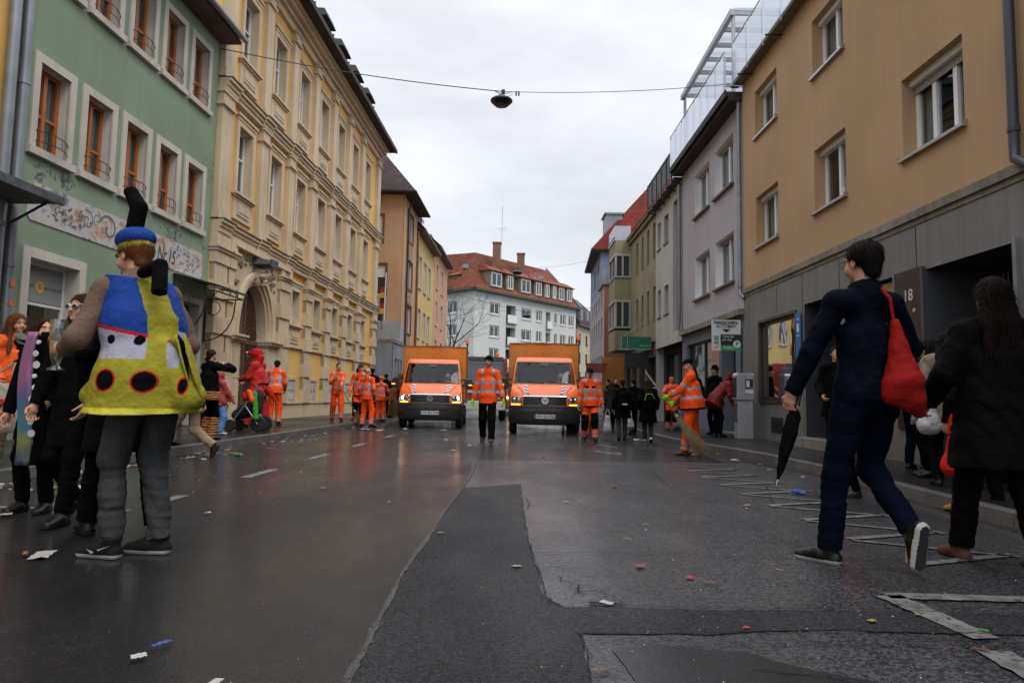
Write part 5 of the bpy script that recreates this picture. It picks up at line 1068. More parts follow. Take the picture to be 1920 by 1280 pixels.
    # headlights
    for sgn in (-1, 1):
        mb = MB(); patch(mb, sgn * .665, sgn * .985, .80, .985, .006, 6, 4, thick=.05); h = mb.build('headlight', V['reflector'], t, smooth=2)
        mb = MB(); patch(mb, sgn * .66, sgn * .99, .795, .99, .018, 6, 4, thick=.004); mb.build('lens', V['lens'], h, smooth=True)
        for uu, rr_, on in ((.87, .055, 1), (.745, .04, 0)):
            p = fsurf(sgn * uu, .895, .008); mb = MB(); mb.lathe([(.001, p[1] - .008), (rr_, p[1] - .004), (rr_ * 1.05, p[1] + .02)], (p[0], 0, p[2]), 1, 16); mb.build('bulb', V['lamp_on'] if on and lights else V['chrome'], h, smooth=True)
        mb = MB(); patch(mb, sgn * .70, sgn * .96, .758, .79, .016, 6, 1, thick=.02); mb.build('indicator', V['ind_on'], t)
        # hazard panel
        mb = MB(); patch(mb, sgn * .455, sgn * .60, 1.045, 1.30, .034, 3, 8, thick=.03, skew=sgn * (.07)); hp = mb.build('hazard_panel', V['white'], t)
        mb = MB()
        for z in (1.045, 1.125, 1.205): o__ = (z - 1.045) / .255 * sgn * .07; patch(mb, sgn * .455 + o__, sgn * .60 + o__, z, z + .038, .040, 3, 2, thick=.02, skew=sgn * .01, zs=.04)
        mb.build('hazard_stripe', V['red'], hp)
        # mirrors
        mb = MB(); x = sgn * .905
        mb.hexa([(x + sgn * .09, .66, 1.18), (x + sgn * .32, .72, 1.20), (x + sgn * .32, .84, 1.20), (x + sgn * .09, .82, 1.18), (x + sgn * .08, .68, 1.50), (x + sgn * .30, .74, 1.49), (x + sgn * .30, .84, 1.49), (x + sgn * .08, .82, 1.50)])
        mr_ = mb.build('mirror', V['plastic'], t, bevel=.03); MB().bar((x - sgn * .02, .80, 1.28), (x + sgn * .12, .78, 1.28), .06).bar((x - sgn * .03, .82, 1.45), (x + sgn * .12, .78, 1.45), .04).build('mirror_arm', V['plastic'], mr_)
        MB().box(min(x + sgn * .20, x + sgn * .31), max(x + sgn * .20, x + sgn * .31), .70, .73, 1.29, 1.315).build('mirror_indicator', V['ind_on'], mr_)
        # wheel arch and wheels
        for yw, nm in ((.78, 'front'), (3.55, 'rear')):
            xc = sgn * (.85 if nm == 'front' else .88); mb = MB()
            mb.lathe([(.19, -.10), (.29, -.105), (.325, -.08), (.335, -.03), (.335, .03), (.325, .08), (.29, .105), (.19, .10)], (xc, yw, .335), 0, 28); wh = mb.build('wheel', V['rubber'], t, smooth=2)
            mb = MB(); mb.lathe([(.01, sgn * .06), (.06, sgn * .07), (.09, sgn * .04), (.17, sgn * .05), (.20, sgn * .095)], (xc, yw, .335), 0, 20); mb.build('rim', V['steel'], wh, smooth=2)
        mb = MB(); mb.tube([(sgn * .93, .78 + .42 * math.cos(a), .30 + .42 * math.sin(a)) for a in [math.pi * i / 12 for i in range(13)]], .035, 8); mb.build('wheel_arch', V['plastic'], t, smooth=True)
        q = MB(); q.box(min(sgn * .93, sgn * .96), max(sgn * .93, sgn * .96), 1.15, 1.7, .66, .74); q.box(min(sgn * .89, sgn * .915), max(sgn * .89, sgn * .915), 1.50, 1.62, 1.08, 1.11); q.build('door_trim', V['plastic'], t)
        q = MB(); q.bar((sgn * .962, .98, .5), (sgn * .925, .98, 1.3), .008); q.bar((sgn * .962, 1.72, .5), (sgn * .925, 1.72, 1.3), .008); q.build('door_gap', C['crack'], t)
    # wipers
    mb = MB()
    for u0, u1 in ((-.55, -.02), (.12, .66)): mb.tube([fsurf(u0 + (u1 - u0) * i / 8, 1.36 + .05 * (1 - i / 8), .022) for i in range(9)], .008, 5)
    mb.build('wiper', V['gloss_black'], t)
    # plate
    py_ = fsurf(0, .47, .03)[1]; p = MB().box(-.28, .28, py_, py_ + .02, .41, .52).build('number_plate', V['plate'], t)
    MB().box(-.28, -.235, py_ - .003, py_ + .001, .41, .52).build('plate_band', V['plateblue'], p)
    text(plate, .105, V['gloss_black'], (.03, py_ - .004, .466), (1, 0, 0), (0, 0, 1), name='plate_lettering', parent=p, sx=.86, bold=.001)
    # cab rear, floor, chassis
    mb = MB(); mb.box(-.76, .76, 1.79, 1.80, .4, 2.08); mb.box(-.8, .8, .2, 1.8, .40, .44); mb.build('cab_rear', V['seat'], t)
    mb = MB(); mb.box(-.45, .45, .6, 4.4, .33, .52); mb.box(-.8, .8, .72, .84, .27, .40); mb.box(-.8, .8, 3.49, 3.61, .27, .40); mb.box(-.93, .93, 1.95, 2.9, .36, .62); mb.build('chassis', V['gloss_black'], t)
    # interior
    mb = MB(); mb.hexa([(-.82, .75, 1.05), (.82, .75, 1.05), (.82, 1.15, 1.05), (-.82, 1.15, 1.05), (-.82, .72, 1.33), (.82, .72, 1.33), (.82, 1.02, 1.30), (-.82, 1.02, 1.30)]); mb.build('dashboard', V['seat'], t)
    for x in (-.50, -.12, .46):
        mb = MB(); mb.box(x - .2, x + .2, 1.45, 1.58, .9, 1.58); mb.box(x - .10, x + .10, 1.47, 1.56, 1.6, 1.80); mb.build('seat', V['seat'], t, bevel=.04)
    mb = MB(); mb.tube([(.46 + .17 * math.cos(a), 1.08 + .05 * math.sin(a), 1.30 + .15 * math.sin(a)) for a in [2 * math.pi * i / 20 for i in range(21)]], .014, 6); mb.build('steering_wheel', V['gloss_black'], t)
    mb = MB(); mb.box(-.62, -.42, .80, .90, 1.335, 1.36); mb.box(-.34, -.2, .82, .95, 1.332, 1.35); mb.box(.42, .60, .82, .93, 1.332, 1.352); mb.build('papers', V['white'], t)
    MB().box(-.09, .09, .96, .99, 1.78, 1.84).build('rear_mirror', V['gloss_black'], t)
    # tarpaulin box
    mb = MB(); x0, x1, y0, y1, z0, z1 = -1.0, 1.0, 1.95, 5.0, .86, 2.54; nx, nz, ny = 12, 8, 14; rgg = random.Random(int(X * 10) + 9)
    def face(fn, na, nb):
        P = [fn(i / na, j / nb) for j in range(nb + 1) for i in range(na + 1)]; mb.add(P, [(j * (na + 1) + i, j * (na + 1) + i + 1, (j + 1) * (na + 1) + i + 1, (j + 1) * (na + 1) + i) for j in range(nb) for i in range(na)])
    wv_ = lambda a, b: .022 * math.sin(a * 6.3 * 1.5 + 1) * math.sin(b * math.pi) + .010 * math.sin(a * 17 + b * 9)
    ed = lambda a: min(1, 8 * a * (1 - a))
    face(lambda a, b: (x0 + (x1 - x0) * a, y0 - wv_(a, b) * ed(a), z0 + (z1 - z0) * b), nx, nz); face(lambda a, b: (x0 + (x1 - x0) * a, y1, z0 + (z1 - z0) * b), nx, nz)
    face(lambda a, b: (x0 - wv_(a, b) * ed(a), y0 + (y1 - y0) * a, z0 + (z1 - z0) * b), ny, nz); face(lambda a, b: (x1 + wv_(a, b) * ed(a), y0 + (y1 - y0) * a, z0 + (z1 - z0) * b), ny, nz)
    face(lambda a, b: (x0 + (x1 - x0) * a, y0 + (y1 - y0) * b, z1 - .02 * math.sin(a * math.pi) * 0 + .03 * math.sin(a * math.pi)), nx, ny)
    tb = mb.build('tarpaulin_box', V['tarp'], t, smooth=2)
    mb = MB()
    for x in (x0 - .012, x1 + .012): mb.bar((x, y0 - .012, z0), (x, y0 - .012, z1), .02); mb.bar((x, y0, z1 + .005), (x, y1, z1 + .005), .02)
    mb.bar((x0, y0 - .01, z1 + .005), (x1, y0 - .01, z1 + .005), .02)
    for k in range(8): y = y0 + .2 + k * .38; mb.bar((x1 + .03, y, z0 + .1), (x1 + .03, y, z0 + .2), .02); mb.bar((x0 - .03, y, z0 + .1), (x0 - .03, y, z0 + .2), .02)
    mb.build('tarpaulin_seam', mat('tarp hem', (.36, .11, .02), .6) if 'tarp hem' not in bpy.data.materials else bpy.data.materials['tarp hem'], tb)
    mb = MB(); mb.box(-1.02, 1.02, 1.93, 5.0, .74, .859); mb.build('load_bed', V['steel'], t)
    mb = MB(); mb.bar((1.03, 1.98, .9), (1.03, 1.98, 2.66), .04); mb.box(.98, 1.06, 1.93, 2.01, 2.60, 2.66); q = mb.build('beacon_post', V['gloss_black'], t)
    mb = MB(); mb.lathe([(.045, 2.66), (.05, 2.67), (.05, 2.77), (.04, 2.80), (.01, 2.81)], (1.02, 1.97, 0), 2, 14); mb.build('beacon', V['beacon'], q, smooth=2)
    mb = MB(); mb.tube([(-.02, 1.5, 2.11), (-.03, 1.62, 2.27)], .006, 5); mb.lathe([(.03, 2.11), (.015, 2.135), (.005, 2.14)], (-.02, 1.5, 0), 2, 10); mb.build('antenna', V['gloss_black'], t)
    return t
make_truck(.90, 18.1, R(-1.2), 'orange municipal truck on the right, headlights off, plate ending 2765', 'WÜ EU 2765', False, 'orange flatbed trucks driving side by side')
make_truck(-2.38, 20.1, R(2.5), 'orange municipal truck on the left, both headlights lit, plate ending 2764', 'WÜ EU 2764', True, 'orange flatbed trucks driving side by side')

# lorry behind, between the trucks
lo = thing('lorry', 'red and white lorry with grey windscreen, half hidden between the two orange trucks', 'lorry', (-1.05, 28, 0)); lx = -1.35
def LB(*a): return MB().box(*a)
cabred = mat('dull red lorry paint', (.28, .03, .03), .4, .1, coat=.3); greyl = mat('dark grey lorry roof', (.06, .065, .08), .4, .1)
mb = MB(); mb.hexa([(lx - 1.1, 28, .55), (lx + 1.1, 28, .55), (lx + 1.1, 30.2, .55), (lx - 1.1, 30.2, .55), (lx - 1.08, 28.12, 1.45), (lx + 1.08, 28.12, 1.45), (lx + 1.08, 30.2, 1.45), (lx - 1.08, 30.2, 1.45)]); mb.build('cab', cabred, lo, bevel=.06)
mb = MB(); mb.hexa([(lx - 1.08, 28.13, 1.451), (lx + 1.08, 28.13, 1.451), (lx + 1.08, 30.2, 1.451), (lx - 1.08, 30.2, 1.451), (lx - 1.0, 28.4, 2.45), (lx + 1.0, 28.4, 2.45), (lx + 1.0, 30.2, 2.45), (lx - 1.0, 30.2, 2.45)]); mb.build('upper_cab', greyl, lo, bevel=.05)
MB().hexa([(lx - .96, 28.12, 1.5), (lx + .96, 28.12, 1.5), (lx + .96, 28.16, 1.5), (lx - .96, 28.16, 1.5), (lx - .9, 28.34, 2.25), (lx + .9, 28.34, 2.25), (lx + .9, 28.38, 2.25), (lx - .9, 28.38, 2.25)]).build('windscreen', C['glass_far'], lo)
LB(lx - 1.12, lx + 1.12, 27.9, 28.1, .42, .78).build('bumper', V['white'], lo, bevel=.03); LB(lx - 1.0, lx + 1.0, 27.98, 28.02, 1.12, 1.22).build('white_stripe', V['white'], lo)
LB(lx - 1.15, lx + 1.15, 30.4, 35.5, .9, 2.7).build('load_body', cabred, lo, bevel=.04); LB(lx - 1.0, lx + 1.0, 28.4, 29.6, 2.46, 2.62).build('roof_bar', greyl, lo)
MB().lathe([(.06, 2.62), (.07, 2.64), (.07, 2.78), (.02, 2.82)], (lx + .75, 28.8, 0), 2, 12).build('beacon', V['beacon'], lo)
for s in (-1, 1):
    MB().lathe([(.001, 27.93), (.09, 27.92), (.10, 27.99)], (lx + s * .85, 0, .95), 1, 14).build('headlight', V['reflector'], lo)
    for y in (28.9, 33.5): MB().lathe([(.2, -.13), (.46, -.14), (.5, -.1), (.5, .1), (.46, .14), (.2, .13)], (lx + s * .98, y, .5), 0, 22).build('wheel', V['rubber'], lo)
    LB(min(lx + s * 1.15, lx + s * 1.4), max(lx + s * 1.15, lx + s * 1.4), 28.2, 28.35, 1.4, 1.95).build('mirror', V['plastic'], lo, bevel=.03)
LB(lx - .8, lx + .8, 28.2, 35.3, .5, .86).build('chassis', V['gloss_black'], lo)
# small sweeper far behind
sw_ = thing('street_sweeper', 'small orange street sweeper with a lit beacon far behind between the trucks', 'street sweeper', (-.55, 36, 0)); qx = -.62
mb = MB(); prof_ = [(36.0, .35), (35.9, .8), (36.0, 1.15), (36.35, 2.0), (37.5, 2.05), (37.6, .35)]; mb.prism(prof_, qx - .75, qx + .75, 0); mb.build('cab', V['orange'], sw_, bevel=.06)
MB().hexa([(qx - .66, 35.99, 1.2), (qx + .66, 35.99, 1.2), (qx + .66, 36.05, 1.2), (qx - .66, 36.05, 1.2), (qx - .62, 36.28, 1.9), (qx + .62, 36.28, 1.9), (qx + .62, 36.35, 1.9), (qx - .62, 36.35, 1.9)]).build('windscreen', C['glass_far'], sw_)
MB().prism([(37.65, .5), (37.65, 1.8), (39.6, 1.9), (39.9, .6)], qx - .78, qx + .78, 0).build('hopper', V['orange'], sw_, bevel=.06)
MB().lathe([(.06, 2.06), (.07, 2.08), (.07, 2.2), (.02, 2.24)], (qx - .1, 36.8, 0), 2, 12).build('beacon', V['ind_on'], sw_)
for s in (-1, 1):
    for y in (36.9, 39.2): MB().lathe([(.15, -.09), (.3, -.1), (.33, -.06), (.33, .06), (.3, .1), (.15, .09)], (qx + s * .66, y, .33), 0, 20).build('wheel', V['rubber'], sw_)
    MB().lathe([(.05, .3), (.15, .25), (.34, .06), (.30, .02)], (qx + s * .62, 35.6, 0), 2, 18).build('brush', V['plastic'], sw_)
    MB().lathe([(.001, 35.86), (.07, 35.86), (.08, 35.92)], (qx + s * .5, 0, .95), 1, 12).build('headlight', V['lamp_on'], sw_)

# =================== SIGNED-DISTANCE FIGURE MODELLER ===================
def V3(*a): return np.array(a, dtype=np.float64)
def unit(v): return v / (np.linalg.norm(v) or 1)
class SDF:
    def __init__(s, vox, k=.02): s.v = vox; s.ops = []; s.k = k; s.fold = None
    def rc(s, a, b, r0, r1=None, k=None, st=None): s.ops.append(('rc', V3(*a), V3(*b), r0, r0 if r1 is None else r1, s.k if k is None else k, st)); return s
    def ell(s, c, r, rot=None, k=None): s.ops.append(('el', V3(*c), V3(*r), rot, s.k if k is None else k)); return s
    def sub(s, c, r, rot=None, k=.01): s.ops.append(('su', V3(*c), V3(*r), rot, k)); return s
    def cut(s, p, n): s.ops.append(('cut', V3(*p), unit(V3(*n)))); return s
    def cutl(s, p, n, R_): s.ops.append(('cutl', V3(*p), unit(V3(*n)), R_)); return s      # local cut: only near p
    def box(s):
        lo = np.full(3, 1e9); hi = -lo
        for o in s.ops:
            if o[0] == 'rc': r = max(o[3], o[4]) * (o[6][1] if o[6] else 1); P = [o[1], o[2]]; r = V3(r, r, r)
            elif o[0] == 'el': r = V3(1, 1, 1) * max(o[2]); P = [o[1]]
            else: continue
            for p in P: lo = np.minimum(lo, p - r); hi = np.maximum(hi, p + r)
        return lo - 3 * s.v, hi + 3 * s.v
    def mesh(s):
        lo, hi = s.box(); n = np.ceil((hi - lo) / s.v).astype(int) + 1
        ax = [lo[i] + s.v * np.arange(n[i]) for i in range(3)]; D = np.full(n, 9.0, np.float32)
        def sub(pmin, pmax):
            i0 = np.maximum(0, np.floor((pmin - lo) / s.v).astype(int)); i1 = np.minimum(n, np.ceil((pmax - lo) / s.v).astype(int) + 1)
            sl = tuple(slice(a, b) for a, b in zip(i0, i1)); X, Y_, Z = np.meshgrid(*[ax[i][sl[i]] for i in range(3)], indexing='ij', sparse=True); return sl, X, Y_, Z
        for o in s.ops:
            if o[0] == 'rc':
                _, a, b, r0, r1, k, st = o; m = max(r0, r1) * (st[1] if st else 1) + k + 3 * s.v
                sl, X, Y_, Z = sub(np.minimum(a, b) - m, np.maximum(a, b) + m)
                px, py, pz = X - a[0], Y_ - a[1], Z - a[2]; ba = b - a
                if st:
                    u, f = unit(V3(*st[0])), st[1]; dd = (px * u[0] + py * u[1] + pz * u[2]) * (1 - 1 / f); px, py, pz = px - dd * u[0], py - dd * u[1], pz - dd * u[2]
                    ba = ba - u * (ba @ u) * (1 - 1 / f)
                L = ba @ ba or 1e-9; h = np.clip((px * ba[0] + py * ba[1] + pz * ba[2]) / L, 0, 1)
                d = np.sqrt((px - ba[0] * h) ** 2 + (py - ba[1] * h) ** 2 + (pz - ba[2] * h) ** 2) - (r0 + (r1 - r0) * h)
            elif o[0] in ('el', 'su'):
                _, c, r, rot, k = o; m = max(r) + k + 3 * s.v; sl, X, Y_, Z = sub(c - m, c + m); px, py, pz = X - c[0], Y_ - c[1], Z - c[2]
                if rot is not None:
                    q = rot.T; px, py, pz = q[0, 0] * px + q[0, 1] * py + q[0, 2] * pz, q[1, 0] * px + q[1, 1] * py + q[1, 2] * pz, q[2, 0] * px + q[2, 1] * py + q[2, 2] * pz
                k0 = np.sqrt((px / r[0]) ** 2 + (py / r[1]) ** 2 + (pz / r[2]) ** 2); k1 = np.sqrt((px / r[0] ** 2) ** 2 + (py / r[1] ** 2) ** 2 + (pz / r[2] ** 2) ** 2) + 1e-9
                d = k0 * (k0 - 1) / k1
            elif o[0] == 'cut': sl, X, Y_, Z = sub(lo, hi); d = (X - o[1][0]) * o[2][0] + (Y_ - o[1][1]) * o[2][1] + (Z - o[1][2]) * o[2][2]; D[sl] = np.maximum(D[sl], d); continue
            else:
                sl, X, Y_, Z = sub(o[1] - o[3], o[1] + o[3]); d = (X - o[1][0]) * o[2][0] + (Y_ - o[1][1]) * o[2][1] + (Z - o[1][2]) * o[2][2]; e = np.sqrt((X - o[1][0]) ** 2 + (Y_ - o[1][1]) ** 2 + (Z - o[1][2]) ** 2) - o[3]
                D[sl] = np.maximum(D[sl], np.minimum(d, -e)); continue
            cur = D[sl]
            if o[0] == 'su': h = np.clip(.5 - .5 * (cur + d) / k, 0, 1); D[sl] = cur * (1 - h) + (-d) * h + k * h * (1 - h)
            else:
                kk = max(k, 1e-5); h = np.clip(.5 + .5 * (d - cur) / kk, 0, 1); D[sl] = d * (1 - h) + cur * h - kk * h * (1 - h)
        if s.fold:
            X, Y_, Z = np.meshgrid(*ax, indexing='ij', sparse=True); amp, fr, sd_ = s.fold[:3]
            w1 = np.sin(X * 6.1 * fr + sd_) + np.sin(Y_ * 7.3 * fr + 2 * sd_) + np.sin(Z * 3.1 * fr + sd_)
            if len(s.fold) > 3: D += (s.fold[3] * np.sin(Z * 105 + 1.6 * w1) * np.clip((s.fold[4] - Z) / .12, 0, 1) * (.4 + .6 * np.sin(Z * 23 + w1) ** 2)).astype(np.float32)
            D += (amp * ((1 - 2 * np.abs(np.sin(Z * 7 * fr + 1.6 * w1 + (X - Y_) * 4 * fr))) * .75 + np.sin((X + Y_) * 13 * fr + Z * 6 * fr + 1.3 * w1 + sd_) * .4)).astype(np.float32)
        # surface nets
        inside = D < 0; nx, ny, nz = inside.shape
        cnt = np.zeros((nx - 1, ny - 1, nz - 1), np.int8)
        for i in (0, 1):
            for j in (0, 1):
                for k in (0, 1): cnt += inside[i:nx - 1 + i, j:ny - 1 + j, k:nz - 1 + k]
        act = (cnt > 0) & (cnt < 8); I = np.argwhere(act); idx = np.full(act.shape, -1, np.int32); idx[act] = np.arange(len(I))
        c = np.zeros((len(I), 3)); wts = np.zeros(len(I)); corners = [(i, j, k) for i in (0, 1) for j in (0, 1) for k in (0, 1)]
        val = {q: D[I[:, 0] + q[0], I[:, 1] + q[1], I[:, 2] + q[2]].astype(np.float64) for q in corners}
        for q in corners:
            for a in range(3):
                if q[a]: continue
                p = list(q); p[a] = 1; p = tuple(p); v0, v1 = val[q], val[p]; cr_ = (v0 < 0) != (v1 < 0); t = np.where(cr_, v0 / np.where(cr_, v0 - v1, 1), 0)
                for b in range(3): c[:, b] += cr_ * (q[b] + (t if b == a else 0))
                wts += cr_
        verts = lo + (I + c / wts[:, None]) * s.v; faces = []
        for a in range(3):
            b, e = (a + 1) % 3, (a + 2) % 3; s0 = [slice(None)] * 3; s1 = [slice(None)] * 3; s0[a] = slice(0, -1); s1[a] = slice(1, None)
            A, B = inside[tuple(s0)], inside[tuple(s1)]; E_ = np.argwhere(A != B)
            E_ = E_[(E_[:, b] > 0) & (E_[:, e] > 0) & (E_[:, b] < inside.shape[b] - 1) & (E_[:, e] < inside.shape[e] - 1)]
            fl_ = A[tuple(E_.T)]; f = []
            for db, de in ((-1, -1), (0, -1), (0, 0), (-1, 0)): q = E_.copy(); q[:, b] += db; q[:, e] += de; f.append(idx[tuple(q.T)])
            f = np.stack(f, 1); f[~fl_] = f[~fl_][:, ::-1]; faces.append(f)
        return verts, np.concatenate(faces)
def np_mesh(name, verts, faces, mats, mi=None, parent=None):
    me = bpy.data.meshes.new(name); me.vertices.add(len(verts)); me.vertices.foreach_set('co', verts.astype(np.float32).ravel()); me.loops.add(len(faces) * 4); me.loops.foreach_set('vertex_index', faces.astype(np.int32).ravel())
    me.polygons.add(len(faces)); me.polygons.foreach_set('loop_start', np.arange(len(faces), dtype=np.int32) * 4); me.polygons.foreach_set('use_smooth', np.ones(len(faces), bool))
    for m in (mats if isinstance(mats, (list, tuple)) else [mats]): me.materials.append(m)
    if mi is not None: me.polygons.foreach_set('material_index', mi.astype(np.int32))
    me.update(calc_edges=True); me.validate(); return link(name, me, parent)
def smk(sdf, name, mats, parent, cls=None):
    v, f = sdf.mesh(); mi = None
    if len(f) == 0: return None
    if cls is not None: mi = cls(v[f].mean(1))
    return np_mesh(name, v, f, mats, mi, parent)
def segd(P, a, b):
    ba = b - a; h = np.clip((P - a) @ ba / (ba @ ba), 0, 1); return np.linalg.norm(P - a - h[:, None] * ba, axis=1), h
def ik(a, t, l1, l2, pole):
    d = t - a; L = np.linalg.norm(d)
    if L > (l1 + l2) * .998: t = a + d / L * (l1 + l2) * .998; d = t - a; L = np.linalg.norm(d)
    u = d / L; x = (l1 * l1 - l2 * l2 + L * L) / (2 * L); h = math.sqrt(max(0, l1 * l1 - x * x)); p = pole - u * (pole @ u); return a + u * x + unit(p) * h, t
def rotm(yaw=0, pitch=0, roll=0):
    y, p, r = R(yaw), R(pitch), R(roll); Z = np.array([[math.cos(y), -math.sin(y), 0], [math.sin(y), math.cos(y), 0], [0, 0, 1]]); X = np.array([[1, 0, 0], [0, math.cos(p), -math.sin(p)], [0, math.sin(p), math.cos(p)]]); Y_ = np.array([[math.cos(r), 0, math.sin(r)], [0, 1, 0], [-math.sin(r), 0, math.cos(r)]])
    return Z @ X @ Y_
# cloth palette
def cloth(name, col, rough=.85, var=.14, bs=14, bump=.5, **k): return mat(name, col, max(rough, .6), var, 5, bump=bump, bs=bs, **{**dict(spec=.18), **k})
K = dict(hivis=cloth('hi-vis orange cloth', (.92, .085, .008), .7, .08), hivis2=cloth('worn hi-vis orange cloth', (.78, .10, .015), .75, .12), band=mat('silver reflective tape', (.27, .29, .31), .45, .1, 6), black=cloth('black cloth', (.0025, .0025, .003), spec=.06), black2=cloth('black puffy nylon', (.002, .002, .0026), .8, .2, 9, spec=.08),
         navy=cloth('navy jacket cloth', (.0016, .0028, .009), .8, spec=.06), jeans=cloth('dark blue denim', (.002, .004, .013), .85, .2, 30, spec=.06), greyjeans=cloth('washed grey denim', (.042, .044, .046), .9, .3, 24), beige=cloth('beige cotton', (.25, .18, .115), .9), taupe=cloth('taupe fleece', (.135, .09, .065), .95, .12, 40),
         red=cloth('red plush', (.45, .012, .008), .8), red2=cloth('dark red nylon', (.16, .01, .012), .6), pink=cloth('washed pink jacket', (.38, .06, .07), .8), blue=cloth('light blue satin', (.10, .25, .50), .5), brown=cloth('rust brown plush', (.20, .07, .025), .9), cream=cloth('cream quilted nylon', (.20, .165, .12), .6, .15, 8),
         purple=cloth('purple felt', (.07, .02, .25), .8), white=cloth('white cloth', (.55, .55, .56), .8), grey=cloth('grey work glove', (.26, .26, .27), .9, .3, 30), green=cloth('neon green glove', (.22, .62, .02), .7), dkgrey=cloth('dark grey cloth', (.022, .023, .027)), orange=cloth('orange puffer nylon', (.75, .10, .015), .45, .15, 8), yglove=cloth('yellow leather glove', (.55, .28, .03), .8))
K['skin'] = mat('skin', (.50, .27, .19), .5, .08, 14, bump=.08, bs=120); K['skin2'] = mat('tanned skin', (.34, .175, .115), .5, .1, 14); K['lip'] = mat('lips', (.30, .10, .085), .45); K['brow'] = mat('eyebrow', (.05, .03, .02), .8)
def hairm(n, c): return mat(n, tuple(x * .6 for x in c), .6, .35, 3, bump=.8, bs=55, stretch=(4, 4, .5), spec=.1)
K['hair_dark'] = hairm('dark hair', (.012, .009, .008)); K['hair_brown'] = hairm('brown hair', (.05, .022, .012)); K['hair_ginger'] = hairm('ginger hair', (.22, .08, .03)); K['hair_red'] = hairm('auburn hair', (.014, .006, .004)); K['hair_grey'] = hairm('cropped grey hair', (.09, .07, .055))
K['sneaker'] = mat('black suede sneaker', (.008, .008, .009), .8, .2, spec=.2); K['boot'] = mat('black leather boot', (.007, .0065, .0065), .4, .2, spec=.3); K['bootbrown'] = mat('brown suede boot', (.085, .035, .02), .85, .2); K['sole'] = mat('white rubber sole', (.40, .40, .38), .6, .1); K['shoewhite'] = mat('white sneaker', (.45, .44, .42), .6, .1); K['yshoe'] = mat('mustard shoe', (.34, .15, .02), .7, .1); K['workboot'] = mat('brown work boot', (.05, .025, .015), .7, .2); K['soleblk'] = mat('dark rubber sole', (.02, .02, .022), .7, .2)
def tiger():
    m = mat('tiger plush', (.42, .16, .03), .9, .1); t = m.node_tree; b = t.nodes['Principled BSDF']; c = N(t, 'ShaderNodeTexCoord'); wv = N(t, 'ShaderNodeTexWave'); wv.bands_direction = 'Z'; wv.inputs['Scale'].default_value = 7; wv.inputs['Distortion'].default_value = 5; wv.inputs['Detail Scale'].default_value = 1.5
    t.links.new(c.outputs['Object'], wv.inputs['Vector']); r = N(t, 'ShaderNodeValToRGB'); r.color_ramp.interpolation = 'CONSTANT'; r.color_ramp.elements[0].color = (.012, .01, .01, 1); r.color_ramp.elements[1].position = .42; r.color_ramp.elements[1].color = (.42, .15, .03, 1); t.links.new(wv.outputs[0], r.inputs[0]); t.links.new(r.outputs[0], b.inputs['Base Color']); return m
K['tiger'] = tiger()
def leop():
    m = mat('black and white leopard plush', (.2, .2, .2), .9, .1); t = m.node_tree; b = t.nodes['Principled BSDF']; c = N(t, 'ShaderNodeTexCoord'); n = N(t, 'ShaderNodeTexNoise'); n.inputs['Scale'].default_value = 42; n.inputs['Detail'].default_value = 2; t.links.new(c.outputs['Object'], n.inputs['Vector'])
    r = N(t, 'ShaderNodeValToRGB'); r.color_ramp.interpolation = 'CONSTANT'; r.color_ramp.elements[0].color = (.012, .012, .014, 1); r.color_ramp.elements[1].position = .5; r.color_ramp.elements[1].color = (.22, .21, .20, 1); t.links.new(n.outputs[0], r.inputs[0]); t.links.new(r.outputs[0], b.inputs['Base Color']); return m
K['leopard'] = leop()

def hand(s, w, d, pn, side, sc=1, curl=25, r=.0085, spread=.5, thumb=35, k=.006):
    """palm, four curled fingers and a thumb; w wrist, d finger direction, pn palm normal (curl towards), side thumb side vector"""
    d = unit(d); pn = unit(pn - d * (pn @ d)); sd_ = unit(side - d * (side @ d) - pn * (side @ pn)); q = sc
    s.rc(w, w + d * .05 * q, .024 * q, .026 * q, k=.012, st=(sd_, 1.25)); s.rc(w + d * .05 * q - sd_ * .02 * q, w + d * .085 * q - sd_ * .022 * q, .017 * q, .013 * q, k=.01); s.rc(w + d * .04 * q + sd_ * .02 * q, w + d * .088 * q + sd_ * .024 * q, .017 * q, .013 * q, k=.01); s.rc(w + d * .05 * q, w + d * .09 * q, .016 * q, .013 * q, k=.01)
    for i, (off, L) in enumerate(((.030, .92), (.010, 1.05), (-.011, .98), (-.031, .78))):
        p = w + d * (.088 - .004 * abs(i - 1)) * q + sd_ * off * q; ang = 0; c_ = curl + 6 * i
        for j, l in enumerate((.042, .027, .021)):
            ang += c_ * (.8 if j == 0 else 1); a = R(ang); dr = d * math.cos(a) + pn * math.sin(a) + sd_ * (off * spread * 4) * (1 if j == 0 else .3); e = p + unit(dr) * l * L * q
            s.rc(p, e, (r - .0006 * j) * q, (r - .0006 * (j + 1)) * q, k=k * .4); p = e
    p = w + d * .025 * q + sd_ * .028 * q; t1 = unit(d * .75 + sd_ * .75 + pn * .25); e = p + t1 * .038 * q; s.rc(p, e, .013 * q, .0105 * q, k=.008); t2 = unit(d * math.cos(R(thumb)) + sd_ * .35 + pn * math.sin(R(thumb))); f = e + t2 * .03 * q; s.rc(e, f, .0105 * q, .009 * q, k=.004); s.rc(f, f + unit(t2 + pn * .3) * .022 * q, .009 * q, .008 * q, k=.003)

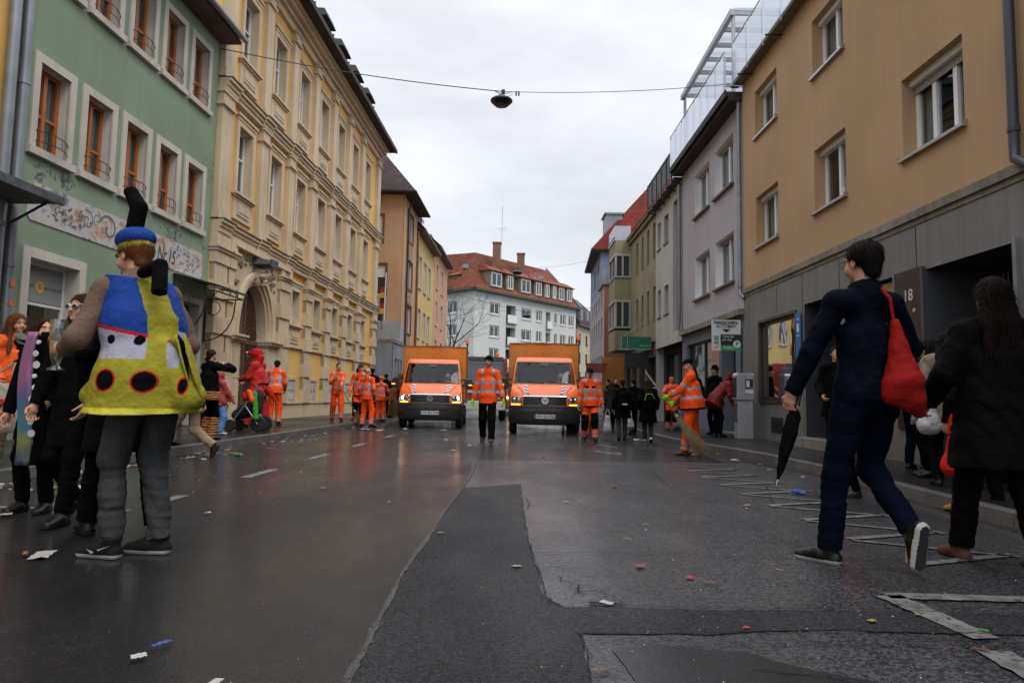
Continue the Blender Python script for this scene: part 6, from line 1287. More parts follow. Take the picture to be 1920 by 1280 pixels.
def strands(ho, m, style, hc, k, n=2600):
    me = ho.data; nv = len(me.vertices); co = np.zeros(nv * 3, np.float32); me.vertices.foreach_get('co', co); co = co.reshape(-1, 3); nn = np.zeros(nv * 3, np.float32); me.vertices.foreach_get('normal', nn); nn = nn.reshape(-1, 3)
    rs = np.random.RandomState(nv); ii = rs.randint(0, nv, n); p = co[ii]; q = nn[ii]; L = (.030 if style in ('crop', 'short') else .085) * k * rs.uniform(.5, 1.3, (n, 1))
    if style == 'crop': L *= .25
    dn = np.array([0, -.15, -1.0]); d = dn - q * (q @ dn)[:, None]; d = d / (np.linalg.norm(d, axis=1, keepdims=True) + 1e-6) + q * rs.uniform(.02, .35, (n, 1)) + rs.normal(0, .18, (n, 3))
    s = np.cross(d, q); s = s / (np.linalg.norm(s, axis=1, keepdims=True) + 1e-6) * .0011 * k; a = p - q * .002; m1 = a + d * L * .55 + q * .003; e = a + d * L - q * L * .12
    V_ = np.stack([a - s, a + s, m1 + s * .8, m1 - s * .8, e + s * .2, e - s * .2], 1).reshape(-1, 3); b = np.arange(n)[:, None] * 6; F_ = np.concatenate([b + [0, 1, 2, 3], b + [3, 2, 4, 5]])
    np_mesh('hair_strands', V_, F_, m, None, ho)

def person(label, X, Y_, z0, yaw, H=1.75, feet=None, hands=None, lean=0, side=0, drop=.0, head=(0, 0), vox=.010, top='jacket', tm='black', tlen=-.06, puff=1.0, bands=0, legm='black', wide=1.0, shoe='boot', hair=('short', 'hair_dark'), hat=None, glove=None, fat=1.0, skin='skin', face=True, group=None, kneepatch=None, hood=False, coll=True, twist=0, bandmat='band', sole='soleblk', curl=(30, 30), extra=None, fold=.0035, legband=False, handk=None, cat='person', poles=None, skirt=None, open_front=None):
    k = H / 1.8; P = thing('person', label, cat, (X, Y_, z0), R(yaw), group)
    feet = feet or [(-.11, .0, 0, 0, 8), (.11, .0, 0, 0, -8)]; hands = hands or [None, None]
    A = []; FD = []
    for i, f in enumerate(feet):
        x, y, z, pit, fy = f; pr = R(pit); fr = R(fy); fd = V3(-math.sin(fr) * math.cos(pr), math.cos(fr) * math.cos(pr), -math.sin(pr)); A.append(V3(x * k, y * k, z * k + .085 * k)); FD.append(fd)
    pel = V3((A[0][0] + A[1][0]) / 2, (A[0][1] + A[1][1]) / 2, .96 * k - drop) + V3(0, -.10 * k * math.sin(R(lean)), 0)
    Rm = rotm(0, -lean, side); Rt = rotm(twist, 0, 0)
    def tp(x, y, z): return pel + Rm @ (Rt @ (V3(x, y, z) * k))
    hip = [pel + V3(-.09, 0, -.03) * k, pel + V3(.09, 0, -.03) * k]; chest = tp(0, 0, .30); waist = tp(0, 0, .12); neck = tp(0, -.01, .56); sh = [tp(-.172, 0, .485), tp(.172, 0, .485)]
    hr = rotm(head[0], -lean * .6 + head[1], 0); hb = neck + Rm @ V3(0, 0, .03 * k); hc = hb + (rotm(head[0] * .3, -lean * .8 + head[1] * .5) @ V3(0, .015, .125)) * k
    knee = []; 
    for i in (0, 1): kk_, A[i] = ik(hip[i], A[i], .435 * k, .425 * k, V3(.05 * (i * 2 - 1), 1, .1) + FD[i] * .4); knee.append(kk_)
    elb, wri = [], []
    for i in (0, 1):
        sg = i * 2 - 1; t = V3(*hands[i]) * k if hands[i] is not None else sh[i] + V3(sg * .09, .06, -.52) * k
        pole = V3(sg * .5, -1, -.35) if not poles or poles[i] is None else V3(*poles[i]); e_, w_ = ik(sh[i], t, .295 * k, .262 * k, pole); elb.append(e_); wri.append(w_)
    hd = []
    for i in (0, 1):
        hd.append(unit(wri[i] - elb[i]) if not handk or not handk[i] else unit(V3(*handk[i][0])))
    f_ = fat; X1 = V3(1, 0, 0)
    # ---- continuous body
    b = SDF(vox, .03 * k)
    b.rc(pel, waist, .105 * k * f_, .10 * k * f_, st=(X1, 1.3)); b.rc(waist, chest, .10 * k * f_, .105 * k * f_, st=(X1, 1.35)); b.rc(sh[0] - Rm @ V3(-.03, 0, 0), sh[1] - Rm @ V3(.03, 0, 0), .055 * k, .055 * k, k=.06 * k); b.rc(chest + (neck - chest) * .4, neck, .06 * k, .055 * k, k=.05 * k)
    b.rc(neck + (hb - neck) * -.5, hc + hr @ V3(0, -.02, -.03) * k, .054 * k, .05 * k, k=.015 * k)
    for i in (0, 1):
        b.rc(sh[i], elb[i], .047 * k, .038 * k); b.rc(elb[i], wri[i], .038 * k, .025 * k, k=.01); b.rc(hip[i], knee[i], .078 * k, .05 * k, k=.03); b.rc(knee[i], A[i], .05 * k, .034 * k, k=.02); b.rc(A[i] - V3(0, 0, .03 * k), A[i] + FD[i] * .12 * k - V3(0, 0, .05 * k), .03 * k, .022 * k)
    h = lambda x, y, z: hc + hr @ (V3(x, y, z) * k)
    b.ell(h(0, -.012, .035), (.074 * k, .094 * k, .083 * k), hr, k=.02 * k); b.ell(h(0, .03, -.03), (.056 * k, .062 * k, .075 * k), hr, k=.02 * k); b.ell(h(0, .068, -.088), (.026 * k, .024 * k, .02 * k), hr, k=.02 * k)
    if face:
        b.rc(h(-.034, .078, .026), h(.034, .078, .026), .012 * k, k=.012 * k); b.sub(h(-.031, .094, .004), V3(.018, .013, .013) * k, hr, .012 * k); b.sub(h(.031, .094, .004), V3(.018, .013, .013) * k, hr, .012 * k)
        b.rc(h(0, .086, .012), h(0, .108, -.026), .008 * k, .012 * k, k=.012 * k); b.rc(h(-.012, .096, -.03), h(.012, .096, -.03), .009 * k, k=.006 * k)
        b.rc(h(-.018, .082, -.058), h(.018, .082, -.058), .0075 * k, k=.006 * k); b.rc(h(-.015, .082, -.068), h(.015, .082, -.068), .0075 * k, k=.006 * k); b.ell(h(-.04, .058, -.035), V3(.024, .026, .026) * k, hr, k=.02 * k); b.ell(h(.04, .058, -.035), V3(.024, .026, .026) * k, hr, k=.02 * k)
        for sg in (-1, 1): b.ell(h(sg * .031, .074, .004), V3(.0125, .0125, .0125) * k, hr, k=.002)
    for sg in (-1, 1): b.ell(h(sg * .074, -.005, -.008), V3(.007, .018, .029) * k, hr, k=.006 * k)
    if not glove:
        for i in (0, 1):
            sg = i * 2 - 1; hk = handk[i] if handk and handk[i] else None; pn = V3(*hk[1]) if hk else V3(-sg, .25, 0); ths = V3(*hk[2]) if hk else V3(0, 1, .1)
            hand(b, wri[i], hd[i], pn, ths, k, curl[i], r=max(.0085, vox * .95))
    def bcls(c):
        L = (c - hc) @ hr / k; m = np.zeros(len(c), int)
        if face:
            m[(np.abs(L[:, 0]) < .019) & (L[:, 1] > .082) & (L[:, 2] < -.054) & (L[:, 2] > -.070)] = 1
            m[(np.abs(np.abs(L[:, 0]) - .032) < .019) & (L[:, 1] > .07) & (L[:, 2] > .022) & (L[:, 2] < .031)] = 2
        return m
    body = smk(b, 'body', [K[skin], K['lip'], K['brow']], P, bcls)
    if face and vox <= .008:
        for sg in (-1, 1):
            q = MB(); c_ = h(sg * .031, .0755, .004); q.lathe([(.0005, .0118 * k), (.004 * k, .0112 * k), (.0055 * k, .010 * k)], (0, 0, 0), 1, 10)
            q.v = [tuple(c_ + hr @ V3(*v)) for v in q.v]; q.build('eye', V['gloss_black'], body)
    # ---- trousers
    TM = K[legm] if isinstance(legm, str) else legm
    t = SDF(max(vox, .007), .03 * k); t.fold = (fold * 1.3, 1.6, X + 1, .0024, knee[0][2] + .06)
    t.ell(pel + V3(0, -.01, 0), V3(.165 * f_, .125 * f_, .13) * k, k=.03)
    for i in (0, 1): t.rc(hip[i], knee[i], .095 * k * (1 + (f_ - 1) * .7), .068 * k * wide, k=.035); t.rc(knee[i], A[i] - unit(A[i] - knee[i]) * .0, .068 * k * wide, .058 * k * wide, k=.03)
    for i in (0, 1): u = unit(A[i] - knee[i]); t.cutl(A[i] - u * .0, u, .13 * k)
    def lcls(c):
        m = np.zeros(len(c), int)
        for i in (0, 1):
            d1, h1 = segd(c, knee[i], A[i]); d0, h0 = segd(c, hip[i], knee[i]); dz, hz = segd(c, knee[1 - i], A[1 - i]); near = (d1 < .12 * k) & (d1 < dz)
            if legband: m[near & (((h1 > .60) & (h1 < .71)) | ((h1 > .80) & (h1 < .91)))] = 1
            if kneepatch: fr_ = (c - knee[i]) @ FD[i] * 0 + 1; dd = np.minimum(d0, d1); lo_ = ((h1 < .5) & (d1 < .12 * k) & (h1 > 0)) | ((h0 > .62) & (d0 < .12 * k)); m[lo_ & (np.abs(c[:, 0] - knee[i][0]) < .1 * k)] = 2
        return m
    smk(t, 'trousers', [TM, K[bandmat], K['black']], P, lcls if (legband or kneepatch) else None)
    # ---- top
    M_ = K[tm] if isinstance(tm, str) else tm
    j = SDF(max(vox, .007), .04 * k); j.fold = (fold * (1.6 if puff > 1.1 else 1), 1.3 if puff < 1.2 else 2.2, Y_ + 2)
    pf = puff; bot = tp(0, 0, tlen)
    j.rc(waist + (pel - waist) * .7, chest, .125 * k * f_ * pf, .118 * k * (1 + (f_ - 1) * .6) * pf, st=(X1, 1.32)); j.rc(sh[0] - Rm @ V3(-.035, 0, 0), sh[1] - Rm @ V3(.035, 0, 0), .064 * k * pf, k=.06 * k); [j.rc(neck - Rm @ V3(0, 0, .035) * k, q_, .068 * k, .056 * k * pf, k=.05 * k) for q_ in sh]; j.rc(chest + (neck - chest) * .5, neck + (neck - chest) * .06, .085 * k, .072 * k, k=.05 * k)
    if tlen < .02:
        low_ = bot if tlen > -.12 else V3(bot[0], bot[1] * .6 + pel[1] * .4, pel[2] + tlen * k)
        j.rc(pel, low_, .135 * k * f_ * pf, (.14 if tlen > -.15 else .17) * k * f_ * pf, st=(X1, 1.28), k=.04)
    for i in (0, 1):
        j.rc(sh[i], elb[i], .061 * k * pf * (1 + (f_ - 1) * .4), .060 * k * pf, k=.035 * k); u = unit(wri[i] - elb[i]); we = wri[i] - u * (.0 if not glove else .02) * k; j.rc(elb[i], we, .060 * k * pf, .047 * k * pf, k=.02)
        j.cutl(we, u, .085 * k)
    if coll: j.rc(neck + (neck - chest) * .0, neck + (hb - neck) * 1.25 + Rm @ V3(0, .01, 0) * k, .078 * k, .072 * k, k=.02); j.cutl(neck + (hb - neck) * 1.4, unit(Rm @ V3(0, .25, 1)), .10 * k); 
    j.cut(V3(bot[0], bot[1], (pel[2] + tlen * k)) if tlen < 0 else bot, Rm @ V3(0, 0, -1) if tlen > -.2 else (0, 0, -1))
    def jcls(c):
        m = np.zeros(len(c), int); L = (c - pel) @ Rm @ Rt / k; da = []; ha = []
        dt, ht = segd(c, pel, neck); dt = dt / 1.6
        for (p, q) in ((sh[0], elb[0]), (sh[1], elb[1]), (elb[0], wri[0]), (elb[1], wri[1])): d_, h_ = segd(c, p, q); da.append(d_); ha.append(h_)
        Dm = np.stack([dt] + da); w_ = Dm.argmin(0); tors = (w_ == 0)
        if bands:
            m[tors & (((L[:, 2] > .08) & (L[:, 2] < .135)) | ((L[:, 2] > .26) & (L[:, 2] < .315)))] = 1
            if bands >= 2: m[(L[:, 2] > .08) & (np.abs(np.abs(L[:, 0]) - .115) < .024) & (tors | (L[:, 2] > .45))] = 1
            for a_ in (0, 1):
                m[(w_ == 1 + a_) & (ha[a_] > .58) & (ha[a_] < .80)] = 1; m[(w_ == 3 + a_) & (ha[a_ + 2] > .38) & (ha[a_ + 2] < .60)] = 1
            if bands == 3: m[(L[:, 2] > .345) & (L[:, 2] < .40) & (np.abs(np.abs(L[:, 0]) - .085) < .055) & (L[:, 1] > .03)] = 2
            m[tors & (L[:, 2] < tlen + .035)] = 2 if bands != 2 else 0
        if open_front: m[(np.abs(L[:, 0] + .0) < .055 + .0 * L[:, 2]) & (L[:, 1] > .02) & (L[:, 2] < .42)] = 3
        return m
    smk(j, 'jacket' if tlen > -.3 else 'coat', [M_, K[bandmat], K['black'], K['brown'] if not open_front else K[open_front]], P, jcls if (bands or open_front) else None)
    # ---- shoes
    for i in (0, 1):
        s_ = SDF(max(min(vox, .008), .006), .012); fd = FD[i]; a = A[i]; sidev = unit(np.cross(fd, V3(0, 0, 1))); up = unit(np.cross(sidev, fd)); heel = a - up * .05 * k - fd * .03 * k; toe = a - up * .058 * k + fd * .165 * k
        s_.rc(a + up * .035 * k, a - up * .03 * k, .052 * k, .045 * k); s_.rc(heel, a + fd * .05 * k - up * .03 * k, .038 * k, .042 * k); s_.rc(a + fd * .05 * k - up * .035 * k, toe, .044 * k, .030 * k, st=(sidev, 1.3), k=.02); s_.rc(heel - up * .012 * k, toe - up * .006 * k, .03 * k, .032 * k, st=(sidev, 1.35), k=.01)
        s_.cut(a - up * .085 * k, -up); s_.cut(a + up * .03 * k, up) if 'boot' not in shoe else None
        smk(s_, 'shoe' if 'boot' not in shoe else 'boot', [K[shoe], K[sole], K['soleblk']], P, lambda c, a=a, up=up: (((c - a) @ up) < -.062 * k).astype(int) + (((c - a) @ up) < -.0835 * k).astype(int))
    # ---- hair, headgear
    if hair:
        st_, hm = hair; q = SDF(max(.006, vox * .8), .02 * k)
        if st_ == 'crop': q.ell(h(0, -.020, .040), (.0755 * k, .094 * k, .083 * k), hr); q.cut(h(0, .055, .05), hr @ V3(0, 1, -.75)); q.cut(h(0, -.05, -.035), hr @ V3(0, .3, -1))
        elif st_ == 'short': q.ell(h(0, -.020, .044), (.083 * k, .102 * k, .086 * k), hr); q.rc(h(0, -.06, .0), h(0, -.065, -.05), .058 * k, .045 * k); q.cut(h(0, .058, .05), hr @ V3(0, 1, -.7)); q.cut(h(0, -.05, -.075), hr @ V3(0, .5, -1)); q.fold = (.003, 5, 1)
        elif st_ in ('long', 'longback'):
            q.ell(h(0, -.022, .040), (.088 * k, .105 * k, .090 * k), hr); 
            for sx_ in (-1, 0, 1): q.rc(h(sx_ * .05, -.055, .0), h(sx_ * .07, -.085, -.17), .052 * k, .046 * k, k=.03); q.rc(h(sx_ * .07, -.085, -.17), tp(sx_ * .09, -.115, .34), .046 * k, .028 * k, k=.03)
            if st_ == 'long':
                for sg in (-1, 1): q.rc(h(sg * .072, .0, .02), h(sg * .085, .02, -.13), .028 * k, .03 * k, k=.03); q.rc(h(sg * .085, .02, -.13), tp(sg * .10, .115, .36), .03 * k, .018 * k, k=.02)
            q.sub(h(0, .105, -.03), V3(.062, .085, .10) * k, hr, .015); q.fold = (.004, 6, 2)
        ho = smk(q, 'hair', K[hm], P)
        if vox < .0085 and ho: strands(ho, K[hm], st_, hc, k)
    if hat:
        kind, hm_ = hat; HM = K[hm_] if isinstance(hm_, str) else hm_; q = SDF(max(.006, vox * .8), .02 * k)
        if kind == 'beanie': q.ell(h(0, -.015, .050), (.086 * k, .106 * k, .095 * k), hr); q.cut(h(0, .0, .022), hr @ V3(0, .18, -1)); q.rc(h(-.05, .0, .035), h(.05, 0, .035), .01, .01)
        elif kind == 'cap': q.ell(h(0, -.012, .045), (.084 * k, .103 * k, .078 * k), hr); q.cut(h(0, .0, .036), hr @ V3(0, .05, -1)); q.ell(h(0, .105, .042), (.07 * k, .07 * k, .010 * k), rotm(0, 0) @ hr @ rotm(0, -12), k=.01)
        elif kind == 'hat': q.ell(h(0, -.01, .085), (.08 * k, .095 * k, .075 * k), hr, k=.01); q.ell(h(0, -.01, .045), (.135 * k, .15 * k, .012 * k), hr, k=.01)
        elif kind == 'hood': q.ell(h(0, -.03, .015), (.098 * k, .12 * k, .125 * k), hr); q.rc(h(0, -.07, -.08), neck, .075 * k, .08 * k); q.sub(h(0, .115, .0), V3(.066, .10, .088) * k, hr, .01)
        smk(q, {'beanie': 'beanie', 'cap': 'cap', 'hat': 'brimmed_hat', 'hood': 'hood'}[kind], HM, P)
    if glove:
        for i in (0, 1):
            sg = i * 2 - 1; hk = handk[i] if handk and handk[i] else None; g_ = SDF(.0055, .012); g_.rc(wri[i] - hd[i] * .05 * k, wri[i] + hd[i] * .01, .038 * k, .03 * k); hand(g_, wri[i], hd[i], V3(*hk[1]) if hk else V3(-sg, .25, 0), V3(*hk[2]) if hk else V3(0, 1, .1), 1.12 * k, curl[i], r=.0105); smk(g_, 'glove', K[glove[i] if isinstance(glove, tuple) else glove], P)
    J = dict(P=P, k=k, pel=pel, neck=neck, sh=sh, elb=elb, wri=wri, hc=hc, hr=hr, h=h, tp=tp, knee=knee, A=A, hd=hd, chest=chest, Rm=Rm, body=body)
    if extra: extra(J)
    return J
def W(J, p):   # local point of a figure to world
    a = J['P'].rotation_euler.z; L = J['P'].location; return (L.x + p[0] * math.cos(a) - p[1] * math.sin(a), L.y + p[0] * math.sin(a) + p[1] * math.cos(a), L.z + p[2])

# =================== PEOPLE ===================
def tube_child(J, name, pts, r, m, n=12, smooth=True):
    return MB().tube(pts, r, n).build(name, m, J['P'], smooth=2)
# --- man in the padded submarine-like costume
def costume(J):
    k = J['k']; cy, sy = math.cos(R(55)), math.sin(R(55))
    def L(u, w_, z): return V3(u * cy + (-w_) * sy, -u * sy + (-w_) * cy, z)     # u: to screen right, w: towards the camera
    s = SDF(.0048, .04); c0 = J['chest']
    s.rc((0, .05, 1.33), (0, .13, 1.58), .195, .160, st=((1, 0, 0), 1.24)); s.rc((0, .03, 1.30), (0, -.01, .98), .19, .25, k=.05, st=((1, 0, 0), 1.1)); s.rc((0, -.01, 1.0), (0, -.01, .80), .26, .30, k=.05, st=((1, 0, 0), 1.06))
    s.rc(L(.16, .12, 1.20), L(.30, .10, .92), .05, .10, k=.05); s.rc(L(-.20, .02, 1.05), L(-.30, .0, .92), .06, .07, k=.05)
    s.cut((0, 0.1, 1.615), (.0, -.1, 1)); s.cut((0, 0, .835), (.06, .05, -1)); s.fold = (.004, .8, 3)
    def cls(c):
        u = c[:, 0] * cy - c[:, 1] * sy; w_ = -(c[:, 0] * sy + c[:, 1] * cy); z = c[:, 2]; m = np.full(len(c), 1); back = w_ > -.02
        u = u - .01; red = 1.30 - .20 * (u + .14); sl = .055 - .10 * np.clip((z - 1.38) / .2, 0, 1) + .25 * np.maximum(0, 1.45 - z) ** 1.5; sr = sl + .098
        m[z > red] = 0; strip = (u > sl) & (u < sr) & back; m[(z > 1.655)] = 0
        wb = 1.125 + .0 * u; wz = (z < red) & (z > wb + .10 * np.clip((np.abs(u + .04) - .12) / .06, 0, 1) ** 2) & (u < .145); m[wz] = 2
        m[(u > sr) & (z < 1.30) & (z > 1.08) & (u < .26)] = 2
        m[(np.abs(z - red) < .010) & ~strip] = 3; m[strip & (z > 1.0)] = 1; m[(u > .0) & (u < .12) & (z > 1.575) & back] = 1
        for uu, zz, r_, rim in ((-.11, 1.235, .026, 0), (.045, 1.232, .028, 0), (.235, 1.2, .02, 0), (-.085, 1.005, .054, .010), (.115, 1.0, .054, .010), (-.275, 1.03, .05, .010), (.30, .98, .04, .012)):
            d = np.hypot((u - uu) * (1 if abs(uu) < .2 else 1.8), z - zz); m[(d < r_ + rim) & back] = 3; m[(d < r_) & back] = 4
        m[(z < .852)] = 5; return m
    smk(s, 'costume_tunic', [cloth('royal blue foam felt', (.008, .042, .235), .8, .08), cloth('yellow foam felt', (.27, .245, .022), .85, .12), cloth('white foam felt', (.30, .29, .36), .85, .08), cloth('red felt trim', (.42, .015, .01)), K['black'], cloth('bright yellow hem', (.55, .5, .05))], J['P'], cls)
    fl = SDF(.006, .02); fl.rc(L(.235, .20, 1.28), L(.34, .14, .93), .018, .07, st=(L(.3, 1, 0) - L(0, 0, 0), .45) if 0 else None); fl.fold = (.01, 2, 1)
    f2 = SDF(.006, .02)
    a1 = unit(L(.32, .04, -.9)); a2 = unit(np.cross(a1, L(.25, .97, 0))); a3 = np.cross(a1, a2); fr_ = np.stack([a1, a2, a3], 1)
    for du in (0, .042): f2.ell(L(.285 + du, .10, 1.09), (.20, .013, .085), fr_, k=.01)
    f2.rc(L(.225, .12, 1.24), L(.25, .1, 1.2), .03, .02, k=.02)
    smk(f2, 'costume_fin', [bpy.data.materials['yellow foam felt'], K['black']], J['P'], lambda c: (np.abs((c - L(.306, .10, 1.09)) @ a2) < .013).astype(int))
    h = J['h']; bm_ = bpy.data.materials['royal blue foam felt']
    q = SDF(.006, .02); q.ell(h(0, -.02, .095), (.108, .122, .075), J['hr']); q.cut(h(0, 0, .055), J['hr'] @ V3(0, 0, -1)); q.fold = (.003, 2.5, 1); smk(q, 'cap', bm_, J['P'])
    q = SDF(.006, .01); q.ell(h(0, -.018, .045), (.097, .117, .055), J['hr']); q.ell(h(0, .08, .028), (.055, .06, .010), J['hr'], k=.01); q.cut(h(0, 0, .068), J['hr'] @ V3(0, 0, 1)); q.cut(h(0, 0, .022), J['hr'] @ V3(0, 0, -1)); smk(q, 'cap_band', bpy.data.materials['yellow foam felt'], J['P'])
    t0 = h(0, -.01, .15)
    q = SDF(.006, .012); a = t0; b = t0 + L(.02, 0, .15); c = b + L(-.075, -.02, .115); q.rc(a, b, .050, .050); q.rc(b, c, .050, .040, k=.006); q.cut(c, c - b); smk(q, 'periscope', K['black'], J['P'])
    q = SDF(.006, .012); a = L(.0, .10, 1.63); b = L(.125, .15, 1.665); c = L(.155, .20, 1.50); q.rc(a, b, .032, .042); q.rc(b, c, .042, .042, k=.006); q.cut(c, c - b); smk(q, 'periscope', K['black'], J['P'])
    # sole swoosh stripe on the near shoe
    A = J['A']
P1 = person('man from behind in blue, white and yellow padded costume with portholes and blue cap', -2.15, 4.02, 0, 55, 1.95, feet=[(-.10, .05, 0, 0, 22), (.11, -.04, 0, 0, 30)], hands=[(-.24, .40, 1.10), (.16, .30, 1.15)], vox=.0062, tm='taupe', tlen=-.02, legm='greyjeans', wide=1.0, shoe='sneaker', hair=('short', 'hair_ginger'), head=(10, 2), lean=20, coll=True, curl=(42, 40), fold=.006, extra=costume, poles=[(-.7, -.9, -.9), None], sole='sole', handk=[((-.35, .8, .05), (.8, .35, 0), (.1, .1, 1)), None])
# swoosh
q = MB(); A_ = P1['A'][0]; fd = V3(-math.sin(R(22)), math.cos(R(22)), 0); sv_ = V3(-math.cos(R(22)), -math.sin(R(22)), 0); up_ = V3(0, 0, 1)
def shp(a, b, o=.051): p = A_ + fd * a + up_ * b + sv_ * (o - .15 * max(0, a - .06)); return tuple(p)
q.add([shp(.115, -.035, .058), shp(.075, -.058, .058), (shp(-.035, -.012, .050)), shp(.07, -.043, .058)], [(0, 1, 2, 3)]); q.add([tuple(V3(*p) + sv_ * .004) for p in q.v], [(0, 1, 2, 3)]); q.build('shoe_mark', K['sole'], P1['P'])
gl = glassmat('beer glass', (.80, .84, .84), .12)
gw_ = W(P1, P1['wri'][0] + P1['hd'][0] * .085 + V3(.02, 0, 0)); gz = gw_[2]
g = thing('beer_glass', 'empty tall footed beer glass in the hand of the costumed man', 'glass', (gw_[0], gw_[1], gz - .12)); gx, gy = gw_[0], gw_[1]
MB().lathe([(.046, gz + .17), (.048, gz + .17), (.044, gz + .02), (.034, gz - .05), (.022, gz - .095), (.02, gz - .105), (.045, gz - .125), (.047, gz - .135), (.001, gz - .135)], (gx, gy, 0), 2, 28).build('bowl', gl, g, smooth=2)
MB().lathe([(.043, gz + .165), (.039, gz + .02), (.028, gz - .05), (.001, gz - .08)], (gx, gy, 0), 2, 28).build('inner_wall', gl, g, smooth=2)
MB().quad((gx - .03, gy - .046, gz - .01), (gx + .03, gy - .046, gz - .01), (gx + .034, gy - .048, gz + .08), (gx - .034, gy - .048, gz + .08)).build('print', mat('faded print', (.25, .28, .32), .5, .5, 30), g) if 0 else None

person('tall person in a long black hooded coat, mostly hidden behind the costumed man', -2.46, 4.55, 0, 25, 1.84, feet=[(-.26, .16, 0, 0, 20), (.14, -.04, 0, 0, 0)], vox=.010, tm='black2', tlen=-.42, legm='black', wide=1.25, shoe='boot', puff=1.18, hair=None, hat=('hood', 'black2'), coll=True)
def sung(J, z=.006, y=0.0):
    h = J['h']; fm_, lm = mat('white sunglasses frame', (.45, .48, .50), .3) if 'white sunglasses frame' not in bpy.data.materials else bpy.data.materials['white sunglasses frame'], V['gloss_black']
    for sg in (-1, 1):
        q = SDF(.004, .004); q.ell(h(sg * .034, .097 + y, z), V3(.028, .012, .021), J['hr']); q.rc(h(sg * .05, .093 + y, z + .012), h(sg * .075, .07 + y, z + .02), .006, .004); q.rc(h(sg * .072, .07 + y, z + .012), h(sg * .078, -.02 + y, z + .01), .004); q.rc(h(sg * .01, .10 + y, z), h(0, .103 + y, z + .002), .004)
        L_ = lambda c, sg=sg: ((np.linalg.norm(((c - J['hc']) @ J['hr'] - V3(sg * .034, .10 + y, z)) * V3(1 / .021, .3, 1 / .014), axis=1) < 1)).astype(int)
        smk(q, 'sunglasses', [fm_, lm], J['P'], L_)
    q = SDF(.005, .004); nb = J['neck'] + (J['hc'] - J['neck']) * .35; q.rc(nb - V3(.0, 0, .008), nb + V3(0, 0, .008), .066, .064); q.cut(nb + V3(0, 0, .012), V3(0, 0, 1)); q.cut(nb - V3(0, 0, .012), V3(0, 0, -1)); smk(q, 'choker', V['gloss_black'], J['P'])
person('dark-haired woman in white sunglasses and black coat, in front of the shop window', -3.20, 4.95, 0, 172, 1.66, feet=[(-.10, .08, 0, 0, 5), (.12, -.28, .08, 40, 0)], vox=.0065, tm='black', tlen=-.38, legm='black', wide=1.0, fat=.85, shoe='boot', puff=1.0, hair=('long', 'hair_brown'), head=(-8, 3), extra=sung, coll=False, hands=[(-.24, .12, .82), (.27, .05, .80)])
pastel = bpy.data.materials.new('pastel rainbow satin'); pastel.use_nodes = True; t = pastel.node_tree; b = t.nodes['Principled BSDF']; b.inputs['Roughness'].default_value = .35
c = N(t, 'ShaderNodeTexCoord'); sp = N(t, 'ShaderNodeSeparateXYZ'); t.links.new(c.outputs['Object'], sp.inputs[0]); mm = N(t, 'ShaderNodeMath', operation='MULTIPLY_ADD'); mm.inputs[1].default_value = 1.0; mm.inputs[2].default_value = -.35; t.links.new(sp.outputs['Z'], mm.inputs[0]); ns = N(t, 'ShaderNodeTexNoise'); ns.inputs['Scale'].default_value = 5; t.links.new(c.outputs['Object'], ns.inputs['Vector']); ad = N(t, 'ShaderNodeMath', operation='MULTIPLY_ADD'); ad.inputs[1].default_value = .5; t.links.new(ns.outputs[0], ad.inputs[0]); t.links.new(mm.outputs[0], ad.inputs[2])
r_ = N(t, 'ShaderNodeValToRGB'); t.links.new(ad.outputs[0], r_.inputs[0])
for i, (p_, c_) in enumerate(((0.1, (.22, .20, .30)), (.3, (.10, .14, .25)), (.48, (.34, .38, .10)), (.62, (.08, .28, .38)), (.8, (.16, .16, .36)), (1.0, (.45, .18, .36)))):
    e = r_.color_ramp.elements[i] if i < 2 else r_.color_ramp.elements.new(p_); e.position = p_; e.color = (*[q_ * .6 for q_ in c_], 1)
t.links.new(r_.outputs[0], b.inputs['Base Color'])
def feathers(J):
    q = SDF(.009, .012); rg = random.Random(8); n_ = J['neck']
    for i in range(46): a = rg.uniform(0, 6.28); p = n_ + V3(.13 * math.cos(a), .10 * math.sin(a), rg.uniform(-.10, .03)); q.rc(p, p + V3(.10 * math.cos(a), .08 * math.sin(a), rg.uniform(-.05, .06)), .018, .004)
    smk(q, 'feather_collar', K['black'], J['P'])
    q = MB(); c_ = J['tp'](0, .15, .46); q.lathe([(.001, .0), (.05, .004), (.055, .015)], (0, 0, 0), 1, 12); q.v = [(c_[0] + x, c_[1] - y + .05, c_[2] + z) for x, y, z in q.v]; q.build('brooch', V['chrome'], J['P'])
    for nm, dx, w_, mt in (('rainbow_scarf', -.07, .055, pastel), ('dotted_scarf', -.165, .040, K['black'])):
        q = MB(); prev = None
        for i in range(26):
            z = 1.38 - i * .040; x = dx + .025 * math.sin(i * .22) + .03 * (i / 26); ww = w_ * (.6 + .5 * math.sin(i / 26 * 2.4)); pts = [(x - ww, .24 + .02 * math.sin(i * .7), z), (x - ww * .3, .265, z), (x + ww * .3, .235, z), (x + ww, .26, z)]
            if prev:
                for a in range(3): q.quad(prev[a], prev[a + 1], pts[a + 1], pts[a])
            prev = pts
        o = q.build(nm, mt, J['P'], smooth=True); so_ = o.modifiers.new('s', 'SOLIDIFY'); so_.thickness = .008
        if nm == 'dotted_scarf':
            q = MB()
            for i in range(9): zz = 1.30 - i * .085; cx = dx + .012 * (i % 2) + .035; q.lathe([(.001, .285), (.017 + .006 * (i % 3), .283), (.017, .27)], (cx, 0, zz), 1, 9)
            q.build('white_dots', K['white'], J['P'])
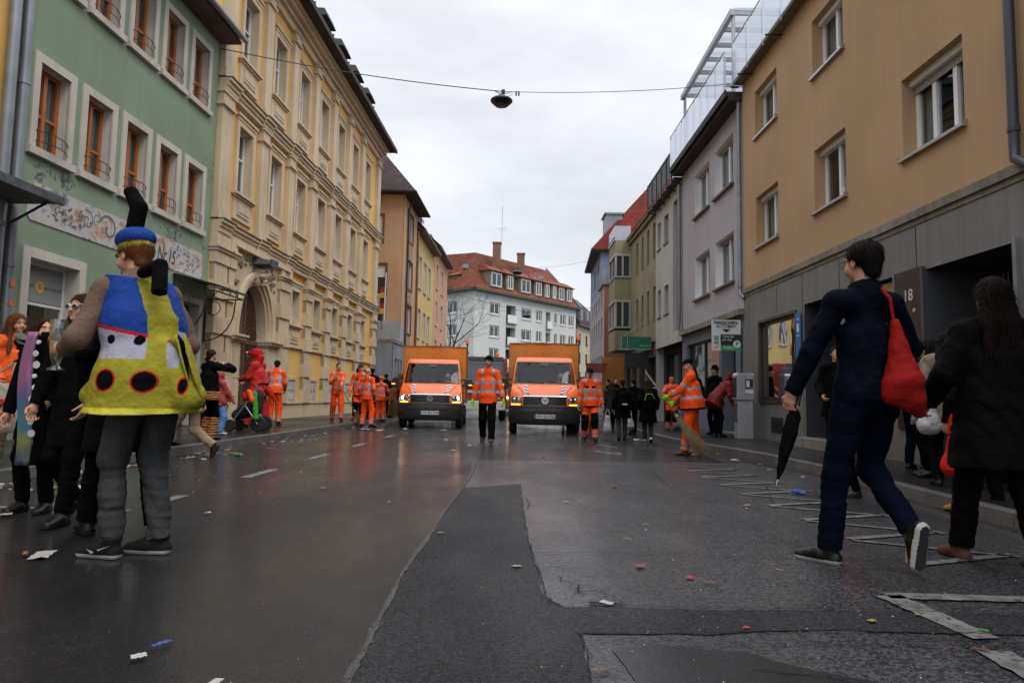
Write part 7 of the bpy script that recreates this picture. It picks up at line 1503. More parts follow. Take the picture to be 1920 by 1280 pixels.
person('person in black with feather collar and pastel rainbow scarf, left of the woman in sunglasses', -3.69, 5.4, 0, 180, 1.52, vox=.010, tm='black', tlen=-.3, legm='black', hair=('long', 'hair_brown'), extra=feathers, head=(35, 0), hands=[(-.2, .2, 1.0), (.25, .1, .85)])
def headsun(J): sung(J, .085, -.045)
person('ginger long-haired woman in orange puffer jacket and beige trousers, at the left edge', -5.5, 7.55, .12, -128, 1.66, feet=[(-.12, .05, 0, 0, 10), (.12, -.02, 0, 0, -10)], vox=.0075, tm='orange', tlen=-.05, puff=1.2, legm='beige', wide=1.35, shoe='shoewhite', hair=('long', 'hair_ginger'), head=(12, -4), hands=[(-.26, .28, 1.08), (.20, .26, .98)], extra=lambda J: None, sole='bootbrown')
# fluffy grey and black roller she carries
fx, fy, fz = -5.02, 7.15, 1.38
st_ = thing('fuzzy_club', 'grey and black fuzzy club carried by the ginger woman', 'club', (fx, fy, fz)); q = SDF(.008, .01); q.rc((fx - .14, fy, fz + .10), (fx + .09, fy - .05, fz - .10), .055); q.fold = (.003, 9, 1); smk(q, 'fuzzy_end', cloth('grey fuzz', (.10, .105, .11), .95, .3, 60), st_)
q = SDF(.008, .01); q.rc((fx - .16, fy + .03, fz + .06), (fx + .02, fy, fz - .09), .058); smk(q, 'black_back', K['black'], st_)
canvas = cloth('natural canvas', (.36, .33, .27), .9, .1, 60)
def bag(label, x, y, zb, zt, w_, m, strap, d=.05, rz=0, cat='bag', name='shopping_bag', vox=.008, grip=None, bulge_=1.0):
    b_ = thing(name, label, cat, (x, y, zb)); h_ = zt - zb; s = SDF(vox, .05)
    s.rc((x - w_ * .22, y, zb + d * 1.1), (x + w_ * .22, y, zb + d * 1.1), d * 1.05 * bulge_, k=.05); s.rc((x, y, zb + h_ * .3), (x, y, zt - d), w_ * .30, w_ * .22, k=.06, st=((1, 0, 0), 1.35)); s.rc((x, y, zb + h_ * .25), (x, y, zb + h_ * .35), w_ * .33, k=.05, st=((1, 0, 0), 1.3))
    # flatten in depth by local scaling afterwards
    s.cut((x, y, zt), (0, 0, 1)); s.fold = (.004, 3.2, x * 3); v, f = s.mesh(); v[:, 1] = y + (v[:, 1] - y) * min(1, d / (w_ * .33) * 1.3); np_mesh('sack', v, f, m, None, b_)
    gp = grip or (x, y, zt + strap)
    for sg in (-1, 1): MB().tube([(x + sg * w_ * .25, y, zt - .02), (x + sg * w_ * .2, y, zt + (gp[2] - zt) * .4), (gp[0] + sg * .01, gp[1], gp[2])], .010, 6).build('handle', m, b_)
    return b_
tb_ = bag('cream canvas tote bag with a red apple-shaped heart and red lettering, at the left edge', -5.28, 7.12, .50, 1.0, .42, canvas, .3, d=.06, name='tote_bag', grip=(-5.2, 7.15, 1.22))
inkr = mat('red print', (.45, .02, .015), .7); ty = 7.02
text('WOOLWORT', .085, inkr, (-5.27, ty, .66), (1, .0, .12), (-.12, 0, 1), parent=tb_, bold=.004, sx=.82, extrude=.006); text('I', .07, K['black'], (-5.31, ty, .90), (1, 0, .1), (-.1, 0, 1), parent=tb_, extrude=.006); text('LE', .055, K['black'], (-5.22, ty, .93), (1, 0, .1), (-.1, 0, 1), parent=tb_, extrude=.006) if 0 else None
q = MB(); hp_ = [( .058 * (16 * math.sin(a) ** 3) / 16, .055 * (13 * math.cos(a) - 5 * math.cos(2 * a) - 2 * math.cos(3 * a) - math.cos(4 * a)) / 16) for a in [2 * math.pi * i / 28 for i in range(28)]]
q.prism([(-5.25 + a, .80 + b_) for a, b_ in hp_], ty - .006, ty + .03, 1); q.build('printed_heart', inkr, tb_)

person('striding person in black jacket and beige trousers stepping off the left kerb', -4.72, 10.0, 0, 85, 1.66, feet=[(-.10, .34, .02, 0, 0), (.10, -.42, .10, 62, 0)], lean=22, drop=.05, tm='black2', puff=1.15, tlen=-.14, legm='beige', wide=1.15, hair=('short', 'hair_dark'), hands=[(-.2, .5, 1.0), (.28, -.1, .85)], shoe='boot')
def skirt(J):
    q = SDF(.010, .03); p = J['pel']; q.rc(p + V3(0, 0, -.02), p + V3(0, 0, -.12), .16, .18, st=((1, 0, 0), 1.2)); q.cut(p + V3(0, 0, -.15), (0, 0, -1)); q.cut(p + V3(0, 0, .0), (0, 0, 1)); smk(q, 'skirt', K['tiger'], J['P'])
    for i in (0, 1): q = SDF(.010, .02); a, b_ = J['knee'][i], J['A'][i]; q.rc(a + (b_ - a) * .25, b_, .07, .085); q.cut(b_ - V3(0, 0, .04), (0, 0, -1)); smk(q, 'leg_warmer', K['tiger'], J['P'])
person('photographing person in black with tiger-striped skirt and leg warmers', -5.28, 12.0, .12, -25, 1.58, vox=.012, tm='black2', puff=1.15, tlen=-.05, legm='black', hair=('short', 'hair_brown'), hands=[(-.10, .28, 1.52), (.16, .28, 1.50)], extra=skirt)
person('child in pink and dark red jacket and light blue satin trousers beside the stroller', -5.72, 13.5, .12, -50, 1.24, vox=.010, tm='pink', puff=1.3, tlen=-.12, legm='blue', wide=1.5, shoe='shoewhite', hair=None, hat=('hood', 'pink'), hands=[(-.15, .3, .95), (.15, .3, .95)])
# stroller
sx_, sy_ = -5.72, 14.9; S_ = thing('stroller', 'grey and black stroller with green and orange costume pieces hanging on it', 'stroller', (sx_, sy_, .12)); Z0 = .12
for dx, dy, r_ in ((-.26, -.25, .13), (-.26, .25, .13), (.32, -.2, .17), (.32, .2, .17)): MB().lathe([(.05, -.025), (r_ - .02, -.028), (r_, -.015), (r_, .015), (r_ - .02, .028), (.05, .025)], (sx_ + dx, sy_ + dy, Z0 + r_), 1, 20).build('wheel', V['rubber'], S_)
q = MB(); 
for dy in (-.24, .24): q.tube([(sx_ - .28, sy_ + dy, Z0 + .13), (sx_ + .15, sy_ + dy, Z0 + .72), (sx_ + .3, sy_ + dy, Z0 + 1.0)], .016, 8); q.tube([(sx_ + .32, sy_ + dy, Z0 + .17), (sx_ + .05, sy_ + dy, Z0 + .55)], .014, 8)
q.build('frame', C['alu'], S_); MB().tube([(sx_ + .3, sy_ - .24, Z0 + 1.0), (sx_ + .36, sy_ - .2, Z0 + 1.03), (sx_ + .36, sy_ + .2, Z0 + 1.03), (sx_ + .3, sy_ + .24, Z0 + 1.0)], .02, 8).build('handlebar', K['black'], S_)
q = SDF(.012, .05); q.rc((sx_ - .05, sy_, Z0 + .45), (sx_ + .15, sy_, Z0 + .5), .17); q.rc((sx_ - .22, sy_, Z0 + .35), (sx_ - .05, sy_, Z0 + .4), .11); q.rc((sx_ + .18, sy_, Z0 + .55), (sx_ + .2, sy_, Z0 + .75), .15); q.sub((sx_ - .08, sy_, Z0 + .66), (.16, .14, .14)); smk(q, 'seat_shell', cloth('charcoal stroller fabric', (.03, .03, .033)), S_)
for (a, b_, r_, m_) in (((.26, -.28, .82), (.30, -.3, .3), .06, cloth('bright green cloth', (.05, .30, .04))), ((.12, -.26, .85), (.22, -.28, .68), .08, K['hivis2']), ((.0, -.22, .8), (.05, -.24, .72), .06, K['red'])): q = SDF(.011, .02); q.rc((sx_ + a[0], sy_ + a[1], Z0 + a[2]), (sx_ + b_[0], sy_ + b_[1], Z0 + b_[2]), r_ * .7, r_); q.fold = (.004, 3, 1); smk(q, 'hanging_cloth', m_, S_)
# red dragon-like plush overall
def dragon(J):
    h = J['h']; cy, sy = math.cos(R(72)), math.sin(R(72)); q = SDF(.011, .02); q.ell(h(0, -.02, .05), (.12, .14, .135), J['hr']); q.rc(h(0, -.06, -.08), J['neck'], .09, .10); q.ell(h(0, .10, .135), (.085, .075, .05), J['hr'], k=.03); q.sub(h(0, .12, .0), (.062, .11, .085), J['hr'])
    smk(q, 'hood', K['red'], J['P'])
    q = SDF(.007, .004)
    for sg in (-1, 1): q.ell(h(sg * .045, .15, .175), (.022, .022, .028))
    for i in range(6): q.ell(h(-.06 + .024 * i, .165, .095), (.010, .010, .020))
    smk(q, 'eyes_and_teeth', K['white'], J['P'])
    q = SDF(.007, .004)
    for sg in (-1, 1): q.rc(h(sg * .05, .02, .17), h(sg * .055, .0, .23), .022, .004)
    for i in range(3): a = h(0, -.10 - .03 * i, .12 - .07 * i); q.rc(a, a + V3(0, -.06, .02), .02, .004)
    smk(q, 'horn', K['purple'], J['P'])
    q = SDF(.011, .02); p = J['pel']; q.rc(p + V3(0, -.10, .1), p + V3(.0, -.30, -.12), .10, .07); q.rc(p + V3(.0, -.30, -.12), p + V3(.02, -.50, -.40), .07, .012); smk(q, 'tail', K['red'], J['P'])
def person_spots(c): return None
K['redspot'] = mat('red plush with purple dots', (.45, .012, .008), .85, .15, 5, bump=.5, bs=14); t = K['redspot'].node_tree; b = t.nodes['Principled BSDF']; l_ = b.inputs['Base Color'].links[0].from_socket; c = N(t, 'ShaderNodeTexCoord'); vo = N(t, 'ShaderNodeTexVoronoi'); vo.inputs['Scale'].default_value = 3.1; vo.inputs['Randomness'].default_value = .9; t.links.new(c.outputs['Object'], vo.inputs['Vector']); lt = N(t, 'ShaderNodeMath', operation='LESS_THAN'); lt.inputs[1].default_value = .19; t.links.new(vo.outputs['Distance'], lt.inputs[0]); mxx = N(t, 'ShaderNodeMixRGB'); mxx.inputs[2].default_value = (.07, .015, .22, 1); t.links.new(lt.outputs[0], mxx.inputs[0]); t.links.new(l_, mxx.inputs[1]); t.links.new(mxx.outputs[0], b.inputs['Base Color'])
DR = person('man in a red plush monster overall with purple spots and tail, looking at his phone', -6.02, 16.2, .12, 78, 1.84, feet=[(-.14, .16, 0, 0, 12), (.16, -.22, 0, 0, -8)], lean=4, head=(5, -28), vox=.011, tm='redspot', puff=1.28, tlen=-.22, legm='redspot', wide=1.75, hair=None, hands=[(-.12, .34, 1.12), (.25, .52, 1.02)], extra=dragon, coll=False)
px_, py_, pz_ = W(DR, DR['wri'][0] + V3(.02, .13, .02)); ph = thing('phone', 'dark phone held by the man in the red monster overall', 'phone', (px_, py_, pz_)); MB().hexa([(px_ - .08, py_ - .04, pz_), (px_ + .08, py_ - .04, pz_ + .01), (px_ + .08, py_ + .04, pz_ + .01), (px_ - .08, py_ + .04, pz_), (px_ - .08, py_ - .04, pz_ + .012), (px_ + .08, py_ - .04, pz_ + .022), (px_ + .08, py_ + .04, pz_ + .022), (px_ - .08, py_ + .04, pz_ + .012)]).build('body', V['gloss_black'], ph)
HV = dict(tm='hivis', bands=2, legm='hivis', legband=True, tlen=-.12, shoe='boot', wide=1.3, puff=1.08, group='street cleaners in orange hi-vis clothing')
def hv(label, *a, **k_): d = dict(HV); d.update(k_); return person(label, *a, **d)
hv('street cleaner seen from behind, bending forward next to the red monster overall', -6.1, 17.7, .12, 10, 1.72, lean=18, hair=('short', 'hair_dark'), hands=[(-.2, .35, .95), (.2, .35, .95)], vox=.012, face=False)
K1 = hv('cropped-haired street cleaner with open orange jacket looking down at his broom', -5.4, 21.3, .12, -160, 1.80, feet=[(-.12, .18, 0, 0, 0), (.12, -.2, .02, 20, 0)], head=(25, -22), hair=('crop', 'hair_grey'), glove='grey', hands=[(-.05, .36, 1.05), (.10, .30, 1.32)], vox=.010, open_front='hivis2')
L1 = hv('bearded street cleaner in grey cap and yellow glove facing the camera', -4.72, 21.4, 0, 178, 1.92, hat=('cap', 'dkgrey'), hair=('crop', 'hair_grey'), bands=3, glove=('grey', 'yglove'), kneepatch=True, hands=[None, (.27, .16, .95)])
M1 = hv('bald street cleaner seen from behind with a cross of grey bands on his back', -4.24, 20.2, 0, -20, 1.74, feet=[(-.16, .0, 0, 0, 30), (.16, .0, 0, 0, -30)], hair=None, glove='grey', face=False)
N1 = hv('street cleaner in orange cap holding a birch broom, furthest in the left group', -4.62, 24.3, 0, 10, 1.62, hair=None, hat=('cap', 'hivis'), glove='grey', hands=[(-.2, .2, .95), (.3, .32, 1.05)], vox=.013, face=False)
dk = dict(tm='black', legm='black', vox=.014, face=False, group='dark-clothed passers-by')
person('dark-clothed person with black hood just behind the cleaner with the broom stick', -5.05, 22.6, .12, 20, 1.72, tlen=-.35, hair=None, hat=('hood', 'black'), **dk)
person('person in orange and black standing behind the cleaner with the broom stick', -4.98, 23.2, .12, 170, 1.68, tm='hivis', bands=2, legm='black', vox=.014, hair=('long', 'hair_dark'), face=False)
person('dark-haired person with a white collar left of the bearded cleaner', -5.0, 24.6, .12, 20, 1.8, tlen=-.2, hair=('short', 'hair_dark'), **dk)
person('person in a rust brown animal costume bending beside the left truck', -4.25, 25.2, .12, -70, 1.72, lean=25, tm='brown', puff=1.3, tlen=-.3, legm='brown', wide=1.5, hair=None, hat=('hood', 'brown'), vox=.014, face=False, shoe='boot', feet=[(-.12, .2, 0, 0, 0), (.12, -.25, 0, 0, 0)])
person('dark-clothed person in a green cap behind the cleaners on the left', -4.85, 26.5, .12, 30, 1.66, tlen=-.3, hair=('short', 'hair_dark'), hat=('cap', cloth('green cap cloth', (.02, .15, .05))), **dk)
person('dark-clothed person with folded arms between the green cap and the brown costume', -4.72, 28, .12, 160, 1.6, tlen=-.2, hair=('long', 'hair_dark'), hands=[(-.05, .25, 1.1), (.05, .25, 1.15)], **dk)
def birch(label, a, b, br=.14, bl=.6, m=None):   # a: stick top, b: tip of the twigs
    a, b = Vector(a), Vector(b); d = (b - a).normalized(); tp_ = b - d * bl; o = thing('birch_broom', label, 'broom', tuple(b)); MB().tube([a, a.lerp(tp_, .5) + Vector((.006, 0, 0)), tp_ + d * .12], [.013, .015, .016], 8).build('stick', mat('broom stick', (.20, .14, .08), .7, .2, 5) if 'broom stick' not in bpy.data.materials else bpy.data.materials['broom stick'], o, smooth=True)
    rg = random.Random(int(a.x * 100)); q = MB(); u = d.cross(Vector((0, 1, .01))).normalized(); v = d.cross(u)
    for i in range(150):
        r0 = rg.uniform(0, .028); t_ = rg.uniform(0, 6.28); r1 = br * math.sqrt(rg.random()) ; s0_ = tp_ + u * r0 * math.cos(t_) + v * r0 * math.sin(t_) + d * rg.uniform(-.06, .1); e_ = b + u * r1 * math.cos(t_) * 1.2 + v * r1 * math.sin(t_) * .6 - d * rg.uniform(0, .12); mid = s0_.lerp(e_, .5) + u * (r0 - r1 * .18) * math.cos(t_) * .4
        q.tube([s0_, mid, e_], [.0055, .0045, .0015], 4, caps=False)
    q.build('twigs', mat('birch twigs', (.17, .12, .065), .9, .3, 20) if 'birch twigs' not in bpy.data.materials else bpy.data.materials['birch twigs'], o); MB().tube([tp_ - d * .01, tp_ + d * .02], .034, 10).build('wire_binding', V['chrome'], o)
w1 = W(K1, K1['wri'][1]); tp0 = Vector((-4.45, 20.7, .05)); birch('birch broom with its stick slanting down in front of the cropped-haired cleaner', tuple(tp0 + (Vector(w1) - tp0) * 1.12), tuple(tp0), .1, .5)
wn = W(N1, N1['wri'][1]); birch('birch broom standing upright beside the cleaner in the orange cap', (wn[0] + .02, wn[1] - .08, 1.75), (wn[0] + .42, wn[1] - .15, .14), .22, .75)
# centre
CM = hv('man in black beanie, orange jacket and neon green gloves walking between the trucks', -.47, 14.2, 0, 176, 1.80, feet=[(-.10, .20, 0, -6, 0), (.12, -.22, .05, 30, 0)], legm='black', legband=False, wide=1.15, hair=('crop', 'hair_dark'), hat=('beanie', 'black'), glove='green', tlen=-.14, head=(-12, 0), vox=.0075, hands=[(-.34, .10, .83), (.33, .02, .82)], curl=(35, 35), skin='skin2', shoe='workboot')
R1 = hv('worker in orange with black chest patches and knee pads, walking beside the right truck', 1.76, 15.3, 0, 180, 1.64, feet=[(-.12, .18, .02, -10, 0), (.12, -.18, .04, 25, 0)], bands=3, kneepatch=True, hair=('crop', 'hair_dark'), hat=('cap', 'black'), glove='grey', puff=1.15, vox=.008, head=(3, -8), skin='skin2', hands=[(-.32, .06, .84), (.30, .10, .84)])
SW = hv('stout street cleaner in profile sweeping with a birch broom at the right kerb', 3.17, 12.1, 0, 78, 1.70, feet=[(-.13, .10, 0, 0, 0), (.14, -.16, .0, 0, -6)], fat=1.42, bands=1, legm='hivis', hair=('crop', 'hair_grey'), hat=('cap', 'black'), glove=('green', 'green'), head=(8, -14), puff=1.15, vox=.0075, lean=5, hands=[(-.10, .40, 1.08), (.12, .30, .98)], poles=[(-.5, -1, -.5), (.5, -1, -.6)], curl=(60, 60), shoe='workboot')
ws = W(SW, SW['wri'][0] + SW['hd'][0] * .08); tp0 = Vector((3.30, 11.62, .02)); birch('birch broom in the hands of the stout street cleaner, twigs on the road', tuple(tp0 + (Vector(ws) - tp0) * 1.5), tuple(tp0), .13, .85)
hv('street cleaner taking a photograph on the right sidewalk, behind the stout sweeper', 4.45, 19.0, .12, 175, 1.50, bands=1, kneepatch=True, hair=('short', 'hair_dark'), hat=('cap', 'hivis2'), hands=[(-.12, .30, 1.42), (.12, .30, 1.42)], vox=.011, face=False)
hv('orange-trousered worker partly hidden directly behind the worker with chest patches', 2.0, 17.2, 0, 180, 1.5, vox=.014, face=False, hair=('short', 'hair_dark'))
def backpack(col, strip=False):
    def f(J):
        q = SDF(.011, .03); c = J['tp'](0, -.19, .22); q.rc(c + V3(0, 0, -.13), c + V3(0, 0, .12), .10, .09, st=((1, 0, 0), 1.3)); smk(q, 'backpack', K[col], J['P'])
        if strip: MB().tube([tuple(c + V3(-.10, -.10, .0)), tuple(c + V3(-.06, -.10, .14)), tuple(c + V3(.06, -.10, .14)), tuple(c + V3(.12, -.10, .04))], .008, 5).build('green_trim', K['green'], J['P'])
        else: MB().box(-.05 + c[0], .06 + c[0], c[1] - .125, c[1] - .115, c[2] - .1, c[2] - .07).build('reflector_patch', K['white'], J['P'])
    return f
person('walker from behind in black coat with dark backpack and grey trousers, left of the two', 2.60, 16.0, 0, 2, 1.42, feet=[(-.11, -.16, .04, 28, 0), (.11, .12, 0, 0, 0)], tm='black2', puff=1.2, tlen=-.30, legm='greyjeans', hair=('short', 'hair_dark'), extra=backpack('black'), vox=.010, face=False, group='teenagers walking away')
person('walker from behind in long black puffy coat with green-trimmed backpack and white heels', 3.12, 15.6, 0, -5, 1.44, feet=[(-.07, .14, 0, 0, 0), (.08, -.10, .04, 25, 0)], tm='black2', puff=1.2, tlen=-.40, legm='dkgrey', shoe='shoewhite', hair=('longback', 'hair_brown'), extra=backpack('black', True), vox=.010, face=False, group='teenagers walking away')
wb = cloth('thin white plastic bag', (.50, .50, .55), .4, .1, 9)
bag('white plastic bag hanging beside the left one of the two dark walkers', 2.30, 16.3, .14, .58, .20, wb, .14, d=.05); bag('white plastic bag carried between the two dark walkers', 2.90, 16.8, .22, .62, .24, wb, .2, d=.06)
bag('cream cloth bag held low behind the two dark walkers', 2.80, 18.0, .45, .85, .16, canvas, .15, d=.04)
rg = random.Random(21)
crowd = [(2.15, 19.5, 'in a black puffer jacket near the right truck mirror', 'short', -5), (2.5, 21.5, 'in black with a pale scarf, ahead of the chest-patch worker', 'longback', 170), (3.0, 20.6, 'in a dark hooded coat between the two backpacks', 'longback', 5), (3.35, 18.6, 'in a plain black coat right behind the green-trimmed backpack', 'short', 15), (2.75, 24, 'in black with a yellow-white cap further up the street', 'short', 0), (3.6, 23.5, 'in black near the dark shop front', 'short', 180), (3.3, 27, 'in dark clothes far up the right sidewalk', 'longback', 0), (2.45, 28.5, 'with bare arms far behind the crowd', 'short', 180), (2.9, 31, 'in dark blue furthest up the street', 'longback', 10), (3.9, 28, 'leaning at the far shop window', 'short', 90), (2.0, 25, 'in a black hat just right of the truck', 'short', 180)]
for i, (x, y, d_, hs_, yw) in enumerate(crowd):
    person('passer-by ' + d_, x, y, 0 if x < 3.5 else .12, yw, rg.uniform(1.48, 1.66), tm=['black', 'black2', 'dkgrey', 'navy'][i % 4], puff=1.12, tlen=rg.choice([-.1, -.3, -.35]), legm=['black', 'dkgrey', 'jeans'][i % 3], hair=(hs_, rg.choice(['hair_dark', 'hair_brown'])), vox=.015, face=False, group='crowd on the right side of the street', feet=[(-.1, rg.uniform(-.15, .2), 0, 0, 0), (.1, rg.uniform(-.2, .15), 0, 0, 0)], hat=('cap', 'yglove') if i == 4 else ('beanie', 'black') if i == 10 else None)
person('person in a dark red hooded coat bending towards the right by the ticket machine', 4.85, 16.1, .12, -75, 1.66, lean=42, tm='red2', puff=1.2, tlen=-.16, legm='black', hair=None, hat=('hood', 'red2'), vox=.011, face=False)
person('person in a black brimmed hat and dark coat beside the ticket machine', 5.12, 17.2, .12, 120, 1.72, tm='black', tlen=-.3, legm='black', hair=('short', 'hair_dark'), hat=('hat', 'black'), vox=.011)
person('long-haired person in black standing right behind the stout sweeper', 4.30, 16.2, .12, 10, 1.62, tm='black', tlen=-.15, legm='dkgrey', hair=('longback', 'hair_dark'), vox=.012, face=False)
person('person with a dark red jacket between the sweeper and the bending figure', 4.45, 16.9, .12, 60, 1.5, tm='red2', tlen=-.15, legm='black', hair=('longback', 'hair_dark'), vox=.012, face=False)
bb = bag('pale blue rubbish bag beside the photographing street cleaner', 4.70, 19.0, .14, .75, .34, mat('blue plastic sack', (.08, .15, .26), .35, .2), .1, d=.13, name='rubbish_bag')
bag('clear grey rubbish bag behind the photographing street cleaner', 4.1, 19.6, .9, 1.35, .3, mat('grey plastic film', (.22, .25, .27), .3, .2), .1, d=.10, name='rubbish_bag')
# right foreground man
def glasses(J):
    h = J['h']; q = MB(); 
    for sg in (-1, 1): q.tube([tuple(h(sg * .079, -.01, .012)), tuple(h(sg * .077, .06, .014)), tuple(h(sg * .062, .098, .012))], .0022, 5); q.tube([tuple(h(sg * .034 + .024 * math.cos(a), .105, .004 + .019 * math.sin(a))) for a in [i / 12 * 6.283 for i in range(13)]], .002, 4)
    q.build('glasses', C['black_metal'], J['P'])
RM = person('man in navy jacket with folded umbrella and red shoulder bag walking away at the right', 2.06, 4.12, 0, 8, 1.92, feet=[(-.13, .05, 0, 0, 34), (.17, -.22, .15, 78, 2)], tm='navy', puff=.98, tlen=-.05, legm='jeans', wide=1.02, hair=('short', 'hair_dark'), hands=[(-.37, .10, .84), (.30, .22, 1.10)], fat=1.0, vox=.0062, head=(10, 0), extra=glasses, shoe='boot', sole='sole', curl=(62, 45), fold=.005, handk=[((-.05, .35, -.9), (.9, .3, 0), (.1, .9, .3)), None], poles=[(-.6, -.8, -.2), (.8, -.8, -.2)])
hx, hy, hz = W(RM, RM['wri'][0] + RM['hd'][0] * .085 + V3(.03, 0, 0)); um = thing('umbrella', 'folded black umbrella in the hand of the man in navy', 'umbrella', (hx, hy, hz))
top_, tip_ = Vector((hx + .05, hy, hz + .10)), Vector((hx - .12, hy - .04, hz - .46)); dd_ = (tip_ - top_).normalized(); pp = lambda t_: top_ + dd_ * t_
MB().tube([pp(0), pp(.14)], [.014, .016], 12).build('handle', V['gloss_black'], um, smooth=2); q = MB(); NF = 22
prf = [(.13, .020), (.17, .034), (.26, .038), (.38, .031), (.50, .018), (.56, .006)]; u_ = dd_.cross(Vector((0, 1, 0))).normalized(); v_ = dd_.cross(u_); vs2 = []
for t_, r_ in prf: vs2 += [tuple(pp(t_) + (u_ * math.cos(2 * math.pi * i / NF + t_ * 5) + v_ * math.sin(2 * math.pi * i / NF + t_ * 5)) * r_ * (1 + (.22 if i % 3 == 0 else 0))) for i in range(NF)]
q.add(vs2, [(a * NF + i, a * NF + (i + 1) % NF, (a + 1) * NF + (i + 1) % NF, (a + 1) * NF + i) for a in range(len(prf) - 1) for i in range(NF)]); q.build('folded_canopy', K['black'], um, smooth=True); MB().tube([pp(.55), pp(.60)], [.006, .004], 8).build('tip', C['alu'], um)
q = SDF(.0065, .04); bx_, by_ = 2.22, 3.86
rbag = thing('red_bag', 'red cloth bag hanging from the shoulder of the man in navy', 'bag', (bx_, by_, .85))
q.rc((bx_ + .0, by_, 1.07), (bx_ + .03, by_, .98), .092, .07, k=.04); q.rc((bx_ + .0, by_ + .01, 1.10), (bx_ - .02, by_ + .04, 1.42), .092, .022, k=.05); q.rc((bx_ + .05, by_, .98), (bx_ + .085, by_ + .01, .91), .06, .035, k=.05); q.rc((bx_ - .06, by_, 1.05), (bx_ - .07, by_, 1.0), .055, k=.05); q.fold = (.003, 2.2, 4)
smk(q, 'sack', cloth('red cotton bag', (.24, .006, .005), .8, .12, 18), rbag); MB().tube([(bx_ - .03, by_ + .04, 1.44), (bx_ - .045, by_ + .04, 1.56), (bx_ - .07, by_ + .10, 1.63), (bx_ - .07, by_ + .22, 1.65), (bx_ - .06, by_ + .34, 1.60)], .010, 8).build('strap', bpy.data.materials['red cotton bag'], rbag)
person('woman from behind with long auburn hair, black coat and brown boots at the right edge', 2.94, 4.2, 0, -4, 1.74, feet=[(-.14, .12, 0, 0, 8), (.16, -.18, 0, 0, -6)], vox=.008, tm='black2', puff=1.3, tlen=-.36, legm='black', wide=1.15, hair=('longback', 'hair_red'), shoe='bootbrown', sole='bootbrown', face=False, hands=[(-.28, .2, 1.0), (.3, .1, .9)])
person('person in black and white leopard coat and black boots by the entrance', 4.88, 8.0, .12, 70, 1.60, vox=.010, tm='leopard', puff=1.25, tlen=-.28, legm='black', hair=('long', 'hair_dark'), shoe='boot', face=False)
person('woman in cream puffer coat with long black curls beside the leopard coat', 4.52, 7.1, .12, -20, 1.60, vox=.010, tm='cream', puff=1.25, tlen=-.26, legm='black', hair=('longback', 'hair_dark'), face=False, shoe='boot')
person('dark-clothed person in mustard shoes behind the woman at the right edge', 4.18, 6.15, .0, -10, 1.55, feet=[(-.2, .0, 0, 0, 15), (.2, .05, 0, 0, -10)], vox=.011, tm='black', tlen=-.35, legm='black', hair=('short', 'hair_dark'), face=False, shoe='yshoe')
person('child in a red cape and black shoes, mostly hidden behind the man in navy', 3.36, 6.9, 0, 80, 1.18, feet=[(-.12, .22, .02, 0, 0), (.12, -.2, 0, 0, 0)], vox=.011, tm='red', puff=1.2, tlen=-.28, legm='black', hair=('short', 'hair_dark'), face=False)
person('person in a black jacket near the wall behind the red bag', 4.75, 9.1, .12, -30, 1.62, vox=.012, tm='black', tlen=-.1, legm='jeans', hair=('short', 'hair_dark'), face=False)
bag('white paper bag with handles hanging beside the cream coat', 4.27, 7.0, .66, 1.0, .22, K['white'], .12, d=.05); bag('red cloth bag with white handles held low in front of the mustard shoes', 3.58, 5.55, .38, .74, .17, K['red'], .14, d=.06); bag('dark shopping bag with an orange star print behind the red shoulder bag', 4.25, 7.7, .78, 1.18, .22, K['dkgrey'], .1, d=.05)
person('person in lilac standing on the balcony of the brick house', 5.4, 37.5, 7.32, 120, 1.7, vox=.016, tm=cloth('lilac shirt', (.30, .22, .35)), tlen=-.1, legm='dkgrey', hair=('short', 'hair_grey'), face=False)
for i, (x, y, z_, yw, d_, hs_) in enumerate(((-5.55, 9.3, .12, 60, 'in a black coat on the left sidewalk, just right of the costumed man', 'short'), (-5.3, 10.6, .12, -100, 'in black behind the striding figure in beige trousers', 'longback'), (-6.2, 10.2, .12, 20, 'in dark clothes against the green house door', 'short'), (-6.3, 12.3, .12, 150, 'in black by the green house doorway, behind the photographing figure', 'longback'), (-5.05, 8.6, .0, 100, 'in dark blue hidden behind the costumed man', 'short'), (-6.5, 14.6, .12, 100, 'in black by the carriage gate, behind the stroller', 'short'),
        (5.0, 6.9, .12, 30, 'in black between the cream coat and the barred gate', 'longback'), (5.25, 8.9, .12, -60, 'in black standing in the entrance behind the leopard coat', 'short'), (4.75, 6.0, .12, 10, 'in black close behind the woman with auburn hair', 'short'), (4.95, 10.4, .12, 160, 'in dark blue by the side door, behind the man in navy', 'short'), (4.35, 8.6, .12, 0, 'in black on the right kerb, behind the red shoulder bag', 'longback'), (5.35, 7.6, .12, 80, 'in black leaning on the barred gate', 'short'))):
    person('person ' + d_, x, y, z_, yw, 1.58 + .03 * (i % 5), tm=['black', 'black2', 'navy'][i % 3], puff=1.15, tlen=[-.3, -.12, -.35][i % 3], legm=['black', 'jeans'][i % 2], hair=(hs_, 'hair_dark'), vox=.012, face=False, hands=[(-.2, .25, .95), (.22, .2, 1.0)] if i % 2 else None, group='dark-clothed spectators')
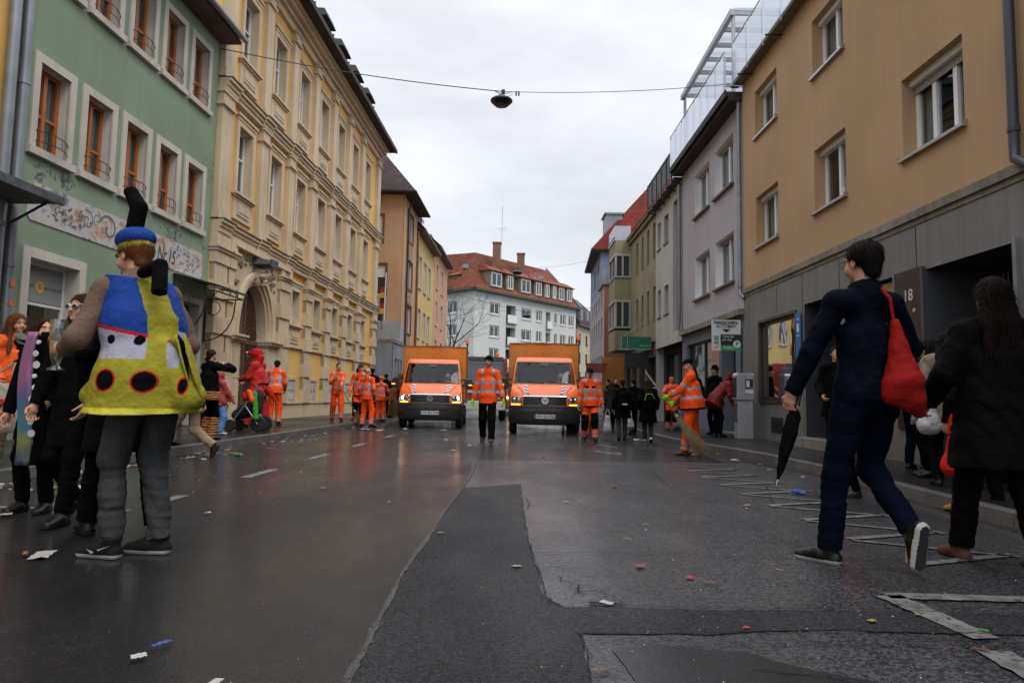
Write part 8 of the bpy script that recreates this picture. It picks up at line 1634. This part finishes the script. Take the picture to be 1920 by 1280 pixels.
# drivers
def seated(label, x, y):
    P = thing('person', label, 'person', (x, y, .82), R(180), 'truck drivers at the wheel')
    q = SDF(.013, .03); q.rc((0, 0, .05), (0, .02, .50), .12, .10, st=((1, 0, 0), 1.3)); q.rc((-.17, .02, .48), (.17, .02, .48), .055); q.rc((0, .02, .5), (0, .05, .66), .05); q.ell((0, .06, .76), (.075, .095, .115)); q.rc((0, .15, .75), (0, .165, .74), .012)
    for sg in (-1, 1): q.rc((sg * .19, .02, .46), (sg * .25, .15, .26), .05, .04); q.rc((sg * .25, .15, .26), (sg * .15, .36, .46), .04, .03); q.rc((sg * .09, 0, .05), (sg * .11, .42, .1), .08, .06); hand(q, V3(sg * .15, .36, .46), V3(-sg * .3, .6, .5), V3(0, .2, -1), V3(-sg, 0, 0), 1, 50, r=.012)
    smk(q, 'body', K['skin2'], P); q = SDF(.013, .03); q.rc((0, 0, .08), (0, .02, .48), .145, .125, st=((1, 0, 0), 1.3)); q.rc((-.18, .02, .48), (.18, .02, .48), .07)
    for sg in (-1, 1): q.rc((sg * .19, .02, .46), (sg * .25, .15, .26), .065, .055); q.rc((sg * .25, .15, .26), (sg * .165, .33, .43), .055, .042)
    smk(q, 'jacket', [K['hivis'], K['band']], P, lambda c: (((c[:, 2] > .22) & (c[:, 2] < .27)) | ((c[:, 2] > .36) & (c[:, 2] < .40))).astype(int))
    q = SDF(.012, .02); q.ell((0, .04, .80), (.082, .10, .09)); q.cut((0, .1, .78), (0, 1, -.6)); smk(q, 'hair', K['hair_dark'], P)
seated('driver in orange vest behind the windscreen of the right truck', 1.38, 19.35); seated('driver in orange vest behind the windscreen of the left truck', -1.98, 21.4)

# =================== LITTER ===================
rg = random.Random(99)
lm = {n: mat(n + ' litter', c_, .5, .25, 40) for n, c_ in dict(white=(.36, .36, .36), red=(.22, .02, .015), green=(.04, .20, .04), blue=(.02, .05, .20), yellow=(.28, .2, .04), pink=(.28, .09, .13), orange=(.28, .08, .02), brown=(.12, .07, .04), silver=(.35, .36, .38)).items()}
protos = {}
def litter_mesh(kind, seed):
    g = random.Random(seed); b_ = bmesh.new()
    if kind == 'crumpled': 
        bmesh.ops.create_icosphere(b_, subdivisions=2, radius=1)
        for v in b_.verts: v.co = Vector((v.co.x, v.co.y, v.co.z * .55)) * g.uniform(.55, 1.1)
        for v in b_.verts: v.co.z = max(v.co.z, -.25) + .25
    else:
        n = 7
        gv = [[b_.verts.new(((i / n - .5) * 2, (j / 3 - .5) * (.55 if kind == 'wrapper' else 1.5), .06 + .28 * abs(math.sin(i * 1.3 + j)) * g.random() + (.10 if kind == 'wrapper' and 0 < i < n else 0))) for j in range(4)] for i in range(n + 1)]
        for i in range(n):
            for j in range(3): b_.faces.new((gv[i][j], gv[i + 1][j], gv[i + 1][j + 1], gv[i][j + 1]))
    me = bpy.data.meshes.new(kind); b_.to_mesh(me); b_.free(); return me
for kd in ('crumpled', 'wrapper', 'scrap'): protos[kd] = [litter_mesh(kd, i) for i in range(4)]
names = dict(crumpled='crumpled_paper', wrapper='sweet_wrapper', scrap='paper_scrap')
nlit = 0
def litter(x, y, z, kind, colr, size, label=None, group=None):
    global nlit
    me = protos[kind][rg.randrange(4)].copy(); me.materials.clear(); me.materials.append(lm[colr]); o = bpy.data.objects.new(names[kind], me); COL.objects.link(o); o.location = (x, y, z + .004); o.rotation_euler = (rg.uniform(-.1, .1), rg.uniform(-.1, .1), rg.uniform(0, 6.28)); o.scale = (size, size, size * rg.uniform(.3, .6))
    tag(o, label or group[1], 'litter', group[0] if group else None); nlit += 1
GUT = ('litter scattered along the left gutter', 'small %s piece of litter in the left gutter')
for px, y, kind, c_, s, lb in ((None, 0, 0, 0, 0, 0),):
    pass
near = [(-.94, 2.30, 'scrap', 'white', .022, 'white crushed scrap on the road left of the asphalt joint, near the camera'), (-1.28, 2.62, 'wrapper', 'blue', .04, 'blue and red sweet wrapper on the bare asphalt, left of centre'), (-1.30, 2.5, 'scrap', 'silver', .025, 'grey paper strip just below the blue wrapper'), (-1.75, 2.22, 'wrapper', 'white', .028, 'white paper strip nearest the camera on the left'), (1.05, 3.62, 'wrapper', 'red', .028, 'dark red sweet wrapper on the coarse asphalt to the right'), (1.0, 2.93, 'crumpled', 'red', .016, 'pink crumpled wrapper on the black asphalt repair'), (.33, 2.45, 'wrapper', 'brown', .035, 'brown leaf-like wrapper at the patched corner near the camera'), (1.83, 2.72, 'wrapper', 'red', .03, 'red wrapper beside the white marking dash at the right'), (2.0, 2.95, 'scrap', 'green', .018, 'green scrap among the white zigzag lines'), (.80, 4.7, 'wrapper', 'orange', .03, 'orange wrapper right of the black repair, middle distance'), (.52, 6.3, 'wrapper', 'yellow', .04, 'yellow brown wrapper beyond the long crack'), (.75, 3.95, 'scrap', 'red', .03, 'red scrap lying on the long cross crack'), (1.5, 2.05, 'scrap', 'white', .03, 'white scrap at the lower right edge'), (.46, 3.24, 'scrap', 'white', .03, 'white scrap stuck in the open pothole crack'),
        (-4.05, 6.5, 'crumpled', 'white', .13, 'large white crumpled bag in the left gutter behind the boots'), (-4.25, 6.4, 'crumpled', 'green', .09, 'green crumpled bag beside the large white one'), (-4.6, 6.55, 'crumpled', 'silver', .05, 'grey crumpled ball left of the green bag'), (-2.63, 3.95, 'scrap', 'white', .07, 'white torn flyer on the road left of the black sneakers'), (-2.75, 3.98, 'wrapper', 'orange', .04, 'orange foil on the torn flyer'), (-3.75, 5.15, 'scrap', 'white', .06, 'white napkin left of the dark trouser leg'), (-3.4, 5.9, 'scrap', 'red', .07, 'red scrap near the parking line'), (3.0, 7.2, 'crumpled', 'blue', .10, 'blue and white flyer beside the red cape'), (3.22, 12.0, 'crumpled', 'silver', .08, 'clear crushed cup in the right gutter'), (3.55, 10.9, 'crumpled', 'silver', .08, 'clear plastic piece under the right kerb'), (2.95, 15.9, 'crumpled', 'silver', .12, 'clear plastic packaging heap by the kerb corner'), (2.6, 13.2, 'scrap', 'green', .06, 'green foil near the dark walkers'), (-4.1, 10.4, 'crumpled', 'green', .08, 'bright green crumpled foil on the road edge'), (-1.85, 19.0, 'scrap', 'white', .1, 'white paper in front of the left truck'), (-2.9, 18.9, 'crumpled', 'silver', .1, 'torn foil in front of the left truck wheel'), (-3.9, 18.6, 'scrap', 'white', .16, 'flattened white carton by the bald cleaner'), (-3.5, 18.4, 'scrap', 'white', .11, 'white and red paper cup piece by the bald cleaner')]
for x, y, kd, c_, s, lb in near: litter(x, y, .012, kd, c_, s, lb)
cl = list(lm)
for i in range(196):
    y = 6.5 + 22 * rg.random() ** 1.5; kx = np.interp(y, [p[1] for p in KL], [p[0] for p in KL]); x = kx + .06 + abs(rg.gauss(0, .32)); c_ = rg.choice(['white', 'white', 'white', 'silver', 'red', 'green', 'yellow', 'pink', 'blue', 'orange'])
    litter(x, y, .0, rg.choice(list(protos)), c_, rg.uniform(.018, .06), None, ('%s litter along the left kerb' % c_, 'small %s bit of litter in the left gutter' % c_))
for i in range(42):
    x, y = rg.uniform(-2.8, 2.2), 3 + 14 * rg.random(); c_ = rg.choice(['white', 'silver', 'red', 'yellow', 'brown', 'pink']); litter(x, y, .012, rg.choice(list(protos)), c_, rg.uniform(.010, .024) * (1 + y / 12), None, ('%s bits on the open road' % c_, 'tiny %s scrap out on the open road' % c_))
for i in range(26):
    y = 8 + 10 * rg.random(); kx = np.interp(y, [p[1] for p in KR], [p[0] for p in KR]); c_ = rg.choice(['white', 'silver', 'yellow', 'green']); litter(kx - .05 - abs(rg.gauss(0, .25)), y, 0, rg.choice(list(protos)), c_, rg.uniform(.02, .045), None, ('%s litter along the right kerb' % c_, 'small %s bit of litter in the right gutter' % c_))
# confetti as stuff
q = MB()
for i in range(1700):
    if i % 3 == 0: x, y = rg.uniform(-4.9, 3.6), 1.5 + 12 * rg.random() ** 1.4; z = .0135
    elif i % 3 == 1: x, y = rg.gauss(1.9, .8), abs(rg.gauss(1.9, 1.1)) + .9; z = .0135
    else: x, y = rg.gauss(-3.4, .7), rg.gauss(8.6, 1.6); z = .0135
    if x > 3.7 or x < -4.9: continue
    s = rg.uniform(.002, .0045) * (1 if i % 3 < 2 else 1.6); a = rg.uniform(0, 6.28); ca, sa = math.cos(a) * s, math.sin(a) * s; t_ = rg.uniform(0, s); q.add([(x + ca, y + sa, z), (x - sa, y + ca, z + t_), (x - ca, y - sa, z + t_), (x + sa, y - ca, z)], [(0, 1, 2, 3)], rg.randrange(6))
tag(q.build('confetti', [lm[k_] for k_ in ('white', 'silver', 'red', 'yellow', 'blue', 'pink')]), kind='stuff')
for o in bpy.data.objects:
    for k in ('local','org'):
        if k in o: del o[k]
